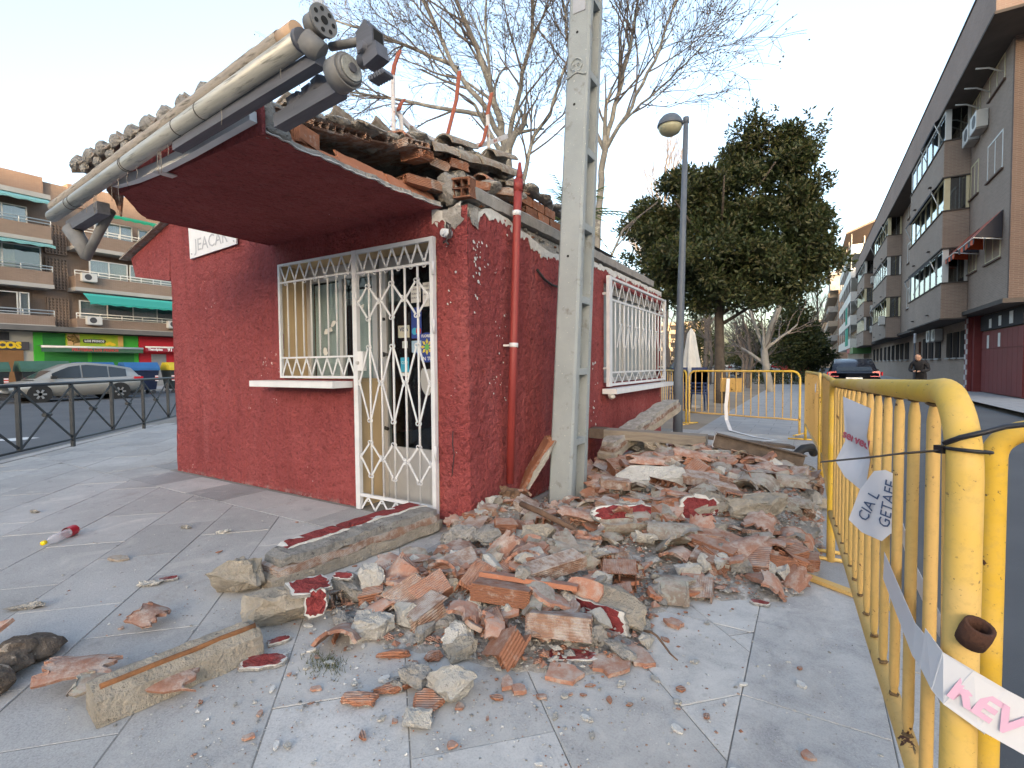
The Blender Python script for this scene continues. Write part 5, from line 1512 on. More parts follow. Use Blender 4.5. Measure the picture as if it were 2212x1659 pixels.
# block with a rusty strip along its top
ra = empty('concrete_block', (-2.03, .92, 0), 'angular concrete block with a rust-stained groove along its top', 'concrete block')
b = MB(); A = V(-2.10, .66, 0); B = V(-2.02, 1.20, 0); d = (B - A).normalized(); sd = V(-d.y, d.x, 0); N = 18; vs = []
for i in range(N + 1):
    p = A + (B - A) * i / N; k = .9 if i in (0, N) else 1; e = lambda q: nz((i * .35, q, 2), 1, .012)
    vs += [p - sd * (.085 * k + e(1)), p + sd * (.09 * k), p + sd * (.075 * k) + V(0, 0, .10 + e(2)), p + sd * (.02 * k) + V(0, 0, .125 * k + e(3)), p - sd * .04 + V(0, 0, .118 * k + e(4)), p - sd * (.075 * k) + V(0, 0, .085 + e(5))]
fs = []
for i in range(N):
    q = i * 6; u = q + 6; fs += [(q + k, q + (k + 1) % 6, u + (k + 1) % 6, u + k) for k in range(6)]
fs += [tuple(range(5, -1, -1)), tuple(N * 6 + k for k in range(6))]; b.add(vs, fs); b.build('block', M_tan, ra)
b = MB(); q0 = A + d * .02 - sd * .036 + V(0, 0, .117); b.tube([q0 + d * s_ + V(0, 0, nz((s_ * 9, 1, 1), 1, .004)) for s_ in np.linspace(0, .51, 12)], .011, 7); b.build('rust_strip', M_rusty, ra)
# block whose end is painted
me = rock_mesh('block', .36, .20, .16, 31, M_tan, 26, 3, .035, .95); o = put('concrete_block', me, -2.10, 1.40, .08, 1.0, .0, 0, 'squared tan concrete block with a patch of red render', 'concrete block')
me = painted_mesh('render_patch', .19, .14, .018, 6, PL); q = link_mesh('render_patch', me, o, (.10, -.03, .085), (.15, .05, .3))
me = painted_mesh('render_patch', .10, .12, .016, 8, PL); q = link_mesh('render_patch', me, o, (.12, -.105, .03), (1.35, .0, .1))
put('mortar_chunk', rock_mesh('mortar_chunk', .20, .15, .14, 41, M_mortar, 18, 3, .06), -1.97, 1.69, .08, .3, label='grey mortar lump behind the painted concrete block', cat='mortar chunk')
put('render_flake', painted_mesh('render_flake', .10, .05, .012, 12, PL), -1.99, 1.64, .155, .5, .1, .2, 'small red flake on the grey lump behind the painted block', 'render flake')
for nm, x, y, z, sx, sy, sz, sd_, yaw, mat, lab in (
        ('mortar_chunk', -1.90, 1.74, .085, .15, .12, .20, 51, .4, M_pale, 'tall white mortar lump standing behind the front bricks'),
        ('mortar_chunk', -1.80, 1.73, .05, .11, .10, .10, 52, .9, M_pale, 'smaller white mortar lump leaning on the tall one'),
        ('mortar_chunk', -1.65, 1.52, .05, .19, .13, .11, 53, .6, M_pale, 'rounded white mortar block left of the clay bricks'),
        ('mortar_chunk', -1.10, 1.38, .055, .17, .15, .12, 54, 1.0, M_pale, 'largest white mortar rock lying at the very front'),
        ('mortar_chunk', -1.25, 1.36, .04, .11, .10, .08, 55, .2, M_mortar, 'grey mortar rock left of the largest white one'),
        ('mortar_chunk', -1.30, 1.31, .02, .05, .08, .04, 56, 1.5, M_mortar, 'small grey stone between brick strips and grey rock'),
        ('mortar_chunk', -1.11, 1.205, .025, .10, .07, .05, 57, .6, M_pale, 'small pale stone nearest the viewer on the joint'),
        ('mortar_chunk', -1.26, 1.645, .045, .15, .15, .09, 58, 1.3, M_pale, 'wedge-shaped pale mortar piece in front of the ribbed bricks'),
        ('mortar_chunk', -1.43, 1.60, .04, .09, .10, .08, 59, .1, M_mortar, 'grey pointed mortar bit between white rounded block and wedge'),
        ('mortar_chunk', -1.83, 1.50, .03, .07, .14, .06, 60, 1.2, M_mortar, 'flat grey stone leaning by the curved clay tile'),
        ('mortar_chunk', -1.93, 2.52, .10, .24, .14, .11, 61, .9, M_mortar, 'grey slab of mortar leaning by the wall corner'),
        ('mortar_chunk', -1.70, 2.52, .13, .17, .13, .12, 62, .5, M_mortar, 'squarish grey lump beside the wall corner'),
        ('mortar_chunk', -1.43, 2.66, .15, .24, .12, .12, 63, .6, M_tan, 'lichened tan lump left of the double coated tile'),
        ('mortar_chunk', -1.18, 2.03, .20, .08, .07, .07, 64, .6, M_mortar, 'small grey lump resting on the flat clay board'),
        ('mortar_chunk', -.63, 2.14, .035, .08, .07, .05, 65, .6, M_mortar, 'grey lump right of the big red-edged chunk'),
        ('mortar_chunk', -.58, 2.05, .03, .06, .06, .05, 66, .2, M_pale, 'round pinkish pebble near the red-edged chunk'),
        ('mortar_chunk', -.30, 3.55, .12, .40, .24, .16, 67, .5, M_tan, 'large pale lump right of the red painted block'),
        ('mortar_chunk', -.02, 3.75, .07, .17, .16, .14, 68, .5, M_mortar, 'grey square lump next to the barrier foot'),
        ('mortar_chunk', -1.75, 5.6, .30, .34, .26, .22, 69, .5, M_mortar, 'grey boulder of mortar under the long plank'),
        ('mortar_chunk', -1.42, 5.3, .33, .22, .18, .14, 70, .1, M_tan, 'tan lump beside the grey boulder under the plank')):
    put(nm, rock_mesh(nm, sx, sy, sz, sd_, mat, 18, 3 if sx > .09 else 2, .06, .8), x, y, z, yaw, label=lab, cat='mortar chunk')
# flakes of painted render lying flat
for x, y, sx, sy, yaw, sd_, lab in ((-1.88, 1.15, .18, .09, .75, 71, 'flat dark red flake of render lying alone at the front left'), (-1.97, 1.275, .09, .045, 1.1, 72, 'little red and white flake beside the squared block'),
                                   (-.82, 1.80, .21, .08, .5, 73, 'red flake poking out under the front ribbed brick'), (-.20, 2.70, .09, .04, 0.1, 74, 'small red and white flake alone near the barrier'),
                                   (-3.10, 1.34, .10, .045, 1.0, 75, 'rough red flake curled upon the paving at left')):
    put('render_flake', painted_mesh('render_flake', sx, sy, .014, sd_, PL, 15, .97), x, y, .010 if sx < .2 else .02, yaw, 0, .02, lab, 'render flake')
# white plaster bits on the left paving
for x, y, sx, sy, yaw, lab in ((-3.64, 1.95, .10, .04, 1.0, 'white curled plaster strip on open paving'), (-3.28, 1.45, .02, .02, 0, 'x'), (-3.12, 1.26, .12, .055, .6, 'oval white plaster plate on the left paving'),
                              (-3.99, 1.86, .09, .035, .5, 'grey crumpled scrap on the left paving'), (-5.56, 1.43, .09, .04, .4, 'small grey stone far left on the paving'), (-3.36, .82, .19, .05, .75, 'dark grey strip of mortar at the left edge')):
    if lab == 'x': continue
    put('plaster_bit', rock_mesh('plaster_bit', sx, sy, .028, int(sx * 900), M_pale if 'white' in lab else M_mortar, 14, 2, .1), x, y, .013, yaw, label=lab, cat='plaster')
put('tile_shard', plate_mesh('tile_shard', .12, .06, .016, 3, M_tile_old), -3.70, 1.33, .014, .5, .1, .1, 'brown-edged shard with white face alone on the left paving', 'tile shard')


# curved tile pieces
def tile_piece(L, r0, seed, arc=150, brk=.05, keep=(0, 1), mat=None, th=.014):
    b = barrel_tile(L, r0, r0 * .86, th, math.radians(arc), seed, 10, 5, brk, keep); return b.mesh('tile_shard', mat or M_tile)


for x, y, z, L, r0, arc, keep, yaw, pitch, roll, mat, sd_, lab in (
        (-1.72, 1.40, .045, .26, .11, 120, (0, 1), 2.2, .28, 0, M_tile, 81, 'broad curved clay tile with a broken front edge at front left'),
        (-2.03, .86, .015, .26, .20, 50, (0, 1), .72, .05, .1, M_tile, 82, 'flat clay tile shard in front of the rusty block'),
        (-2.36, .72, .02, .26, .20, 45, (0, 1), .85, 0, .1, M_tile, 83, 'long shallow clay shard left of the rusty block'),
        (-2.25, .72, .012, .14, .16, 50, (0, 1), .6, 0, .1, M_tile_old, 84, 'grey-faced shard tucked beside the rusty block'),
        (-2.62, 1.05, .02, .17, .17, 55, (0, 1), .3, .05, .05, M_tile, 85, 'peach triangular tile shard alone at left'),
        (-1.46, 2.28, .17, .28, .11, 70, (0, 1), 1.25, -.55, .5, M_tile, 86, 'pale curved shard standing on edge in the middle of the heap'),
        (-1.17, 2.58, .13, .33, .115, 165, (0, 1), .55, .0, 0, M_tile_old, 87, 'double barrel tile caked in grey mortar at the heap centre'),
        (-1.12, 2.50, .10, .30, .12, 150, (0, 1), .45, .05, .2, M_tile_old, 88, 'open end of a dark tile right of the coated barrel tile'),
        (-1.60, 1.98, .15, .24, .085, 170, (0, 1), 1.9, .5, 0, M_tile, 89, 'tan and grey bottle-shaped tile end pointing down'),
        (-.86, 2.95, .12, .16, .09, 150, (0, 1), .4, .2, 2.9, M_pale, 90, 'white curved shard turned hollow side up'),
        (-1.00, 3.02, .14, .34, .10, 160, (0, 1), .5, .02, 3.0, M_tile_old, 91, 'upturned cracked barrel tile left of the white curved shard'),
        (-.72, 3.08, .19, .42, .10, 165, (0, 1), .62, .06, 0, M_tile_old, 92, 'brown barrel tile with white lichen spots before the red block'),
        (-.62, 2.98, .02, .24, .10, 90, (0, 1), -.35, .0, .1, M_tile, 93, 'rounded tile end speckled white lying flat at right'),
        (-1.24, 4.35, .34, .36, .13, 110, (0, 1), .55, .06, 0, M_tile, 94, 'pinkish barrel tile lying on the white slab'),
        (-.92, 4.72, .36, .34, .13, 90, (0, 1), .2, .12, .2, M_tile, 95, 'orange tile half buried below the steel beam'),
        (-.20, 4.55, .25, .46, .105, 165, (0, 1), .25, .05, 0, M_tile_old, 96, 'grey lichened barrel tile beside the barrier'),
        (-.40, 4.15, .20, .20, .11, 120, (0, 1), 1.5, .4, .2, M_tile_old, 97, 'dark hollow tile piece left of the lichened barrel tile'),
        (-.10, 4.05, .16, .34, .09, 150, (0, 1), .9, .1, 0, M_tile_old, 98, 'brown half-round tile near the barrier bars'),
        (-.16, 3.95, .13, .30, .09, 150, (0, 1), .3, .1, .3, M_tile_old, 99, 'second brown half-round tile near the barrier bars'),
        (-1.35, 3.10, .17, .30, .12, 100, (0, 1), .3, .12, -.1, M_tile, 100, 'orange tile speckled white at the foot of the pole'),
        (-1.05, 3.15, .19, .22, .11, 80, (0, 1), 1.9, .7, 0, M_tile, 101, 'upright orange tile shard right of the pole foot')):
    put('tile_shard', tile_piece(L, r0, sd_, arc, .06, keep, mat), x, y, z, yaw, pitch, roll, lab, 'roof tile')
# flat clay shards scattered at the front
for x, y, sx, sy, yaw, lab in ((-.80, 1.69, .13, .10, .3, 'kite-shaped clay shard at front right'), (-.66, 1.84, .17, .11, .2, 'brown arrow-shaped clay shard at front right'), (-.58, 1.95, .09, .13, .8, 'clay shard with a sooty corner at front right'),
                              (-.96, 1.53, .05, .07, .5, 'small pink clay chip alone at the front'), (-.90, 1.52, .05, .04, 0, 'second small pink clay chip at the front'), (-.52, 2.28, .09, .06, 0.2, 'peach clay chip alone on the right paving'),
                              (-.24, 2.98, .11, .05, -.3, 'wedge-shaped peach shard near the barrier'), (-.47, 2.72, .11, .06, .5, 'grey-topped clay shard with orange edge on the right paving'), (-.90, 2.15, .10, .17, 1.5, 'narrow orange shard standing beside the red-edged chunk'),
                              (-1.00, 1.98, .17, .14, .9, 'pale triangular clay shard above the front ribbed brick')):
    up_ = 'standing' in lab or 'above' in lab
    put('tile_shard', plate_mesh('tile_shard', sx, sy, .017, int(sx * 1000 + y * 100), M_tile, 7, .3), x, y, .014 if not up_ else .14, yaw, 0 if not up_ else (-1.0 if 'standing' in lab else .35), .05, lab, 'tile shard')
for x, y, L, w, yaw, lab in ((-1.30, 1.30, .16, .05, .9, 'long orange brick strip at the front'), (-1.36, 1.18, .13, .045, .55, 'short orange brick strip nearest the viewer'), (-1.46, 1.45, .14, .04, .6, 'orange brick strip lying alone before the white block'),
                             (-1.30, 1.52, .08, .05, 1.2, 'orange chip stuck in grey mortar near the front'), (-1.78, 1.42, .09, .03, 2.2, 'thin orange splinter beside the broad curved tile')):
    put('brick_strip', rock_mesh('brick_strip', L, w, .035, int(L * 1000), M_brick, 16, 2, .05, .95), x, y, .017, yaw, label=lab, cat='brick')
put('brick_chunk', rock_mesh('brick_chunk', .11, .08, .06, 112, M_brick, 16, 2, .07), -1.13, 1.285, .03, .6, label='orange brick bit with white mortar on the front joint', cat='brick')
# hollow bricks
for x, y, z, L, W_, H_, nx_, nz__, yaw, pitch, roll, mat, br, sd_, lab in (
        (-1.64, 1.72, .085, .24, .12, .075, 3, 1, 1.15, -.35, .7, M_brick2, .05, 121, 'hollow brick standing tilted with holes facing down left'),
        (-1.55, 1.80, .09, .22, .12, .07, 3, 1, 1.2, -.3, .5, M_brick, .06, 122, 'broken hollow brick beside the tilted one'),
        (-1.50, 1.70, .045, .13, .09, .07, 2, 1, .5, 0, 0, M_brick, .03, 123, 'small orange hollow brick behind the grey paver piece'),
        (-1.60, 2.08, .14, .22, .14, .06, 3, 1, .95, -.2, .2, M_brick2, .05, 124, 'ribbed brick half leaning in the left of the heap'),
        (-1.57, 1.95, .12, .20, .12, .06, 3, 1, .95, -.1, .3, M_brick, .05, 125, 'orange ribbed brick below the leaning half'),
        (-1.22, 1.92, .10, .30, .17, .075, 4, 1, .30, .05, -.25, M_brick, .03, 126, 'large orange ribbed brick tilted towards the viewer'),
        (-.90, 1.87, .075, .28, .17, .09, 4, 1, .32, .0, -.35, M_brick2, .02, 127, 'front ribbed brick with grey dusty grooves'),
        (-1.17, 1.77, .045, .13, .07, .08, 2, 2, .45, 0, 0, M_brick, .02, 128, 'small brick framed by white mortar in front of the ribbed bricks'),
        (-1.12, 2.26, .155, .34, .10, .07, 3, 1, .95, -.12, .2, M_brick2, .04, 129, 'grey ribbed brick lying across the heap centre'),
        (-.84, 2.46, .09, .17, .17, .10, 2, 1, 1.9, -.2, .0, M_brick, .04, 130, 'brick with two round holes and mortar rim'),
        (-.42, 3.48, .22, .13, .10, .17, 2, 2, 1.6, .1, .1, M_brick, .03, 131, 'upright orange brick stub beside the red block'),
        (-.55, 3.95, .22, .24, .13, .08, 3, 1, .4, .2, .1, M_brick2, .04, 132, 'hollow brick with small holes above the red block'),
        (-1.32, 3.75, .26, .26, .14, .07, 3, 1, .6, .1, 0, M_brick2, .04, 133, 'grey ribbed brick piece right of the pole'),
        (-.75, 4.15, .28, .30, .16, .07, 3, 1, .25, .1, .15, M_brick2, .05, 134, 'wide grey brick slab in the back heap'),
        (-1.72, 2.75, .13, .16, .11, .08, 2, 1, .7, .1, .1, M_brick, .03, 135, 'white-topped brick at the wall corner')):
    put('hollow_brick', hollow_brick(L, W_, H_, nx_, nz__, sd_, br, br).mesh('hollow_brick', mat), x, y, z, yaw, pitch, roll, lab, 'brick')
put('paver_piece', rock_mesh('paver_piece', .17, .08, .045, 141, M_mortar, 24, 2, .02, 1.0), -1.42, 1.70, .045, .55, 0, .5, 'small flat grey paver piece below the hollow bricks', 'paver')
# clay boards
me = MB(); me.prism([(-.24, -.06), (.25, -.05), (.24, .06), (-.02, .055), (-.22, .065)], -.011, .011); put('clay_board', me.mesh('clay_board', M_board), -1.16, 2.06, .145, .18, .0, -.30, 'flat clay board lying above the large ribbed brick', 'clay board')
P2 = MB(); P2.prism([(-.09, -.34), (.09, -.33), (.10, .2), (.05, .36), (-.08, .30)], -.03, .03)
PN = empty('leaning_brick', (-2.06, 3.68, 0), 'ribbed brick panel leaning on the red wall beside the pole', 'brick')
hb = hollow_brick(.62, .17, .06, 4, 1, 151, .05, .10).mesh('panel', M_brick); q = link_mesh('panel', hb, PN, (.03, .06, .34), (0.35, -1.05, .35))
me = rock_mesh('mortar_skin', .55, .05, .045, 152, M_pale, 18, 3, .08); q = link_mesh('mortar_skin', me, PN, (.10, -.0, .33), (0.35, -1.05, .35))
# chunk with a red painted edge, right of centre
rc = empty('wall_fragment', (-.80, 2.20, 0), 'big striped wall chunk with one red painted edge at right', 'masonry')
me = rock_mesh('core', .40, .22, .13, 161, M_tan, 28, 3, .05, .92); q = link_mesh('core', me, rc, (0, 0, .07), (.12, .05, -.12))
for k, (dy, ln) in enumerate(((.055, .24), (-.01, .30))):
    b = MB(); b.tube([V(-ln / 2 + .02, dy, .135), V(0, dy + .004, .145), V(ln / 2, dy - .005, .13)], .018, 7); b.build('brick_rib', M_brick, None); o = bpy.context.scene.collection.objects[-1]; o.parent = rc; o.location = (-.01, -.0, .0) ; o.rotation_euler = (.1, .03, -.12)
    me_ = o.data
me = painted_mesh('painted_edge', .34, .10, .02, 163, PL, 16, .97); q = link_mesh('painted_edge', me, rc, (-.03, -.115, .065), (1.25, .05, -.10))
# red block and its neighbours at the right end of the heap
rb_ = empty('wall_fragment', (-.60, 3.42, 0), 'glossy red painted wall block standing at the right of the heap', 'masonry')
me = rock_mesh('core', .25, .14, .24, 171, M_tan, 28, 3, .04, .95); q = link_mesh('core', me, rb_, (.03, .04, .22), (0, .12, .55))
me = painted_mesh('painted_face', .26, .22, .02, 172, PL, 18, .98); q = link_mesh('painted_face', me, rb_, (-.01, -.05, .23), (1.35, .1, .5))
rb2 = empty('wall_fragment', (-1.0, 3.2, 0), 'red and white flaked wall strip left of the red block', 'masonry')
me = rock_mesh('core', .52, .14, .12, 173, M_mortar, 24, 3, .05, .9); q = link_mesh('core', me, rb2, (0, .05, .19), (.1, .0, .55))
me = painted_mesh('painted_face', .50, .13, .02, 174, PL, 20, .98); q = link_mesh('painted_face', me, rb2, (.0, -.03, .21), (.95, .02, .55))
rb3 = empty('wall_fragment', (-.28, 3.40, 0), 'long chunk with faded red streaks right of the red block', 'masonry')
me = rock_mesh('core', .52, .18, .12, 175, M_brick2, 26, 3, .05, .9); q = link_mesh('core', me, rb3, (0, 0, .07), (.1, 0, .62))
me = painted_mesh('painted_face', .40, .09, .016, 176, PL, 18, .8); q = link_mesh('painted_face', me, rb3, (.02, -.03, .125), (.5, .02, .62))
# white slab with scalloped upper edge
me = rock_mesh('plaster_block', .56, .16, .16, 181, M_pale, 26, 3, .04, .95); put('plaster_block', me, -1.10, 3.98, .28, .52, 0, .25, 'long white plaster slab below the pinkish tile', 'plaster')
# timber, log of brick and steel beam
b = MB(); b.bar((-2.10, 5.28, .435), (-.90, 5.36, .42), .20, .10); PLK = b.build('concrete_plank', M_wood, None, 'long grey concrete plank lying across the heap', 'plank')
b = MB(); b.bar((-2.13, 5.278, .436), (-1.96, 5.289, .434), .205, .106); b.build('stained_end', M_steel, None); o = COL.objects[-1]
o.parent = PLK; o.location = Vector(o.location) - Vector(PLK.location)
layered_beam((-1.86, 4.95, .20), (-1.50, 6.55, .62), .22, .17, 'brick and mortar lintel tilted up behind the plank', seed=9, red=False)
IB = empty('steel_beam', (-.75, 5.2, 0), 'rusty steel I-beam with a pale cut end lying on the heap', 'steel beam')
b = MB(); A = V(-.80, 5.15, .46); B = V(-.04, 5.38, .27); d = (B - A).normalized(); sd = V(-d.y, d.x, 0).normalized(); u = d.cross(sd)
if u.z < 0: u = -u
for off, w, h in ((u * .065, .10, .010), (-u * .065, .10, .010)): b.bar(A + off, B + off, w, h, up=tuple(u))
b.bar(A, B, .008, .12, up=tuple(u)); b.build('beam', M_steel, IB)
b = MB(); C_ = A - d * .0015
for off, w, h in ((u * .065, .10, .010), (-u * .065, .10, .010)): b.bar(C_ + off, C_ + off + d * .004, w + .002, h + .002, up=tuple(u))
b.bar(C_, C_ + d * .004, .010, .118, up=tuple(u)); b.build('cut_end', M_white, IB)
b = MB(); b.bar((-1.05, 5.55, .43), (-.15, 5.9, .33), .16, .03); b.build('timber_board', M_steel, None, 'dark board lying behind the steel beam', 'board')
b = MB(); b.tube([(-.12, 5.5, .30), (-.05, 5.62, .36), (.02, 5.75, .36), (.04, 5.9, .28)], .04, 10); b.build('pipe_bend', flat('black_rubber', (.015, .015, .016), .6), None, 'black bent pipe by the second barrier', 'pipe')
b = MB(); b.tube([(-1.78, 3.06, .20), (-1.60, 2.99, .19), (-1.40, 2.92, .165), (-1.22, 2.86, .13)], [.022, .021, .020, .016], 9); b.build('rusty_pipe', M_bark, None, 'rust-brown pipe lying in front of the pole', 'pipe')
put('mortar_chunk', rock_mesh('mortar_chunk', .20, .10, .12, 191, M_bark, 20, 3, .12), -1.97, 3.22, .17, 1.4, .5, .3, 'dark root-like lump against the red wall corner', 'mortar chunk')
# clump of soil and tile at the left edge, moss tuft
CL = empty('soil_clump', (-2.72, .56, 0), 'dark mossy clump of mortar and soil at the left edge', 'soil clump')
b = MB(); r_ = random.Random(17)
for k in range(9): lump(b, (-2.78 + r_.uniform(-.16, .2), .54 + r_.uniform(-.12, .14), r_.uniform(.02, .07)), r_.uniform(.05, .10), 700 + k, 3, (1.2, 1.1, .6))
b.build('soil', pm('brown_soil', (0.16, 0.125, 0.095), (0.07, 0.055, 0.045), scale=18, rough=.97, bump=1.0, bscale=60, bdist=.012, spot=(.3, .25, .2), spot_scale=24, spot_lo=.6), CL)
b = MB(); b.prism([(-.12, -.03), (.10, -.03), (.12, .03), (-.1, .04)], -.008, .008, frame_m((-2.90, .56, .12), (.7, .5, .25), (-.5, .7, .3))); b.build('tile', M_tile, CL)
b = MB()
for k in range(260):
    p = V(-1.66 + r_.gauss(0, .05), 1.27 + r_.gauss(0, .03), .002); q = p + V(r_.uniform(-.02, .02), r_.uniform(-.02, .02), r_.uniform(.005, .03))
    b.add([p, p + V(.003, .001, 0), q], [(0, 1, 2)])
b.build('moss_tuft', M_moss, None, 'small tuft of dry moss on the paving at the front', 'moss', None, 'stuff')
# scatter of dark sticks and wire
for x, y, L, yaw, lab in ((-.60, 2.08, .20, -.6, 'thin dark root lying right of the red-edged chunk'), (-2.02, 2.05, .26, .2, 'thin bare twig behind the tall white lump')):
    b = MB(); d = V(math.cos(yaw), math.sin(yaw), 0); b.tube([V(x, y, .05) + d * (L * s_) + V(0, 0, .02 * math.sin(s_ * 5)) for s_ in np.linspace(0, 1, 6)], [.006, .006, .005, .005, .004, .003], 5); b.build('twig', M_bark, None, lab, 'twig')

# ---------------------------------------------------------------- the rest of the heap: countable but look-alike pieces
r_ = random.Random(2024)
kinds = {
    'tile_shard': ([tile_piece(r_.uniform(.10, .24), r_.uniform(.085, .13), 900 + k, r_.choice([70, 90, 120, 150]), .06, (0, 1), M_tile if k % 3 else M_tile_old) for k in range(14)], 'curved roof tile piece among the heaped rubble', 'roof tile', 'curved tile pieces in the heap'),
    'clay_shard': ([plate_mesh('clay_shard', r_.uniform(.06, .18), r_.uniform(.05, .11), r_.uniform(.012, .02), 930 + k, (M_tile, M_board, M_brick2)[k % 3], 7, .3) for k in range(12)], 'flat clay shard among the heaped rubble', 'clay shard', 'flat clay shards in the heap'),
    'brick_piece': ([hollow_brick(r_.uniform(.09, .2), r_.uniform(.08, .14), .065, 2 if k % 2 else 3, 1, 960 + k, .04, .05).mesh('brick_piece', M_brick if k % 2 else M_brick2) for k in range(10)], 'hollow brick piece among the heaped rubble', 'brick', 'hollow brick pieces in the heap'),
    'mortar_lump': ([rock_mesh('mortar_lump', r_.uniform(.05, .17), r_.uniform(.05, .12), r_.uniform(.04, .09), 990 + k, (M_mortar, M_pale, M_tan)[k % 3], 14, 1, .07) for k in range(14)], 'rough mortar lump among the heaped rubble', 'mortar lump', 'mortar lumps in the heap'),
}
counts = {'tile_shard': 175, 'clay_shard': 210, 'brick_piece': 115, 'mortar_lump': 220}


def zone(x, y):
    if y > 5.6: return 'at the far end of the heap by the plank'
    if y > 4.6: return 'in the back heap near the side window' if x < -1.1 else 'in the back heap near the barrier'
    if y > 3.7: return 'just right of the pole' if x < -1.1 else ('beside the nearest barrier end' if x > -.45 else 'between the white slab and red block')
    if y > 2.95: return 'against the red wall corner' if x < -1.75 else ('at the pole foot' if x < -1.1 else ('right of the red block' if x > -.5 else 'around the red block'))
    if y > 2.3: return 'left of the coated barrel tile' if x < -1.3 else 'right of the coated barrel tile'
    return 'among the front ribbed bricks' if x > -1.45 else 'behind the white mortar lumps'


def size_word(o):
    d = max(o.dimensions); return 'small ' if d < .11 else 'large ' if d > .21 else ''


TONE = {'roof_tile_clay': 'orange', 'lichened_roof_tile': 'grey-brown', 'flat_clay_board': 'bright orange', 'dusty_brick_clay': 'dusty', 'hollow_brick_clay': 'red-orange', 'grey_mortar': 'grey', 'pale_mortar': 'whitish', 'tan_mortar': 'tan', 'white_plaster': 'white'}
for kd, (meshes, lab, cat, grp) in kinds.items():
    n_ = 0; tries = 0
    while n_ < counts[kd] and tries < 20000:
        tries += 1
        x = r_.uniform(-2.35, .05); y = r_.uniform(1.45, 3.4) if r_.random() < .5 else r_.uniform(1.5, 7.0)
        h = heap(x, y)
        if h < .008 or r_.random() > min(1, .25 + h * 6): continue
        if (x + 1.75) ** 2 + (y - 3.9) ** 2 < .05 or x < XR + .06 and y > 2.9 or (hides(x, y) and r_.random() < (.72 if y < 2.8 else .85)): continue
        big = 1.7 if y > 3.8 else 1.2
        o = put(kd, r_.choice(meshes), x, y, h + .018 + r_.uniform(0, .035), r_.uniform(0, 6.28), r_.gauss(0, .28), r_.gauss(0, .28), lab, cat, grp, big * r_.uniform(.75, 1.15)); n_ += 1
        me_ = o.data; dm = max(max(v.co[k] for v in me_.vertices) - min(v.co[k] for v in me_.vertices) for k in range(3)) * o.scale[0]
        o['label'] = ('small ' if dm < .12 else 'large ' if dm > .22 else '') + TONE[me_.materials[0].name] + ' ' + lab.replace(' among the heaped rubble', '') + ' ' + zone(x, y)
# bigger slabs lying askew on the back heap
big_l = set()
for k in range(24):
    while True:
        x = r_.uniform(-1.85, .0); y = r_.uniform(3.0, 6.4)
        if heap(x, y) > .07 and (x + 1.75) ** 2 + (y - 3.9) ** 2 > .16 and not hides(x, y): break
    kd = k % 5; L = r_.uniform(.30, .52)
    if kd < 2: me = hollow_brick(L, r_.uniform(.18, .24), .055, 4, 1, 1300 + k, .08, .08).mesh('clay_plank', M_brick2 if k % 3 else M_brick); nm, w_ = 'clay_plank', 'broken hollow clay plank'
    elif kd == 2: me = rock_mesh('mortar_plate', L, r_.uniform(.16, .24), .06, 1300 + k, M_mortar if k % 2 else M_tan, 22, 3, .06, .9); nm, w_ = 'mortar_plate', 'flat mortar slab'
    elif kd == 3: me = painted_mesh('painted_render_piece', L * .8, r_.uniform(.14, .22), .05, 1300 + k, PL, 18, .92); nm, w_ = 'painted_render_piece', 'red painted slab'
    else: me = tile_piece(L * .95, .11, 1300 + k, 150, .05, (0, 1), M_tile_old if k % 2 else M_tile); nm, w_ = 'barrel_tile', 'nearly whole barrel tile'
    lab_ = w_ + ' ' + zone(x, y); adj = ['', 'big ', 'tilted ', 'dusty ', 'cracked ', 'half-buried ']; lab_ = ' '.join(lab_.split()[:15])
    for a_ in adj:
        if a_ + lab_ not in big_l: lab_ = a_ + lab_; break
    big_l.add(lab_); put(nm, me, x, y, heap(x, y) + .06, r_.uniform(0, 3.1), r_.gauss(0, .22), r_.gauss(0, .2), lab_, 'masonry', 'large slabs on the heap')
# small chips thrown clear of the heap
chips = [plate_mesh('chip', r_.uniform(.025, .06), r_.uniform(.02, .04), .009, 1100 + k, (M_tile, M_pale, M_plaster, M_brick)[k % 4], 6, .3) for k in range(12)]
n_ = 0
while n_ < 150:
    a = r_.gauss(0, 1); x = -1.35 + r_.gauss(0, .62); y = 1.75 + r_.gauss(0, .55)
    if y < .75 or x > .05 or heap(x, y) > .03 or y > 2.8 and x < -2.1: continue
    put('chip', r_.choice(chips), x, y, .007, r_.uniform(0, 6.28), r_.gauss(0, .06), r_.gauss(0, .06), '', 'chip', 'small chips scattered on the paving', r_.uniform(.35, .95)); n_ += 1
    o = COL.objects[-1]; o['label'] = 'tiny ' + TONE[o.data.materials[0].name] + ' chip on the paving ' + ('near the barrier' if x > -.5 else 'left of the long lintel' if x < -2.5 else 'beside the rusty block' if x < -1.9 else 'near the moss tuft' if x < -1.4 and y < 1.5 else 'in front of the largest white rock' if y < 1.3 else 'behind the painted block' if x < -1.4 else 'around the front ribbed bricks')


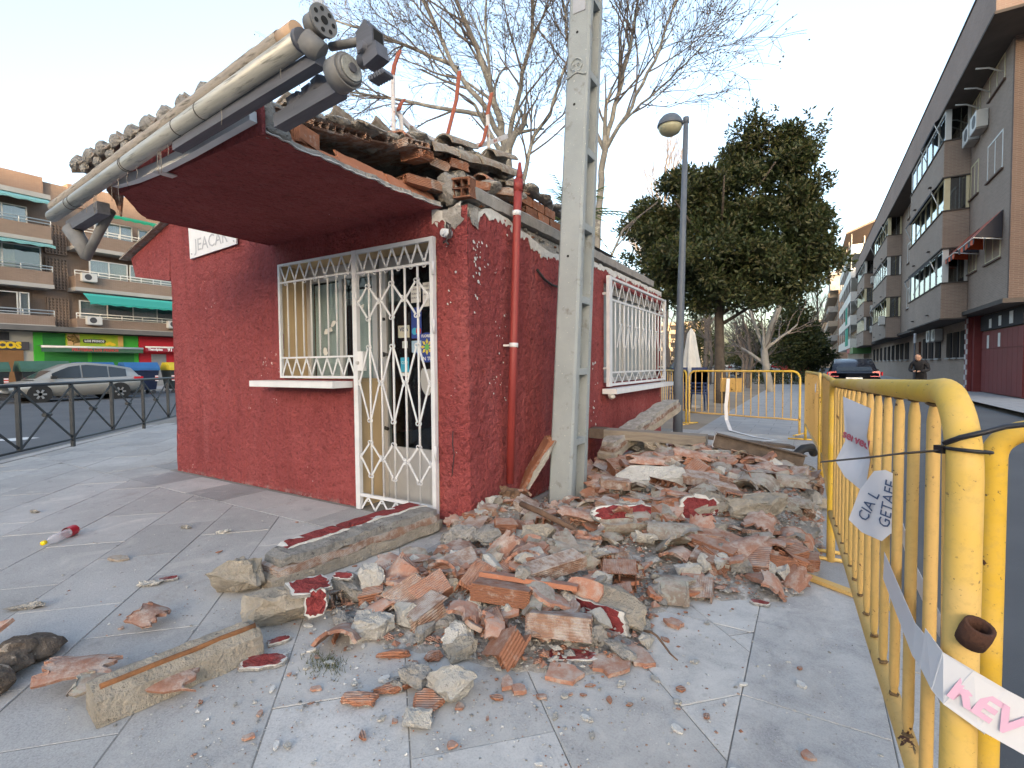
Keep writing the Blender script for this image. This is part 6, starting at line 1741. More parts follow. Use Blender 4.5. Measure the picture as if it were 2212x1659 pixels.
# crumbs and grit, too many to count
def crumbs(name, n, gen, mats, label, smin, smax):
    V_ = np.zeros((n * 6, 3)); F_ = []; MI = []
    oct_f = [(0, 2, 4), (2, 1, 4), (1, 3, 4), (3, 0, 4), (2, 0, 5), (1, 2, 5), (3, 1, 5), (0, 3, 5)]
    for i in range(n):
        x, y, z = gen(); s = r_.uniform(smin, smax) * (1 if r_.random() < .85 else 2.2); a = r_.uniform(0, 3.14); c, sn = math.cos(a), math.sin(a)
        q = [(s * r_.uniform(.6, 1.2), 0, 0), (-s * r_.uniform(.6, 1.2), 0, 0), (0, s * r_.uniform(.5, 1), 0), (0, -s * r_.uniform(.5, 1), 0), (r_.uniform(-.3, .3) * s, r_.uniform(-.3, .3) * s, s * r_.uniform(.3, .7)), (0, 0, -s * .3)]
        for k, (px, py, pz) in enumerate(q): V_[i * 6 + k] = (x + px * c - py * sn, y + px * sn + py * c, z + pz)
        mi = r_.choice(range(len(mats)))
        for f in oct_f: F_.append(tuple(i * 6 + k for k in f)); MI.append(mi)
    b = MB(); b.v = [tuple(p) for p in V_]; b.f = F_; b.m = MI; b.s = [False] * len(F_)
    return b.build(name, mats, None, label, 'rubble crumbs', None, 'stuff')


def gen_heap():
    while True:
        x = r_.uniform(-2.5, .1); y = r_.uniform(1.3, 7.0); h = heap(x, y)
        if h > .006: return x, y, h + r_.uniform(0, .02)


def gen_front():
    while True:
        x = -1.45 + r_.gauss(0, .75); y = 1.7 + r_.gauss(0, .6)
        if y > .6 and x < .22 and not (y > 2.85 and x < -2.1): return x, y, heap(x, y) + .002


def gen_wide():
    while True:
        x = r_.uniform(-6.2, .2); y = r_.uniform(.6, 2.85)
        if r_.random() < .25 + .75 * math.exp(-((x + 1.6) / 1.6) ** 2): return x, y, .002


crumbs('heap_crumbs', 15000, gen_heap, [M_mortar, M_brick, M_pale, M_tile], 'crumbs of mortar and clay filling the rubble heap', .006, .019)
crumbs('paving_crumbs', 4200, gen_front, [M_mortar, M_pale, M_plaster, M_brick, M_pale], 'crumbs of plaster strewn around the front of the heap', .0018, .0055)
crumbs('paving_grit', 3200, gen_wide, [M_plaster, M_pale, M_mortar, M_dust], 'fine plaster grit strewn over the paving', .0012, .0032)
# ================================================================== apartment blocks along the right-hand street
def m_brickwall(name, a, b_, mortar, w=.24, h=.058, axis='YZ', patch=(0.5, 0.5, 0.5)):
    m, t, p = newmat(name)
    g = t.new('ShaderNodeNewGeometry'); sp = t.new('ShaderNodeSeparateXYZ'); t.link(g.outputs['Position'], sp.inputs[0])
    cb = t.new('ShaderNodeCombineXYZ'); t.link(t.math('ADD', sp.outputs[0], sp.outputs[1]), cb.inputs[0]); t.link(sp.outputs[2], cb.inputs[1])
    br = t.new('ShaderNodeTexBrick', offset=.5, i_Scale=1.0); br.inputs['Color1'].default_value = (*a, 1); br.inputs['Color2'].default_value = (*b_, 1); br.inputs['Mortar'].default_value = (*mortar, 1)
    br.inputs['Mortar Size'].default_value = .008; br.inputs['Brick Width'].default_value = w; br.inputs['Row Height'].default_value = h; t.link(cb.outputs[0], br.inputs['Vector'])
    n = t.new('ShaderNodeTexNoise', i_Scale=.55, i_Detail=6.0, i_Roughness=.65); t.link(g.outputs['Position'], n.inputs['Vector'])
    c = t.mix(t.ramp(n.outputs[0], [(.35, .35), (.65, 0.0)]), br.outputs[0], tuple(x * .55 for x in a))
    t.link(c, p.inputs['Base Color']); p.inputs['Roughness'].default_value = .9
    bp = t.new('ShaderNodeBump', i_Strength=.4, i_Distance=.008); t.link(br.outputs['Fac'], bp.inputs['Height']); bp.invert = True; t.link(bp.outputs[0], p.inputs['Normal'])
    return m


M_bw = m_brickwall('brown_brick', (0.31, 0.23, 0.185), (0.255, 0.188, 0.15), (0.33, 0.285, 0.24))
M_bw2 = m_brickwall('shade_and_sill_brick', (0.145, 0.095, 0.075), (0.12, 0.08, 0.064), (0.17, 0.14, 0.12))  # shade of the end wall put into a darker brick; sills share it
M_bf = m_brickwall('pinkish_fascia_brick', (0.31, 0.215, 0.175), (0.27, 0.185, 0.15), (0.30, 0.25, 0.215))
M_slabc = pm('grey_render', (0.36, 0.35, 0.335), (0.28, 0.27, 0.26), scale=1.2, rough=.9)
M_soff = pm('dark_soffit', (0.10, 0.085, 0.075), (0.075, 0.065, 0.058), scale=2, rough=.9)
M_wframe = pm('white_frame', (0.62, 0.62, 0.60), (0.55, 0.55, 0.53), scale=3, rough=.5)
M_cframe = pm('cream_frame', (0.60, 0.54, 0.36), (0.52, 0.46, 0.30), scale=3, rough=.5)
M_curt = {k: pm('curtain_' + k, c, tuple(q * .75 for q in c), scale=3, rough=.9, stretch=(1, 9, .2)) for k, c in dict(white=(.6, .61, .6), yellow=(.62, .45, .06), cream=(.55, .5, .36), grey=(.25, .26, .27), dark=(.05, .05, .055)).items()}
M_blk = pm('black_awning', (0.035, 0.032, 0.04), (0.025, 0.023, 0.03), scale=6, rough=.8)
M_ac = pm('ac_casing', (0.58, 0.58, 0.56), (0.5, 0.5, 0.48), scale=3, rough=.5)
M_fan = flat('ac_fan', (.06, .06, .065), .6)
M_maroon = pm('maroon_gate', (0.20, 0.042, 0.042), (0.16, 0.033, 0.034), scale=2, rough=.6)


def m_stripes(name, a, b_, period, axis=1):
    m, t, p = newmat(name); g = t.new('ShaderNodeNewGeometry'); sp = t.new('ShaderNodeSeparateXYZ'); t.link(g.outputs['Position'], sp.inputs[0])
    f = t.math('FRACT', t.math('DIVIDE', sp.outputs[axis], period)); c = t.mix(t.math('GREATER_THAN', f, .5), a, b_); t.link(c, p.inputs['Base Color']); p.inputs['Roughness'].default_value = .85
    return m


M_redblk = m_stripes('red_black_awning', (0.55, 0.085, 0.02), (0.03, 0.028, 0.035), .62)


def win_x(par, X, y0, y1, z0, z1, frame, curt, d=.10, mull=1, sill=True, out=-1):
    """window in a wall plane x = X whose outside is towards out"""
    f = MB(); t_ = .06; o = out
    xa, xb = sorted((X + o * .015, X - o * .05))
    f.bb(xa, xb, y0, y0 + t_, z0, z1); f.bb(xa, xb, y1 - t_, y1, z0, z1); f.bb(xa, xb, y0 + t_, y1 - t_, z1 - t_, z1); f.bb(xa, xb, y0 + t_, y1 - t_, z0, z0 + t_)
    for k in range(mull):
        ym = y0 + (y1 - y0) * (k + 1) / (mull + 1); f.bb(xa + .004, xb - .004, ym - .03, ym + .03, z0 + t_, z1 - t_)
    w = f.build('window', frame, par)
    b = MB(); xs = X - o * .02; b.bb(xs - .002, xs + .002, y0 + t_, y1 - t_, z0 + t_, z1 - t_); b.build('pane', M_glass_far, w)
    b = MB(); xs = X - o * .10
    cs = curt if isinstance(curt, (list, tuple)) else [curt]
    for k, c in enumerate(cs):
        b.bb(xs - .01, xs + .01, y0 + (y1 - y0) * k / len(cs), y0 + (y1 - y0) * (k + 1) / len(cs) - .02, z0, z1, k)
    b.build('curtain', [M_curt[c] for c in cs], w)
    if sill:
        b = MB(); b.bb(min(X, X + o * .07), max(X, X + o * .07), y0 - .08, y1 + .08, z0 - .06, z0 - .005); b.build('sill', M_bw2, w)
    return w


def ac_x(par, X, y, z, out=-1, w=.85, h=.6):
    b = MB(); xa, xb = sorted((X + out * .02, X + out * .34)); b.bb(xa, xb, y, y + w, z, z + h); a = b.build('ac_unit', M_ac, par)
    xf = X + out * .342; b = MB(); b.cyl((xf, y + w * .4, z + h / 2), (xf + out * .004, y + w * .4, z + h / 2), h * .38, n=18); b.build('fan_grille', M_fan, a)
    b = MB(); b.bb(xa, xb, y + .05, y + w - .05, z - .05, z - .01); b.build('bracket', M_slabc, a)
    return a


RB = empty('apartment_block', (6.0, 46.0, 0), 'brown brick apartment block with bay windows and deep eaves on the right', 'building')
YN, YE = 21.6, 71.5
b = MB(); b.bb(5.32, 18, YN, YE, 3.2, 11.35); b.build('wall', M_bw, RB)
b = MB(); b.bb(5.32, 18, YN - .14, YN - .002, 3.12, 11.33); b.build('end_wall', M_bw2, RB)
b = MB(); b.bb(5.92, 18, YN + .1, YE, -.05, 3.2); b.build('ground_floor', M_bw, RB)
b = MB(); b.bb(5.15, 18, YN - .3, YE, 3.05, 3.19); b.build('string_course', M_soff, RB)
b = MB(); b.bb(4.5, 18, 19.9, YE + .5, 11.36, 12.95); b.build('roof_fascia', M_bf, RB)
b = MB(); b.bb(4.46, 18, 19.85, YE + .5, 11.28, 11.36); b.bb(4.47, 18, 19.87, YE + .5, 12.95, 13.02); b.build('eaves_edge', M_soff, RB)
bays = [(26.2, 33.9), (43.3, 52.0), (60.3, 68.8)]
rr_ = random.Random(11)
for bi, (y0, y1) in enumerate(bays):
    for fl, (z0, z1, zt) in enumerate(((2.98, 4.37, 5.80), (5.80, 7.25, 8.62), (8.62, 10.02, 11.28))):
        b = MB(); b.bb(4.5, 5.31, y0, y1, z0, z1); bay = b.build('bay', M_bw2 if bi == 99 else M_bw, RB)
        b = MB(); b.bb(4.46, 5.31, y0 - .04, y1 + .04, z1, z1 + .05); b.bb(4.46, 5.31, y0 - .04, y1 + .04, z0 - .05, z0); b.build('coping', M_soff, bay)
        # glazing in front and at the near side
        n = 6; st = (y1 - y0) / n
        pal = [['white', 'white', 'yellow', 'cream', 'white', 'grey'], ['white', 'yellow', 'yellow', 'white', 'cream', 'white'], ['cream', 'white', 'white', 'white', 'grey', 'white']][(fl + bi) % 3]
        if bi: pal = ['yellow', 'yellow', 'white', 'white', 'cream', 'dark'][fl:] + ['white'] * fl
        f = MB()
        for k in range(n + 1): yy = y0 + .06 + (y1 - y0 - .12) * k / n; f.bb(4.53, 4.60, yy - .04, yy + .04, z1 + .05, zt)
        f.bb(4.535, 4.595, y0 + .1, y1 - .1, zt - .09, zt - .005); f.bb(4.6, 4.72, y0 + .02, y0 + .08, z1 + .05, zt); f.bb(5.2, 5.3, y0 + .02, y0 + .08, z1 + .05, zt)
        w = f.build('bay_window', M_cframe if (fl + bi) % 2 else M_wframe, bay)
        b = MB(); b.bb(4.56, 4.565, y0 + .1, y1 - .1, z1 + .05, zt - .09); b.bb(4.72, 5.2, y0 + .05, y0 + .055, z1 + .05, zt - .02); b.build('pane', M_glass_far, w)
        b = MB()
        for k in range(n): b.bb(4.70, 4.72, y0 + .1 + st * k, y0 + .04 + st * (k + 1), z1, zt - .01, k)
        b.bb(5.0, 5.02, y0 + .08, y0 + .12, z1, zt - .01, 0); b.build('curtain', [M_curt[c] for c in pal], w)
        b = MB(); b.bb(5.25, 5.3, y0 + .1, y1 - .1, z1, zt); b.build('bay_back', M_curt['dark'], w)
        for s_ in (.30, .78):
            b = MB(); b.bb(4.40, 4.5, y0 + (y1 - y0) * s_, y0 + (y1 - y0) * s_ + .22, z0 + .30, z0 + .34); b.build('drain_spout', M_soff, bay)
        # dark fabric awning over the glazing
        aw_y = [(y0 + .6, y1 - .4)] if (fl + bi) % 3 != 2 else [(y0 + .3, y0 + 3.4)]
        for (a0, a1) in aw_y:
            b = MB(); zt2 = zt - .10; N_ = 18; dx = .26
            vs = []
            for k in range(N_ + 1):
                yy = a0 + (a1 - a0) * k / N_; vs += [(4.50, yy, zt2), (4.50 - dx, yy, zt2 - .20), (4.50 - dx, yy, zt2 - .29 - .03 * (k % 2))]
            fs = []
            for k in range(N_): q = k * 3; fs += [(q, q + 3, q + 4, q + 1), (q + 1, q + 4, q + 5, q + 2)]
            b.add(vs, fs); aw_ = b.build('awning', M_blk, bay)
            b = MB()
            for yy in (a0 + .1, a1 - .1): b.tube([(4.5, yy, zt2 - .95), (4.5 - dx, yy, zt2 - .25)], .02, 5)
            b.build('awning_arm', M_wframe, aw_)
# single windows of the near flat
for fl, (z0, z1) in enumerate(((4.66, 5.95), (7.56, 8.82), (10.42, 11.25))):
    win_x(RB, 5.32, 22.35, 24.0, z0, z1, M_cframe if fl != 1 else M_wframe, ['white', 'grey'] if fl else ['cream', 'white'])
    win_x(RB, 5.32, 25.1, 26.15 if fl == 0 else 26.15, z0, z1, M_cframe, ['cream'] if fl != 2 else ['white', 'grey'], mull=1)
    for (ya, yb) in ((35.4, 37.0), (39.2, 40.8), (54.0, 55.6), (57.5, 58.8)):
        win_x(RB, 5.32, ya, yb, z0, z1, M_wframe, rr_.choice(['white', 'grey', 'cream', 'dark']))
# red and black awnings on the first floor
for (a0, a1) in ((22.15, 24.2), (24.75, 26.2)):
    b = MB(); N_ = 10; vs = []
    for k in range(N_ + 1):
        yy = a0 + (a1 - a0) * k / N_; vs += [(5.30, yy, 6.15), (4.62, yy, 5.35), (4.62, yy, 5.17 - .05 * (k % 2))]
    fs = []
    for k in range(N_): q = k * 3; fs += [(q, q + 3, q + 4, q + 1), (q + 1, q + 4, q + 5, q + 2)]
    b.add(vs, fs); b.add([(5.30, a0, 6.15), (4.62, a0, 5.35), (5.30, a0, 5.25)], [(0, 1, 2)]); b.add([(5.30, a1, 6.15), (4.62, a1, 5.35), (5.30, a1, 5.25)], [(0, 1, 2)])
    q = b.build('striped_awning', M_redblk, RB)
    b = MB(); b.tube([(5.3, a0, 5.2), (4.62, a0, 5.33)], .02, 5); b.tube([(4.62, a0, 5.34), (4.62, a1, 5.34)], .025, 6); b.build('awning_bar', M_wframe, q)
for (y, z) in ((25.05, 9.55), (24.0, 9.6)): ac_x(RB, 5.32, y, z)
ac_x(RB, 4.5, 43.4, 3.9); ac_x(RB, 5.9, 33.6, 2.35); ac_x(RB, 5.9, 35.0, 2.35); ac_x(RB, 5.32, 59.2, 6.2); ac_x(RB, 5.32, 59.2, 9.0); ac_x(RB, 5.32, 59.2, 4.2)
for (y0, z0, s_) in ((22.5, 11.05, .6), (25.2, 11.05, .55)):
    for yy in (y0, y0 + 1.4): b = MB(); b.tube([(5.3, yy, z0 - .35), (4.95, yy, z0 - .12), (4.62, yy, z0 - .05)], .025, 6); b.build('folded_awning_arm', M_wframe, RB)
# ground floor: barred windows, gate, striped column, posts
for (ya, yb) in ((28.3, 29.9), (30.4, 31.2), (31.7, 32.5), (34.1, 35.1), (36.0, 36.9), (37.7, 38.6), (44.0, 45.2), (46.4, 47.4), (48.6, 49.6), (51, 52), (53.5, 54.5), (56, 57), (59, 60), (62, 63), (65, 66)):
    b = MB(); b.bb(5.86, 5.915, ya, yb, 1.42, 2.62); w = b.build('barred_window', M_curt['dark'], RB)
    b = MB()
    for k in range(7): yy = ya + (yb - ya) * (k + .5) / 7; b.bb(5.83, 5.85, yy - .01, yy + .01, 1.45, 2.6)
    b.build('window_bars', M_soff, w); b = MB(); b.bb(5.78, 5.92, ya - .1, yb + .1, 1.35, 1.41); b.build('sill', M_slabc, w)
b = MB(); b.bb(5.80, 5.90, 39.6, 41.6, 0, 2.5); b.build('entrance_door', pm('brown_door', (.14, .07, .045), (.10, .05, .035), scale=3, rough=.6), RB)
b = MB(); b.bb(5.87, 5.915, 22.0, 26.55, 0.02, 2.38); gt = b.build('garage_gate', M_maroon, RB)
for k in range(9):
    b = MB(); yy = 22.05 + k * .5; b.bb(5.845, 5.868, yy, yy + .485, .04, 1.68); b.build('gate_board', M_maroon, gt)
    b = MB(); b.bb(5.845, 5.868, yy, yy + .485, 1.71, 2.36); b.build('gate_board', M_maroon, gt)
for (ya, za, w, h) in ((22.9, 2.5, .35, .42), (24.1, 2.5, .28, .36), (25.2, 2.48, .28, .34), (24.3, 1.75, .25, .5), (25.6, 1.72, .25, .5)):
    b = MB(); b.bb(5.80 if za > 2.4 else 5.838, 5.81 if za > 2.4 else 5.842, ya, ya + w, za, za + h); b.build('notice_sheet', M_paper, gt)
b = MB(); b.bb(5.81, 5.915, 22.0, 26.6, 2.42, 3.0); b.build('gate_header', M_curt['dark'], RB)
b = MB(); b.bb(5.65, 5.92, 26.7, 27.55, 0, 3.05); b.build('maroon_pier', M_maroon, RB)
M_check = pm('column_white', (.55, .52, .52), (.45, .42, .42), scale=4, rough=.7)
for k in range(14):
    b = MB(); b.bb(5.50, 5.64, 27.0 + (0 if k % 2 else .22), 27.22 + (0 if k % 2 else .22), .05 + k * .21, .05 + (k + 1) * .21 - .004); b.build('check_tile', M_check, RB)
b = MB(); b.bb(5.52, 5.645, 26.98, 27.46, 0, 3.04); b.build('column_core', M_maroon, RB)
b = MB(); b.tube([(4.6, 32.5, 0), (4.6, 32.5, 2.7)], .035, 8); sp_ = b.build('sign_post', M_lampm, None, 'grey post with a small white street plate by the brick block', 'sign post'); b = MB(); b.bb(4.57, 4.63, 32.33, 32.67, 2.2, 2.7); b.build('plate', M_check, None); o = COL.objects[-1]; o.parent = sp_; o.location = Vector(o.location) - Vector(sp_.location)

# second block with pale balconies
R2 = empty('apartment_block', (7, 87, 0), 'pale apartment block with white balconies beyond the brick block', 'building')
M_tanw = pm('tan_wall', (.40, .33, .26), (.33, .27, .21), scale=.6, rough=.9)
b = MB(); b.bb(5.6, 18, 74, 104, 0, 16.0); b.build('wall', M_tanw, R2)
for fl in range(5):
    z = 3.3 + fl * 2.9
    b = MB(); b.bb(4.2, 5.6, 74.5, 103, z - .22, z); b.bb(4.2, 4.3, 74.5, 103, z, z + .95); b.bb(4.3, 5.6, 74.5, 74.6, z, z + .95); bal = b.build('balcony', M_wframe, R2)
    for k in range(5):
        win_x(R2, 5.6, 76 + k * 5.4, 79 + k * 5.4, z + .1, z + 2.2, M_wframe, rr_.choice(['dark', 'grey', 'white']), sill=False)
    if fl in (0, 1):
        b = MB(); b.bb(4.17, 4.19, 78 + fl * 2, 84, z + .2, z + 2.5); b.build('green_blind', pm('green_cloth%d' % fl, (.02, .30, .2), (.015, .22, .15), scale=2, rough=.8), bal)
    for k in range(6): b = MB(); b.tube([(4.25, 75 + k * 5, z + .95), (4.25, 75 + k * 5, z + 2.65)], .05, 5); b.build('balcony_post', M_wframe, bal)
b = MB(); b.add([(3.6, 73.5, 17.2), (3.6, 104.5, 17.2), (9, 104.5, 19.4), (9, 73.5, 19.4), (3.6, 73.5, 17.0), (3.6, 104.5, 17.0), (9, 104.5, 19.1), (9, 73.5, 19.1)], [(3, 2, 1, 0), (4, 5, 6, 7), (0, 1, 5, 4), (2, 3, 7, 6), (0, 4, 7, 3), (1, 2, 6, 5)])
b.build('roof', M_bf, R2)
b = MB(); b.bb(4.3, 5.9, 76, 82, 2.5, 3.1); b.build('shop_sign', flat('red_shop', (.35, .03, .05), .5), R2); b = MB(); b.bb(4.2, 5.9, 68.9, 74.4, 2.3, 3.0); b.build('shop_canopy', flat('green_shop', (.06, .16, .05), .6), R2)
R3 = empty('apartment_block', (7, 130, 0), 'brown block with stepped balconies far down the street', 'building')
b = MB(); b.bb(4.6, 18, 116, 150, 0, 15.5); b.build('wall', m_brickwall('far_brick', (.27, .175, .125), (.22, .145, .10), (.27, .22, .18)), R3)
for fl in range(5):
    z = 3.0 + fl * 2.9; b = MB(); b.bb(3.0, 4.6, 117 + fl * .5, 149, z - .2, z + .9); b.build('balcony', M_slabc if fl % 2 else M_tanw, R3)
    for k in range(5): win_x(R3, 4.6, 118 + k * 6, 122 + k * 6, z + 1.0, z + 2.2, M_wframe, 'dark', sill=False)
b = MB(); b.bb(2.6, 5.5, 115.5, 128, 18.4, 19.0); b.bb(3.2, 5.5, 116, 127, 15.5, 18.4); b.build('penthouse', M_slabc, R3)
R4 = empty('apartment_block', (5, 185, 0), 'low sunlit block closing the far end of the street', 'building')
b = MB(); b.bb(1.8, 20, 165, 215, 0, 13.5); b.build('wall', M_tanw, R4)
for fl in range(4):
    b = MB(); z = 3 + fl * 2.8; b.bb(1.0, 1.8, 166, 214, z, z + 1.0); b.build('balcony', M_slabc, R4)
    b = MB(); b.bb(1.75, 1.79, 166, 214, z + 1.1, z + 2.4); b.build('window_band', M_curt['dark'], R4)

# unseen block added behind the viewer, sized to keep the low sun off
RV = empty('apartment_block', (12, -120, 0), 'unseen brick block added behind the viewer to keep off the low sun', 'building')
b = MB(); b.bb(-150, 190, -134, -120, 0, 24); b.build('wall', M_bf, RV)
for fl in range(6):
    for k in range(30):
        x0 = -60 + k * 6.0; b = MB(); b.bb(x0, x0 + 2.4, -120.0, -119.9, 4 + fl * 2.8, 5.5 + fl * 2.8); b.build('window', M_wframe, RV)
# ================================================================== apartment block with shops across the avenue
LB = empty('apartment_block', (-41, 12, 0), 'orange brick apartment block with green awnings and shops across the avenue', 'building')
M_ob = m_brickwall('orange_brick', (0.31, 0.195, 0.14), (0.27, 0.165, 0.118), (0.32, 0.26, 0.21))
M_ob2 = m_brickwall('brown_balcony_brick', (0.27, 0.185, 0.14), (0.235, 0.16, 0.12), (0.29, 0.235, 0.19))
M_band = pm('concrete_band', (.42, .405, .385), (.34, .33, .31), scale=1.0, rough=.9)
M_bandd = pm('dark_band', (.15, .145, .14), (.11, .105, .10), scale=1.0, rough=.9)
M_teal = m_stripes('teal_awning', (0.03, 0.30, 0.25), (0.06, 0.42, 0.36), 1.7, 2)
M_tealp = pm('pale_teal_awning', (.20, .42, .42), (.15, .34, .34), scale=2, rough=.8)
M_grn = pm('green_awning', (.015, .32, .17), (.012, .24, .13), scale=2, rough=.8)
M_shut = pm('green_shutter', (.035, .22, .05), (.028, .17, .04), scale=2, rough=.6)
M_lime = flat('lime_green', (.05, .36, .03), .5)
k_ = 40.0 / 34.0


def q(y, z): return (y * k_, 1.2 + (z - 1.2) * k_)


def bx_(nm, par, x0, x1, y0, y1, z0, z1, mat):
    (ya, za), (yb, zb) = q(y0, z0), q(y1, z1); b = MB(); b.bb(x0, x1, ya, yb, za, zb); return b.build(nm, mat, par)


bx_('wall', LB, -52, -41.2, -5, 26, 3.3, 11.2, M_ob2)
bx_('parapet', LB, -51.9, -41.0, -5, 9.84, 10.25, 11.36, M_ob); bx_('parapet', LB, -51.9, -41.6, 9.85, 10.88, 8.9, 11.19, M_ob); bx_('parapet', LB, -51.9, -41.1, 10.89, 26, 10.2, 11.4, M_ob)
bx_('ground_floor', LB, -52, -40.6, -5, 26, -.0, 3.18, pm('shop_stone', (.42, .39, .34), (.36, .33, .29), scale=1, rough=.8))
bx_('street_canopy', LB, -52, -39.6, -5, 26, 3.2, 3.45, M_bandd)
# left stack of balconies, right stack of balconies
for nm, (y0, y1), floors in (('l', (-1.0, 9.83), ((3.51, 3.98), (5.62, 6.28), (7.94, 8.62))), ('r', (10.75, 20.0), ((3.50, 3.97), (5.66, 6.27), (7.9, 8.6)))):
    for fi, (za, zb) in enumerate(floors):
        bal = bx_('balcony', LB, -41.2, -39.9, y0, y1, za, zb, M_ob2)
        bx_('slab_edge', bal, -41.2, -39.86, y0 - .03, y1 + .03, za - .2, za, M_band)
        rl = MB(); (ya, zz), (yb, _) = q(y0, zb), q(y1, zb)
        for h in (.16, .34): rl.tube([(-39.95, ya, zz + h), (-39.95, yb, zz + h)], .035, 6)
        for i in range(10): yy = ya + (yb - ya) * i / 9; rl.tube([(-39.95, yy, zz), (-39.95, yy, zz + .36)], .03, 5)
        rl.build('railing', M_wframe, bal)
bx_('roof_slab', LB, -52, -39.8, -1, 9.84, 10.0, 10.24, M_band)
# glazed loggias, windows
for y0, y1, z0, z1, fr, cu, mu in ((4.0, 6.9, 8.65, 9.5, M_wframe, ['white', 'grey', 'white'], 2), (7.2, 9.03, 8.65, 9.5, M_wframe, ['white', 'white'], 1), (6.6, 9.5, 6.3, 7.55, M_wframe, ['grey', 'cream', 'grey'], 1),
                                  (7.0, 8.55, 4.0, 5.15, M_wframe, 'dark', 1), (8.6, 8.98, 4.0, 5.15, M_wframe, 'white', 0), (11.8, 13.6, 8.62, 9.55, M_wframe, ['white', 'white', 'white'], 2), (13.9, 15.4, 8.62, 9.5, M_wframe, 'grey', 1),
                                  (11.5, 13.3, 6.3, 7.3, M_wframe, ['white', 'cream'], 1), (13.4, 15.8, 6.3, 7.3, M_wframe, ['cream', 'white'], 1), (11.0, 16, 4.0, 5.0, M_wframe, ['white', 'grey', 'white', 'grey'], 3)):
    (ya, za), (yb, zb) = q(y0, z0), q(y1, z1); win_x(LB, -40.35, ya, yb, za, zb, fr, cu, mull=mu, sill=False, out=1)
# pierced brick stair screen: a lattice of bars over a dark stairwell
for za, zb in ((7.45, 9.0), (5.55, 7.2), (3.5, 5.08)):
    scr = bx_('stair_opening', LB, -41.3, -41.18, 9.86, 10.72, za, zb, M_curt['dark'])
    (ya, z0), (yb, z1) = q(9.86, za), q(10.72, zb); b = MB()
    for i in range(7): yy = ya + (yb - ya) * i / 6; b.bb(-41.17, -41.05, yy - .035, yy + .035, z0, z1)
    for i in range(11): zz = z0 + (z1 - z0) * i / 10; b.bb(-41.165, -41.055, ya, yb, zz - .03, zz + .03)
    for i in range(6):
        for j in range(10):
            yy = ya + (yb - ya) * (i + .5) / 6; zz = z0 + (z1 - z0) * (j + .5) / 10; b.bar((-41.11, yy - .06, zz - .07), (-41.11, yy + .06, zz + .07), .03, .06, up=(1, 0, 0))
    b.build('lattice', M_ob2, scr)


def aw_left(y0, y1, z0, z1, dx, mat, scallop=True):
    (ya, zb), (yb, zt) = q(y0, z0), q(y1, z1); N_ = 24; b = MB(); vs = []
    for i in range(N_ + 1):
        yy = ya + (yb - ya) * i / N_; vs += [(-39.95, yy, zt), (-39.95 + dx, yy, zb + .15), (-39.95 + dx, yy, zb + (.06 * (i % 2) if scallop else 0))]
    fs = []
    for i in range(N_): a = i * 3; fs += [(a, a + 1, a + 4, a + 3), (a + 1, a + 2, a + 5, a + 4)]
    b.add(vs, fs); return b.build('awning', mat, LB)


aw_left(2, 9.76, 9.6, 10.0, .7, M_tealp); aw_left(2, 9.8, 7.4, 7.72, .8, M_tealp); aw_left(12.0, 17.5, 9.6, 9.97, .7, M_grn); aw_left(11.05, 18.0, 4.68, 5.37, 1.1, M_teal)
for y, z in ((11.1, 3.67), (15.05, 3.72), (10.95, 6.0)):
    (yy, zz) = q(y, z); ac_x(LB, -39.9, yy, zz, 1, .78, .5)
# shops: tobacco-dark fascia, green fruit shop, red shop
s1 = bx_('shop_fascia', LB, -40.6, -40.45, 2, 8.92, 2.23, 2.64, flat('fascia_dark', (.06, .055, .06), .5)); (yy, zz) = q(8.25, 2.43)
M_yl = flat('sign_yellow', (.75, .5, .02), .5); M_wl = flat('sign_white', (.75, .75, .75), .5)


def left_text(s, y, z, size, mat, par, bold=.02, al='CENTER'):
    (yy, zz) = q(y, z); return text_mesh('lettering', s, size, mat, par, frame_m((-40.43 if par is None else par_x[par.name], yy, zz), (0, 1, 0), (0, 0, 1)), .006, bold=bold, align=al)


par_x = {s1.name: -40.44}
left_text('TABACOS', 7.62, 2.44, .52, M_yl, s1, .035)
bx_('brown_shutter', LB, -40.6, -40.5, 2, 8.7, 0, 2.2, pm('brown_shutter_m', (.24, .12, .05), (.2, .1, .04), scale=2, rough=.7))
bx_('shop_window', LB, -40.6, -40.52, 6.8, 8.2, 2.7, 3.1, M_curt['dark'])
g1 = bx_('green_shopfront', LB, -40.6, -40.50, 9.1, 13.75, 0, 3.15, M_lime)
for y0, y1, z0, z1 in ((9.45, 10.35, 2.45, 3.1), (9.5, 11.3, 0, 2.2), (11.5, 13.5, 0, 2.2)):
    sh = bx_('shutter', g1, -40.5, -40.47, y0, y1, z0, z1, M_shut); (ya, za), (yb, zb) = q(y0, z0), q(y1, z1); b = MB(); zz = za + .06
    while zz < zb: b.bb(-40.47, -40.455, ya, yb, zz, zz + .05); zz += .12
    b.build('shutter_slats', M_shut, sh)
sgn = bx_('shop_board', LB, -40.5, -40.36, 10.38, 12.96, 2.47, 3.15, pm('fruit_board', (.55, .50, .03), (.20, .42, .03), scale=.9, rough=.5, detail=2)); par_x[sgn.name] = -40.355
bo = bx_('board_panel', sgn, -40.355, -40.34, 10.42, 10.95, 2.5, 3.12, flat('board_peach', (.60, .36, .16), .5)); bo = bx_('board_panel', sgn, -40.355, -40.34, 12.7, 12.94, 2.5, 3.12, flat('board_peach2', (.60, .36, .10), .5))
b = MB(); r2 = random.Random(4); (yy, zz) = q(10.68, 2.86)
for i in range(40): b.cyl((-40.338, yy + r2.gauss(0, .16), zz + r2.gauss(0, .10)), (-40.333 + i * 1e-4, yy + r2.gauss(0, .16), zz + r2.gauss(0, .10)), .05, n=6)
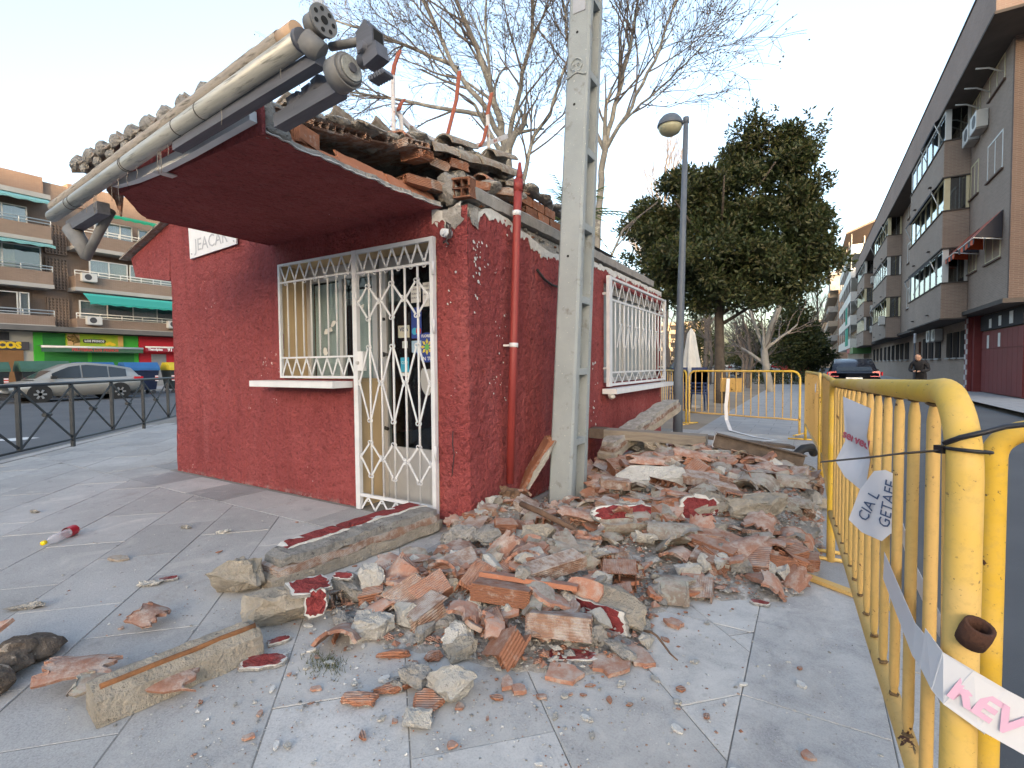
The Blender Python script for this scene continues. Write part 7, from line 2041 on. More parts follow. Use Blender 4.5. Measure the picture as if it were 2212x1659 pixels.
b.bar((-40.335, yy, zz - .4), (-40.335, yy, zz), .05, .01, up=(1, 0, 0)); o = b.build('tree_picture', flat('tree_brown', (.22, .14, .04), .6), sgn); o['kind'] = 'stuff'
(yy, zz) = q(11.6, 2.77); b = MB(); b.prism(jag(18, .62, .14, .03, random.Random(1)), 0, .01, frame_m((-40.352, yy, zz), (0, 1, 0), (0, 0, 1))); b.build('name_plaque', flat('plaque_dark', (.06, .06, .03), .5), sgn)
text_mesh('lettering', 'LOS PRIMOS', .19, M_wl, sgn, frame_m((-40.335, yy, zz), (0, 1, 0), (0, 0, 1)), .004, bold=.008)
(yy, zz) = q(12.35, 2.62); b = MB()
for i, (dy, dz, r) in enumerate(((-.2, 0, .1), (-.05, .06, .12), (.1, .0, .11), (.2, -.02, .08))): b.cyl((-40.34, yy + dy, zz + dz), (-40.334 + i * 4e-4, yy + dy, zz + dz), r, n=12)
b.build('fruit_picture', M_yl, sgn)
b = MB(); (y0, z0) = q(9.2, 2.40); (y1, z1) = q(13.72, 2.40); b.tube([(-39.7, y0, z0), (-39.7, y1, z0)], .07, 8); ab = b.build('shop_awning', M_wframe, LB)
b = MB(); b.add([(-40.4, y0, z0 + .1), (-39.7, y0, z0), (-39.7, y0, z0 - .32), (-40.4, y1, z0 + .1), (-39.7, y1, z0), (-39.7, y1, z0 - .32)], [(0, 1, 4, 3), (1, 2, 5, 4)]); b.build('valance', pm('awning_dark_green', (.06, .13, .08), (.045, .1, .065), scale=2, rough=.8), ab)
text_mesh('lettering', 'FRUTERIA LOS PRIMOS', .24, flat('valance_red', (.42, .06, .05), .6), ab, frame_m((-39.69, (y0 + y1) / 2, z0 - .17), (0, 1, 0), (0, 0, 1)), .004, bold=.01)
r1 = bx_('red_shopfront', LB, -40.6, -40.48, 13.77, 18, 0, 3.16, flat('shop_red', (.45, .015, .025), .5)); par_x[r1.name] = -39.68
b = MB(); (y0, z0) = q(13.85, 2.50); (y1, _) = q(18, 2.5); b.tube([(-39.7, y0, z0), (-39.7, y1, z0)], .06, 8); ab = b.build('shop_awning', M_wframe, LB)
b = MB(); b.add([(-40.4, y0, z0 + .1), (-39.7, y0, z0), (-39.7, y0, z0 - .30), (-40.4, y1, z0 + .1), (-39.7, y1, z0), (-39.7, y1, z0 - .30)], [(0, 1, 4, 3), (1, 2, 5, 4)]); b.build('valance', flat('awning_red', (.30, .03, .05), .6), ab)
text_mesh('lettering', 'Tiendpisa', .24, M_wl, ab, frame_m((-39.69, q(14.35, 0)[0], z0 - .16), (0, 1, 0), (0, 0, 1)), .004, bold=.008); text_mesh('lettering', '91', .34, M_wl, ab, frame_m((-39.69, q(15.15, 0)[0], z0 - .16), (0, 1, 0), (0, 0, 1)), .004, bold=.012)
bx_('red_door', r1, -40.48, -40.44, 14.4, 15.2, 0, 2.1, M_curt['grey'])


# ================================================================== recycling containers on the far kerb
def container(y0, y1, body, lid, label, x=-30.3, h=1.55):
    r = empty('recycling_container', (x, (y0 + y1) / 2, -.1), label, 'container', 'containers along the far kerb'); w = 1.1
    b = MB(); vs = [(x - w / 2 + .12, y0 + .12, .1), (x + w / 2 - .12, y0 + .12, .1), (x + w / 2 - .12, y1 - .12, .1), (x - w / 2 + .12, y1 - .12, .1), (x - w / 2, y0, 1.12), (x + w / 2, y0, 1.12), (x + w / 2, y1, 1.12), (x - w / 2, y1, 1.12)]
    b.add(vs, [(3, 2, 1, 0), (4, 5, 6, 7), (0, 1, 5, 4), (1, 2, 6, 5), (2, 3, 7, 6), (3, 0, 4, 7)]); b.build('body', body, r)
    b = MB(); P_ = [(x - w / 2 - .03, 1.125), (x + w / 2 + .03, 1.125), (x + w / 2 - .0, 1.25), (x + w / 4, h), (x - w / 4, h), (x - w / 2, 1.25)]
    vs = [(p[0], y0 - .04, p[1]) for p in P_] + [(p[0], y1 + .04, p[1]) for p in P_]; b.add(vs, [tuple(range(5, -1, -1)), tuple(range(6, 12))] + [(i, (i + 1) % 6, 6 + (i + 1) % 6, 6 + i) for i in range(6)]); b.build('lid', lid, r)
    for yy in (y0 + .2, y1 - .2):
        for xx in (x - .35, x + .35): b = MB(); b.cyl((xx - .04, yy, -.02), (xx + .04, yy, -.02), .1, n=12); b.build('wheel', M_fan, r)
    for yy in (y0 + .12, y1 - .12):
        b = MB(); b.bb(x + w / 2 - .03, x + w / 2 - .005, yy - .07, yy + .07, .55, .85); b.build('reflector', m_refl, r)
    return r


m_refl = m_stripes('red_white_reflector', (.6, .05, .04), (.7, .7, .7), .12, 2)
M_cb = pm('container_navy', (.02, .03, .07), (.015, .022, .05), scale=3, rough=.5); M_lb = pm('container_blue_lid', (.03, .13, .32), (.024, .1, .26), scale=3, rough=.5)
M_cg = pm('container_dark', (.03, .04, .045), (.022, .03, .034), scale=3, rough=.5); M_lg = pm('container_green_lid', (.05, .12, .09), (.04, .095, .07), scale=3, rough=.6)
c = container(11.35, 12.8, M_cb, M_lb, 'navy container with blue lid and white label behind the silver car')
b = MB(); b.bb(-29.83, -29.80, 11.95, 12.2, .62, .95); b.build('label_sheet', M_wl, c); b = MB(); b.bb(-29.86, -29.84, 12.05, 12.1, .12, .45); b.build('handle', M_wl, c)
container(9.45, 10.85, M_cb, M_lb, 'blue-lidded container mostly hidden behind the silver car roof'); container(7.45, 9.1, M_cg, M_lg, 'long dark container with green lid behind the car bonnet', h=1.6)
container(5.2, 7.05, M_cg, M_lg, 'dark green container at the left edge'); container(13.35, 14.7, M_cg, pm('yellow_lid', (.55, .42, .03), (.45, .34, .02), scale=3, rough=.5), 'yellow-lidded container at the kiosk edge')


# ================================================================== cars
M_tyre = flat('tyre', (.018, .018, .018), .85); M_rim = flat('alloy', (.55, .56, .57), .3, .8); M_cglass = flat('car_glass', (.02, .025, .03), .08, 0, .8)
M_tail = flat('tail_light', (.5, .02, .03), .2, 0, .6); M_head = flat('head_light', (.7, .72, .75), .15, 0, .7); M_trim = flat('black_trim', (.02, .02, .02), .6)


def car(loc, rz, paint, label, L=4.4, W=1.8, H=1.58, kind='mpv', group=None):
    """local: x forward, y left, origin on the road below the centre"""
    root = empty('parked_car', loc, label, 'car', group, (0, 0, rz)); o = WL[root.name]; WL[root.name] = Vector()
    hl = L / 2
    if kind == 'mpv': prof = [(-hl, .45, .95), (-hl + .06, .3, 1.02), (-1.5, .25, 1.0), (0, .22, .96), (.9, .24, .93), (1.35, .26, .90), (hl - .25, .3, .78), (hl, .4, .62)]; gh = [(-hl + .12, 1.0), (-hl + .42, 1.38), (-1.1, 1.53), (-.2, H), (.35, 1.54), (.9, 1.28), (1.5, .91)]
    else: prof = [(-hl, .45, .93), (-hl + .06, .3, 1.0), (-1.5, .25, .98), (0, .22, .93), (.9, .24, .90), (1.2, .26, .88), (hl - .25, .3, .76), (hl, .4, .6)]; gh = [(-hl + .10, .98), (-hl + .42, 1.30), (-1.3, H - .03), (-.4, H), (.15, H - .04), (.6, 1.22), (1.2, .88)]
    b = MB(); vs = []
    for (x_, zb, zt) in prof:
        t_ = abs(x_) / hl; w = W / 2 * (1 - .10 * t_ ** 4); zm = (zb + zt) / 2
        vs += [(x_, -w * .93, zb), (x_, -w, zm), (x_, -w * .95, zt - .03), (x_, -w * .82, zt), (x_, w * .82, zt), (x_, w * .95, zt - .03), (x_, w, zm), (x_, w * .93, zb)]
    n = len(prof); fs = []
    for i in range(n - 1):
        for k in range(8): fs.append((i * 8 + k, i * 8 + (k + 1) % 8, i * 8 + 8 + (k + 1) % 8, i * 8 + 8 + k))
    fs += [tuple(range(8)), tuple((n - 1) * 8 + k for k in range(7, -1, -1))]; b.add(vs, [f[::-1] for f in fs], 0, True); b.build('body', paint, root)
    zb0 = prof[3][2] - .02
    b = MB(); vs = []; m = len(gh); wb = W / 2 * .86; wt = W / 2 * .66
    for (x_, z) in gh:
        f = (z - zb0) / (H - zb0); w = wb + (wt - wb) * max(0, f); vs += [(x_, -w, z), (x_, w, z), (x_, -wb * .98, min(z, zb0) - .05), (x_, wb * .98, min(z, zb0) - .05)]
    fs = []
    for i in range(m - 1): a = i * 4; c = a + 4; fs += [(a, c, c + 1, a + 1), (a, a + 2, c + 2, c), (a + 1, c + 1, c + 3, a + 3)]
    b.add(vs, fs, 0, True); ca = b.build('cabin', paint, root)

    def side_y(z): f = (z - zb0) / (H - zb0); return wb + (wt - wb) * max(0, f)
    for s_ in (-1, 1):
        for (xa, xb) in ((-hl + .62, -1.0), (-.95, -.05), (.0, .95)):
            def ztop(x_):
                for (p0, p1) in zip(gh, gh[1:]):
                    if p0[0] <= x_ <= p1[0]: return p0[1] + (p1[1] - p0[1]) * (x_ - p0[0]) / (p1[0] - p0[0])
                return 1.0
            za = zb0 + .03; pts = []
            for x_ in np.linspace(xa, xb, 6): zt_ = max(za + .02, ztop(x_) - .09); pts.append((x_, s_ * (side_y(zt_) + .008), zt_))
            low_ = [(x_, s_ * (side_y(za) + .008), za) for x_ in np.linspace(xb, xa, 6)]
            b = MB(); b.add(pts + low_, [tuple(range(12))]); b.build('side_window', M_cglass, ca)
    b = MB(); (xa, za), (xb, zb_) = gh[0], gh[1]; b.add([(xa - .01, -.58, za + .04), (xa - .01, .58, za + .04), (xb - .012, .52, zb_ - .04), (xb - .012, -.52, zb_ - .04)], [(0, 1, 2, 3)]); b.build('rear_window', M_cglass, ca)
    (xa, za), (xb, zb_) = gh[-2], gh[-1]; b = MB(); b.add([(xa + .012, -.58, za - .0), (xa + .012, .58, za), (xb - .06, .66, zb_ + .05), (xb - .06, -.66, zb_ + .05)], [(0, 1, 2, 3)]); b.build('windscreen', M_cglass, ca)
    for s_ in (-1, 1):
        b = MB(); b.add([(-hl - .004, s_ * .5, .80), (-hl - .004, s_ * .80, .80), (-hl + .03, s_ * .80, 1.0), (-hl + .02, s_ * .58, 1.0)], [(0, 1, 2, 3)]); b.bb(-hl + .0, -hl + .35, min(s_ * .84, s_ * .88), max(s_ * .84, s_ * .88), .84, .98); b.build('tail_light', M_tail, root)
        b = MB(); b.bb(hl - .26, hl - .02, min(s_ * .6, s_ * .80), max(s_ * .6, s_ * .80), .62, .74); b.build('headlight', M_head, root)
        b = MB(); b.box((.95, s_ * (W / 2 + .06), 1.0), (.16, .16, .11)); b.build('mirror', M_trim, root)
        for x_ in (-1.33, 1.37):
            b = MB(); b.lathe([(.18, -.1), (.30, -.1), (.33, -.07), (.33, .07), (.30, .1), (.18, .1)], (0, 0, 0), 20, M=Matrix.Translation((x_, s_ * (W / 2 - .10), .33)) @ Matrix.Rotation(math.pi / 2, 4, 'X')); wh = b.build('wheel', M_tyre, root)
            b = MB(); yo = s_ * (W / 2 + .005)
            for k in range(6): a = k * math.pi / 3; b.bar((x_, yo, .33), (x_ + .2 * math.cos(a), yo, .33 + .2 * math.sin(a)), .07, .02, up=(0, 1, 0))
            b.cyl((x_, yo - .01, .33), (x_, yo + .01, .33), .07, n=12); b.build('rim', M_rim, wh)
            b = MB(); b.cyl((x_, s_ * (W / 2 * .80), .35), (x_, s_ * (W / 2 + .003), .35), .385, n=22); b.build('wheel_arch', M_trim, root)
    b = MB(); b.bb(-hl - .015, -hl + .02, -.26, .26, .66, .77); b.build('number_plate', M_wl, root)
    b = MB(); b.bb(-hl - .02, hl - .1, -W / 2 * .9, W / 2 * .9, .22, .34); b.build('sill', M_trim, root)
    WL[root.name] = o
    return root


M_silver = flat('silver_paint', (.40, .385, .35), .3, .5); M_darkb = flat('dark_blue_paint', (.025, .03, .045), .2, .3); M_wpaint = flat('white_paint', (.6, .6, .6), .3); M_rpaint = flat('red_car_paint', (.4, .03, .03), .3)
car((-27.4, 8.5, -.12), -math.pi / 2, M_silver, 'silver people carrier parked across the avenue behind the black railing', 4.5, 1.85, 1.62)
car((1.45, 25.0, -.12), math.pi / 2, M_darkb, 'dark blue hatchback seen from behind on the right street', 4.2, 1.78, 1.5, 'hatch')
car((-4.6, 52, -.01), 0.1, M_wpaint, 'white car far off behind the park trees', 4.4, 1.85, 1.75, 'mpv'); car((-1.6, 58, -.01), 0.2, M_rpaint, 'red car far off behind the park trees', 4.2, 1.8, 1.6, 'mpv')
car((-12.5, 60, -.01), 0.0, flat('green_grey_paint', (.1, .16, .14), .4), 'grey-green car far off left of the park tree', 4.2, 1.8, 1.5, 'hatch')

# ================================================================== black railing along the avenue
M_iron = pm('black_iron', (.035, .042, .05), (.025, .03, .036), scale=8, rough=.5)
RA = empty('railing', (-10.2, 3.4, 0), 'black iron railing with crossed bars along the avenue kerb', 'railing')
p0 = V(-6.6, -.23, 0); dr_ = V(-.7071, .7071, 0)
span = 1.14; top_, bot_ = .99, .115
b = MB(); b.tube([p0 + V(0, 0, top_), p0 + dr_ * 10.4 + V(0, 0, top_)], .024, 8); b.build('top_rail', M_iron, RA); b = MB(); b.tube([p0 + V(0, 0, bot_), p0 + dr_ * 10.4 + V(0, 0, bot_)], .016, 8); b.build('bottom_rail', M_iron, RA)
for i in range(10):
    a = p0 + dr_ * (.02 + i * span); f = 0.0 if i % 2 == 0 else bot_
    b = MB(); b.bar(a + V(0, 0, f), a + V(0, 0, top_), .045, .045, up=dr_); b.build('post', M_iron, RA)
    if i < 9:
        c = a + dr_ * span; b = MB(); b.bar(a + V(0, 0, top_ - .03), c + V(0, 0, bot_ + .02), .03, .012, up=(.7, .7, 0)); b.build('brace', M_iron, RA); b = MB(); b.bar(a + V(.01, .01, bot_ + .02), c + V(.01, .01, top_ - .03), .03, .012, up=(.7, .7, 0)); b.build('brace', M_iron, RA)
        m = (a + c) / 2 + V(0, 0, (top_ + bot_) / 2); b = MB(); b.tube([m - dr_ * .07, m + dr_ * .07], .03, 10); b.build('boss', M_iron, RA)
# ================================================================== trees
M_plane = pm('plane_bark', (0.235, 0.225, 0.205), (0.14, 0.135, 0.125), scale=3.5, rough=.9, bump=.3, bscale=30, spot=(0.31, 0.30, 0.265), spot_scale=5, spot_lo=.56, spot_w=.05)
M_twig = pm('twig_bark', (0.17, 0.145, 0.13), (0.11, 0.095, 0.085), scale=6, rough=.9)
M_bud = flat('seed_brown', (.09, .065, .05), .9)
M_dbark = pm('dark_bark', (0.085, 0.07, 0.058), (0.05, 0.042, 0.036), scale=8, rough=.95, bump=.5, bscale=30)


class Tree:
    def __init__(self, seed):
        self.r = random.Random(seed); self.big = MB(); self.mid = MB(); self.twig = MB(); self.tips = []

    def path(self, p, d, L, r0, r1, n, wob, up):
        pts = [Vector(p)]; d = Vector(d).normalized(); seg = L / n
        for i in range(n):
            d = (d + Vector((self.r.gauss(0, wob), self.r.gauss(0, wob), self.r.gauss(0, wob) + up))).normalized(); pts.append(pts[-1] + d * seg)
        return pts, [r0 + (r1 - r0) * i / n for i in range(n + 1)], d

    def grow(self, p, d, L, r, lvl, maxl, up=.03, spread=.75, kids=(4, 6)):
        n = 6 if lvl < 2 else 4 if lvl < 3 else 3
        pts, rad, dd = self.path(p, d, L, r, max(r * .45, .005), n, .10 if lvl < 2 else .16, up)
        tgt = self.big if r > .05 else self.mid if r > .012 else self.twig
        tgt.tube(pts, rad, 8 if r > .05 else 5 if r > .02 else 3, cap=False, sm=True)
        if lvl >= maxl:
            self.tips.append(pts[-1]); self.tips.append(pts[-2]); return
        k = self.r.randint(*kids)
        for i in range(k):
            s = self.r.uniform(.30, 1.0) if i else 1.0; idx = min(n - 1, int(s * n)); f = s * n - idx; q = pts[idx] + (pts[min(n, idx + 1)] - pts[idx]) * f
            dd_ = (pts[min(n, idx + 1)] - pts[idx]).normalized(); o = dd_.orthogonal().normalized(); a = self.r.uniform(0, 6.28); o = o * math.cos(a) + dd_.cross(o) * math.sin(a)
            nd = (dd_ + o * self.r.uniform(.35, spread)).normalized()
            self.grow(q, nd, L * self.r.uniform(.52, .75), max(.0055, rad[idx] * self.r.uniform(.5, .68)), lvl + 1, maxl, up, spread, kids)

    def limb(self, pts, r0, r1, lvl, maxl, side=6, L=2.0, **kw):
        """a main limb along given points, then branches growing off it"""
        P_ = [Vector(p) for p in pts]; fine = []
        for a, b in zip(P_, P_[1:]):
            for i in range(4): fine.append(a + (b - a) * i / 4 + Vector((self.r.gauss(0, .02), self.r.gauss(0, .02), 0)))
        fine.append(P_[-1]); n = len(fine); rad = [r0 + (r1 - r0) * i / (n - 1) for i in range(n)]
        self.big.tube(fine, rad, 10, cap=False)
        for i in range(side):
            s = self.r.uniform(.25, 1.0) if i else .999; k = min(n - 2, int(s * (n - 1))); dd = (fine[k + 1] - fine[k]).normalized(); o = dd.orthogonal().normalized(); a = self.r.uniform(0, 6.28); o = o * math.cos(a) + dd.cross(o) * math.sin(a)
            self.grow(fine[k], (dd + o * self.r.uniform(.4, .9)).normalized() if i else dd, L * self.r.uniform(.7, 1.1), rad[k] * (.55 if i else .9), lvl, maxl, **kw)

    def done(self, root, bark, twigm, buds=0, bud_r=.018, budm=None):
        if self.big.v: self.big.build('trunk', bark, root)
        if self.mid.v: o = self.mid.build('branches', twigm, root); o['kind'] = 'stuff'
        if self.twig.v: o = self.twig.build('twigs', twigm, root); o['kind'] = 'stuff'
        if buds and self.tips:
            b = MB()
            for _ in range(buds):
                t = self.r.choice(self.tips); p = t + Vector((self.r.gauss(0, .06), self.r.gauss(0, .06), -self.r.uniform(.02, .14))); s = bud_r * self.r.uniform(.6, 1.2)
                b.add([p + V(s, 0, 0), p - V(s, 0, 0), p + V(0, s, 0), p - V(0, s, 0), p + V(0, 0, s), p - V(0, 0, s * 1.3)], [(0, 2, 4), (2, 1, 4), (1, 3, 4), (3, 0, 4), (2, 0, 5), (1, 2, 5), (3, 1, 5), (0, 3, 5)])
            o = b.build('seed_balls', budm or M_bud, root); o['kind'] = 'stuff'


T = empty('plane_tree', (-7.3, 12.5, 0), 'large bare plane tree with hanging seed balls rising behind the kiosk roof', 'tree', 'bare plane trees')
t = Tree(5)
t.limb([(-7.3, 12.5, 0), (-7.4, 12.5, 3.5), (-7.6, 12.5, 6.2), (-7.72, 12.5, 7.6)], .24, .16, 2, 3, 3, 2.0)
t.limb([(-7.72, 12.5, 7.5), (-7.95, 12.5, 8.6), (-8.35, 12.4, 10.0), (-8.9, 12.3, 11.4), (-9.6, 12.3, 13.0)], .12, .045, 1, 4, 11, 2.6, kids=(4, 5))
t.limb([(-7.75, 12.5, 7.6), (-8.2, 12.3, 8.7), (-9.2, 12.0, 10.1), (-9.95, 11.9, 11.8), (-10.8, 11.8, 13.4)], .09, .04, 1, 4, 10, 2.4, kids=(4, 5))
t.limb([(-7.7, 12.5, 7.5), (-7.4, 12.6, 8.8), (-6.9, 12.6, 10.5), (-6.6, 12.5, 12.5)], .08, .04, 1, 4, 9, 2.2, kids=(4, 5))
t.limb([(-7.4, 12.5, 5.6), (-7.05, 12.5, 6.7), (-6.8, 12.5, 7.7), (-6.2, 12.4, 8.1), (-5.7, 12.3, 9.2)], .07, .035, 1, 4, 8, 1.8, kids=(4, 5))
t.limb([(-8.2, 12.4, 8.6), (-9.6, 12.0, 9.0), (-11.3, 11.6, 9.6), (-13.0, 11.4, 10.2)], .07, .03, 2, 4, 11, 1.8, kids=(4, 6))
t.limb([(-9.2, 12.2, 10.2), (-10.9, 11.8, 11.2), (-12.6, 11.6, 12.2), (-14.2, 11.4, 13)], .06, .025, 2, 4, 11, 1.7, kids=(4, 6))
t.done(T, M_plane, M_twig, 2600, .022)
T = empty('plane_tree', (-5.3, 13.4, 0), 'bare plane tree spreading its crown right of the concrete pole', 'tree', 'bare plane trees')
t = Tree(9)
t.limb([(-5.3, 13.4, 0), (-5.3, 13.4, 4), (-5.1, 13.4, 6.4), (-4.95, 13.4, 7.4)], .11, .085, 2, 3, 2, 2.0)
t.limb([(-4.95, 13.4, 7.4), (-4.6, 13.3, 8.6), (-4.2, 13.2, 9.6), (-3.9, 13.1, 11.2)], .075, .03, 1, 4, 11, 2.2, kids=(4, 5))
t.limb([(-4.95, 13.4, 7.3), (-4.2, 13.2, 8.1), (-3.5, 13.0, 9.0), (-2.9, 12.9, 10.4)], .06, .025, 1, 4, 9, 2.0, kids=(4, 5))
t.limb([(-4.6, 13.3, 7.7), (-3.9, 13.2, 8.1), (-3.1, 13.0, 8.4), (-2.3, 12.9, 8.9)], .035, .015, 2, 4, 10, 1.5, kids=(4, 6))
t.limb([(-5.0, 13.4, 7.2), (-5.6, 13.3, 8.6), (-6.0, 13.2, 10.4), (-6.2, 13.1, 12)], .06, .03, 1, 4, 7, 2.0, kids=(4, 5))
t.done(T, M_plane, M_twig, 1700, .022)


def leaf_crown(name, root, blobs, n, size, mats, seed, shell=.55, aspect=2.6, twig_sp=()):
    """crown of separate leaves: clusters on the skin and inside of several overlapping lobes"""
    r = np.random.default_rng(seed); vs = np.zeros((n * 4, 3)); wts = np.array([b[3] * b[4] * b[5] for b in blobs]); wts = wts / wts.sum(); w = r.choice(len(blobs), size=n, p=wts)
    B_ = np.array(blobs); d = r.normal(size=(n, 3)); d /= np.linalg.norm(d, axis=1)[:, None]; rad = shell + (1 - shell) * r.random(n) ** .6
    rad *= 1 + .16 * np.sin(d[:, 0] * 9 + w) * np.cos(d[:, 2] * 8 + w * 2) + .10 * r.normal(size=n)
    c = B_[w, :3] + d * rad[:, None] * B_[w, 3:6]
    ax = d * .5 + r.normal(size=(n, 3)) * .7; ax[:, 2] += .25; ax /= np.linalg.norm(ax, axis=1)[:, None]
    sd = np.cross(ax, r.normal(size=(n, 3))); sd /= np.linalg.norm(sd, axis=1)[:, None]
    L = size * r.uniform(.6, 1.3, n)[:, None]; wd = L / aspect
    vs[0::4] = c; vs[1::4] = c + ax * L * .5 + sd * wd * .5; vs[2::4] = c + ax * L; vs[3::4] = c + ax * L * .5 - sd * wd * .5
    me = bpy.data.meshes.new(name); fs = [(4 * i, 4 * i + 1, 4 * i + 2, 4 * i + 3) for i in range(n)]
    off = WL[root.name]; vs -= np.array(off); me.from_pydata(vs.tolist(), [], fs)
    for m in mats: me.materials.append(m)
    me.polygons.foreach_set('material_index', r.integers(0, len(mats), n).tolist()); me.update()
    o = bpy.data.objects.new(name, me); COL.objects.link(o); o.parent = root; o['kind'] = 'stuff'
    return o


def m_leaf(name, col, rough=.5):
    m, t, p = newmat(name); p.inputs['Base Color'].default_value = (*col, 1); p.inputs['Roughness'].default_value = rough; p.inputs['Specular IOR Level'].default_value = .3
    tr = t.new('ShaderNodeBsdfTranslucent'); tr.inputs[0].default_value = (col[0] * 1.3, col[1] * 1.5, col[2] * .8, 1); mx = t.new('ShaderNodeMixShader'); mx.inputs[0].default_value = .22
    t.link(p.outputs[0], mx.inputs[1]); t.link(tr.outputs[0], mx.inputs[2]); t.link(mx.outputs[0], t.n['Material Output'].inputs[0]); return m


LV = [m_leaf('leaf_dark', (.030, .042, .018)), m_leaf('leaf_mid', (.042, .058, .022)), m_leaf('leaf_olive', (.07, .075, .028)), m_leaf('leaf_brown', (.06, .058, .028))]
T = empty('evergreen_tree', (-2.41, 16.4, 0), 'dense dark evergreen tree behind the street lamp', 'tree')
b = MB(); b.tube([(-2.36, 16.4, -.05), (-2.42, 16.4, .6), (-2.40, 16.4, 1.6), (-2.43, 16.4, 2.8), (-2.3, 16.4, 4.5), (-2.1, 16.4, 6)], [.20, .15, .14, .13, .09, .04], 12)
b.tube([(-2.2, 16.35, 0), (-2.30, 16.35, .9), (-2.38, 16.35, 1.8)], [.10, .09, .08], 9)
for k in range(9):
    a = k * .7; b.tube([(-2.4, 16.4, 2.4 + .3 * k), (-2.4 + 1.0 * math.cos(a), 16.4 + 1.0 * math.sin(a), 3.0 + .35 * k), (-2.4 + 2.0 * math.cos(a), 16.4 + 2.0 * math.sin(a), 3.8 + .35 * k)], [.06, .04, .02], 6)
b.build('trunk', M_dbark, T)
blobs = [(-2.5, 16.4, 4.6, 2.5, 2.3, 1.9), (-4.0, 16.3, 4.6, 1.5, 1.5, 1.55), (-.9, 16.4, 4.6, 1.35, 1.5, 1.75), (-1.6, 16.5, 6.3, 1.6, 1.5, 1.35), (-2.7, 16.4, 6.2, 1.3, 1.3, 1.0), (-4.5, 16.3, 5.6, .75, .8, .9), (-.75, 16.3, 6.4, .8, .9, 1.3), (-1.7, 16.4, 7.4, .65, .7, .9), (-3.6, 16.3, 6.4, .5, .6, 1.0), (-2.9, 16.3, 3.3, 1.7, 1.5, .75), (-1.2, 16.2, 3.2, 1.4, 1.2, .7), (.0, 16.4, 4.4, .6, .8, 1.2), (-.15, 16.4, 5.6, .45, .6, .8), (-.5, 16.4, 7.3, .3, .4, .7)]
rc_ = random.Random(77); sub = []
for (bx0, by0, bz0, rx0, ry0, rz0) in blobs:
    if bz0 < 3.5: bz0 += .25
    sub.append((bx0, by0, bz0, rx0 * .72, ry0 * .72, rz0 * .72))
    for k in range(int(5 + 9 * (rx0 * ry0 * rz0) ** (1 / 3))):
        d = Vector((rc_.gauss(0, 1), rc_.gauss(0, 1) - .3, rc_.gauss(0, 1))).normalized(); f = rc_.uniform(.74, .98); r0_ = rc_.uniform(.26, .52)
        sub.append((bx0 + d.x * rx0 * f, by0 + d.y * ry0 * f, bz0 + d.z * rz0 * f, r0_, r0_, r0_ * .75))
big_b = [q_ for q_ in sub if q_[3] > .56]; sm_b = [q_ for q_ in sub if q_[3] <= .56]
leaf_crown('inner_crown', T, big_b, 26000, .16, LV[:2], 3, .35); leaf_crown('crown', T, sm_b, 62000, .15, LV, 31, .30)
b = MB(); rr2 = random.Random(8); pts_ = []
for k in range(34):
    x0 = rr2.uniform(-2.2, .1); z0 = 7.3 if x0 < -1.2 else 6.9; d = V(rr2.uniform(-.15, .5), rr2.uniform(-.3, .3), 1).normalized(); L = rr2.uniform(.5, 1.3)
    p = V(x0, 16.4 + rr2.uniform(-.5, .5), z0); b.tube([p, p + d * L], [.012, .004], 4)
    for i in range(9): pts_.append((*(p + d * L * (i + 2) / 10), .10, .10, .10))
b.build('shoots', M_twig, T)
leaf_crown('shoot_leaves', T, pts_, 2600, .13, LV, 4, .2)
# smaller evergreens beyond
for (x, y, h, w, n, sd, lab) in ((-1.05, 42, 6.6, 1.9, 9000, 12, 'cone-shaped evergreen at the end of the park path'), (.0, 46, 4.6, 1.6, 7000, 13, 'round dark evergreen beside the parked cars far off'), (-4.3, 48, 5.0, 2.2, 5000, 14, 'olive-coloured shrubby tree far behind the parasol'), (-9.5, 52, 7.0, 2.6, 5000, 15, 'tall far evergreen half hidden by the lamp post')):
    T = empty('evergreen_tree', (x, y, 0), lab, 'tree'); b = MB(); b.tube([(x, y, 0), (x, y, h * .7)], [.14, .05], 8); b.build('trunk', M_dbark, T)
    leaf_crown('crown', T, [(x, y, h * .40, w, w, h * .28), (x, y, h * .62, w * .72, w * .72, h * .25), (x, y, h * .84, w * .4, w * .4, h * .18)], n, .30, LV[1:3] if sd != 13 else LV[:2], sd, .4)
# pale leaning plane trunk and bare park trees
T = empty('plane_tree', (-1.5, 24, 0), 'pale leaning plane tree trunk beside the park path', 'tree', 'bare plane trees'); t = Tree(21)
t.limb([(-1.45, 24, -.05), (-1.62, 24, .9), (-1.72, 24, 1.8), (-1.45, 24, 2.8), (-1.1, 24, 3.9), (-.9, 24.2, 5.5)], .17, .10, 2, 4, 6, 2.0); t.limb([(-1.72, 24, 1.9), (-2.2, 24, 3.2), (-2.5, 24, 4.6)], .08, .04, 2, 4, 5, 1.6); t.done(T, pm('pale_plane_bark', (.30, .29, .27), (.22, .215, .2), scale=4, rough=.9), M_twig)
for i, (x, y, h, lab) in enumerate(((-2.6, 27, 4.6, 'slim bare sapling beside the leaning plane trunk'), (-3.1, 30, 4.8, 'second slim bare sapling in the park'), (-5.4, 33, 5.5, 'bare park tree behind the closed parasol'), (-7.3, 30, 6.5, 'bare park tree seen past the kiosk corner'), (-4.1, 38, 6.0, 'far bare tree among the park trees'), (-8.4, 40, 7.5, 'bare crooked tree left of the lamp post'))):
    T = empty('bare_tree', (x, y, 0), lab, 'tree'); t = Tree(30 + i); t.limb([(x, y, 0), (x + .1, y, h * .3), (x - .05, y, h * .5)], .11, .07, 1, 3, 6, h * .33, kids=(4, 6)); t.done(T, M_twig, M_twig)
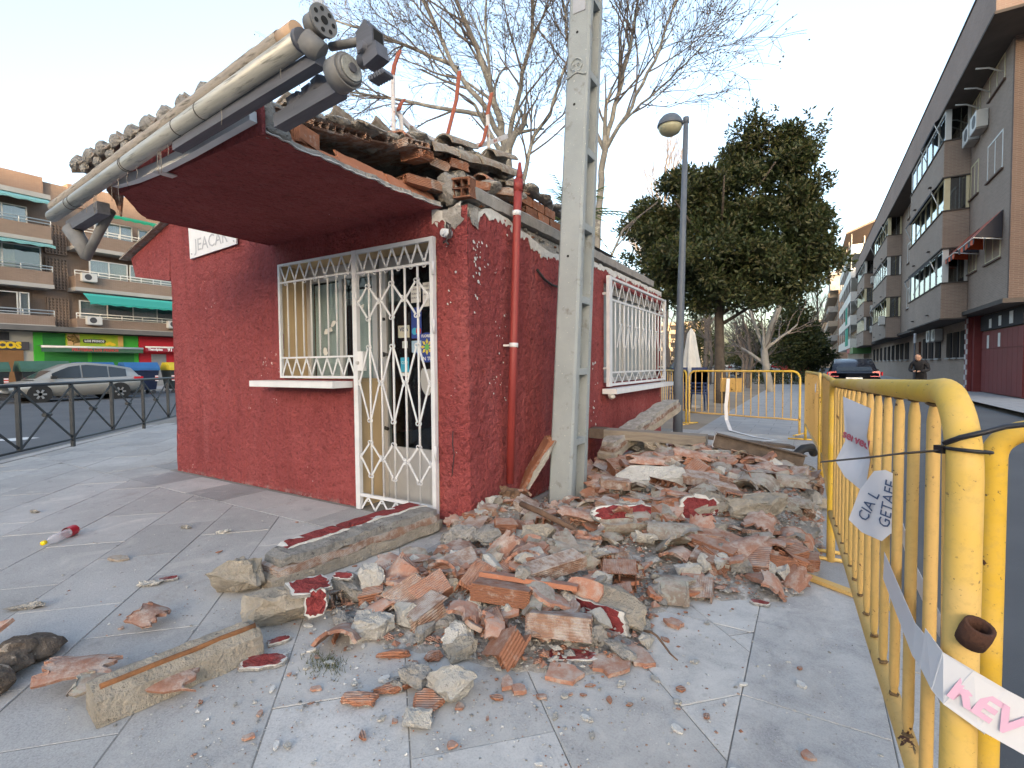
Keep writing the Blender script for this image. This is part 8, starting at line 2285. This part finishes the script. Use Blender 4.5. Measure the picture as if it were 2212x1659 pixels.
for i, (x, y, h, lab) in enumerate(((-11.2, 45, 22, 'tall bare poplar lit by the sun behind the street lamp'), (-8.6, 50, 19, 'second tall bare poplar catching the sun'), (.9, 95, 17, 'far bare tree glowing at the end of the street'), (-13.8, 48, 17, 'third bare poplar seen beside the pole'))):
    T = empty('bare_tree', (x, y, 0), lab, 'tree'); t = Tree(50 + i); t.limb([(x, y, 0), (x + .2, y, h * .35), (x, y, h * .65), (x, y, h * .85)], .25, .06, 1, 3, 22, h * .17, up=.12, spread=.6, kids=(5, 7)); t.done(T, M_twig, pm('pale_twig%d' % i, (.30, .24, .19), (.22, .18, .15), scale=5, rough=.9))
# palm / yucca behind the roof
M_palm = m_leaf('palm_green', (.06, .085, .03)); M_palmd = m_leaf('palm_dry', (.19, .165, .10))
T = empty('palm_tree', (-4.35, 9.5, 0), 'spiky palm with drooping dry fronds behind the broken roof', 'tree'); b = MB(); b.tube([(-4.35, 9.5, 0), (-4.35, 9.5, 2.5), (-4.3, 9.5, 4.2)], [.16, .15, .13], 10); b.build('trunk', M_dbark, T)
r3 = random.Random(6)
for k in range(44):
    a = r3.uniform(0, 6.28); el = r3.uniform(-.3, 1.35); L = r3.uniform(.8, 1.5); d = V(math.cos(a) * math.cos(el), math.sin(a) * math.cos(el), math.sin(el)); c = V(-4.3, 9.5, 4.2); b = MB(); dry = el < .1
    pts = [c + d * (L * s_) - V(0, 0, (1.0 if dry else .35) * L * s_ * s_) for s_ in np.linspace(0, 1, 7)]; sd = d.cross(V(0, 0, 1))
    if sd.length < .05: sd = V(1, 0, 0)
    sd.normalize()
    for i in range(1, 7):
        for sg_ in (-1, 1):
            for j in range(2):
                q_ = pts[i - 1] + (pts[i] - pts[i - 1]) * (j / 2); e = q_ + sd * sg_ * .20 + (pts[i] - pts[i - 1]).normalized() * .22 - V(0, 0, .05); b.add([q_, q_ + V(0, 0, .022), e], [(0, 1, 2)])
    b.tube(pts, [.012 - .0014 * i for i in range(7)], 4); b.build('frond', M_palmd if dry else M_palm, T)
# hedge strip and playground fence in the park
o = empty('hedge', (-1.6, 33, 0), 'low clipped hedge beside the far park path', 'hedge'); leaf_crown('leaves', o, [(-2.6 + i * .5, 33, .35, .5, .45, .38) for i in range(7)], 3500, .12, LV[:2], 9, .6); b = MB()
for i in range(7): b.tube([(-2.6 + i * .5, 33, 0), (-2.6 + i * .5, 33, .4)], .02, 5)
b.build('stems', M_dbark, o)
PF = empty('park_fence', (-7, 29, 0), 'dark metal playground fence in the park background', 'fence'); b = MB(); b.tube([(-11, 29, 1.0), (-3.2, 29, 1.0)], .03, 6); b.build('top_rail', M_iron, PF)
b = MB(); b.tube([(-11, 29, .15), (-3.2, 29, .15)], .03, 6); b.build('low_rail', M_iron, PF)
for i in range(44): b = MB(); x = -11 + i * .18; b.tube([(x, 29, .05), (x, 29, 1.12)], .018, 4); b.build('paling', M_iron, PF)
for i, (x, c) in enumerate(((-8.6, (.45, .05, .05)), (-8.2, (.05, .12, .4)), (-7.8, (.6, .45, .05)), (-7.4, (.5, .5, .5)))):
    b = MB(); b.bb(x, x + .26, 27.5, 27.7, 0, .95); b.bb(x + .04, x + .22, 27.46, 27.5, .1, .85); b.build('play_panel', flat('play_%d' % i, c, .5), None, ['red', 'blue', 'yellow', 'white'][i] + ' playground panel seen past the kiosk corner', 'panel', 'coloured playground panels')
# closed parasol and stacked blue chairs
PA = empty('parasol', (-2.83, 14.3, 0), 'closed white parasol standing behind the barriers', 'parasol'); b = MB(); b.tube([(-2.83, 14.3, 0), (-2.83, 14.3, 2.18)], .022, 8); b.build('pole', M_alu, PA)
b = MB(); b.lathe([(.26, 0), (.26, .05), (.05, .09)], (-2.83, 14.3, 0), 14); b.build('base', M_slabc, PA); vs = []; N_ = 28
for j, (z, r0) in enumerate(((.78, .26), (1.0, .24), (1.3, .20), (1.6, .155), (1.9, .11), (2.05, .09), (2.12, .06), (2.2, .012))):
    for k in range(N_): a = 6.2832 * k / N_; rr = r0 * (1 + .22 * math.sin(a * 7 + j * .3) * (1 if j < 6 else .3)); vs.append((-2.83 + rr * math.cos(a), 14.3 + rr * math.sin(a), z + (.03 * math.sin(a * 7) if j == 0 else 0)))
b = MB(); b.add(vs, [(j * N_ + k, j * N_ + (k + 1) % N_, (j + 1) * N_ + (k + 1) % N_, (j + 1) * N_ + k) for j in range(7) for k in range(N_)], 0, True); b.build('canopy', pm('parasol_cloth', (.5, .5, .48), (.42, .42, .41), scale=3, rough=.9), PA)
M_chair = flat('blue_chair', (.02, .035, .10), .5)


def chair_proto(x, y, z, label):
    c = empty('stacking_chair', (x, y, z), label, 'chair', 'stacked blue terrace chairs'); b = MB(); b.bb(x - .2, x + .2, y - .2, y + .2, z + .42, z + .45); b.build('seat', M_chair, c)
    b = MB(); b.bb(x - .2, x + .2, y + .19, y + .22, z + .46, z + .85); b.build('backrest', M_chair, c)
    for sx in (-1, 1):
        for sy in (-1, 1): b = MB(); b.tube([(x + sx * .18, y + sy * .18, z + .42), (x + sx * .22, y + sy * .22, z)], .014, 6); b.build('leg', M_chair, c)
    return c


for s_, (x, y, nm) in enumerate(((-3.0, 13.5, 'left'), (-2.52, 13.6, 'right'))):
    for k in range(4): chair_proto(x, y, k * .09, '%s chair of the %s blue chair stack by the parasol' % (['bottom', 'second', 'third', 'top'][k], nm))
# sunlit block far off, seen between kiosk and lamp post
SF = empty('apartment_block', (-43, 178, 0), 'sunlit pale apartment block far off past the kiosk corner', 'building'); b = MB(); b.bb(-62, -30, 172, 186, 0, 15.5); b.build('wall', pm('ochre_wall', (.5, .4, .26), (.45, .36, .23), scale=.3, rough=.9), SF)
for fl in range(5):
    z = 1.2 + fl * 2.9; b = MB(); b.bb(-61, -31, 170.6, 172, z + 1.6, z + 2.6); b.build('balcony', M_tanw, SF)
    for k in range(9): b = MB(); x = -60.5 + k * 3.3; b.bb(x, x + 1.8, 171.9, 171.99, z + .1, z + 1.5); b.build('window', M_curt['dark'], SF)


# ================================================================== person walking along the right pavement
def skin_body(name, verts, edges, radii, mat, parent, root=0):
    me = bpy.data.meshes.new(name); me.from_pydata(verts, edges, []); o = bpy.data.objects.new(name, me); COL.objects.link(o)
    o.modifiers.new('skin', 'SKIN'); sv = me.skin_vertices[0].data
    for i, r in enumerate(radii): sv[i].radius = (r, r) if not isinstance(r, tuple) else r
    for i in range(len(verts)): sv[i].use_root = (i == root)
    o.modifiers.new('sub', 'SUBSURF').levels = 2; o.modifiers['sub'].render_levels = 2
    dg = bpy.context.evaluated_depsgraph_get(); dg.update(); m2 = bpy.data.meshes.new_from_object(o.evaluated_get(dg)); bpy.data.objects.remove(o)
    for p in m2.polygons: p.use_smooth = True
    m2.materials.clear(); m2.materials.append(mat); q = bpy.data.objects.new(name, m2); COL.objects.link(q); q.parent = parent; return q


PX, PY = 3.35, 22.4
PE = empty('person', (PX, PY, -.12), 'person in a dark jacket stooping over something in both hands beyond the barrier', 'person', rot=(0, 0, 2.75))
M_jack = pm('dark_jacket', (.02, .02, .024), (.014, .014, .017), scale=9, rough=.85); M_skin = flat('skin', (.42, .25, .18), .5); M_trous = flat('dark_trousers', (.03, .032, .04), .9); M_shoe = flat('shoe', (.02, .02, .02), .6); M_hair = flat('dark_hair', (.02, .015, .012), .8)
# local: +y is the way the person faces
v_ = [(0, -.05, .80), (0, .02, 1.0), (0, .12, 1.2), (0, .20, 1.33), (0, .26, 1.41), (.10, -.05, .78), (.11, .06, .46), (.11, -.06, .10), (.11, .10, .04), (-.10, -.05, .78), (-.11, .10, .46), (-.11, .05, .10), (-.11, .20, .04),
      (.20, .16, 1.30), (.27, .16, 1.05), (.10, .40, 1.02), (-.20, .16, 1.30), (-.27, .16, 1.05), (-.10, .40, 1.02)]
e_ = [(0, 1), (1, 2), (2, 3), (3, 4), (0, 5), (5, 6), (6, 7), (7, 8), (0, 9), (9, 10), (10, 11), (11, 12), (3, 13), (13, 14), (14, 15), (3, 16), (16, 17), (17, 18)]
r_b = [.15, .15, .17, .12, .055, .09, .065, .045, .05, .09, .065, .045, .05, .075, .06, .045, .075, .06, .045]
skin_body('body', v_, e_, r_b, M_jack, PE)
b = MB(); b.lathe([(.02, -.13), (.06, -.11), (.08, -.05), (.088, .02), (.08, .08), (.05, .115), (.01, .125)], (0, 0, 0), 16, M=Matrix.Translation((0, .32, 1.50)) @ Matrix.Rotation(-.35, 4, 'X')); b.box((0, .415, 1.475), (.022, .03, .04)); b.box((0, .405, 1.43), (.045, .012, .012))
for s_ in (-1, 1): b.box((s_ * .085, .31, 1.49), (.018, .04, .06))
WL['h'] = Vector(); o = b.build('head', M_skin, None, origin=(0, 0, 0)); o.parent = PE
b = MB(); b.lathe([(.06, -.06), (.093, .0), (.095, .05), (.07, .11), (.01, .135)], (0, -.012, 0), 16, M=Matrix.Translation((0, .305, 1.51)) @ Matrix.Rotation(-.55, 4, 'X')); o = b.build('hair', M_hair, None, origin=(0, 0, 0)); o.parent = PE
for s_ in (-1, 1):
    b = MB(); lump(b, (s_ * .075, .44, 1.015), .042, 3 + s_, 2, (.8, 1.1, .6), rough=.1)
    for f in range(4): b.tube([(s_ * .075 - .024 + f * .016, .47, 1.02), (s_ * .06 - .02 + f * .014, .505, 1.012), (s_ * .04 - .012 + f * .010, .515, .99)], .009, 5)
    b.tube([(s_ * .05, .43, 1.03), (s_ * .025, .455, 1.04)], .010, 5); o = b.build('hand', M_skin, None, origin=(0, 0, 0)); o.parent = PE
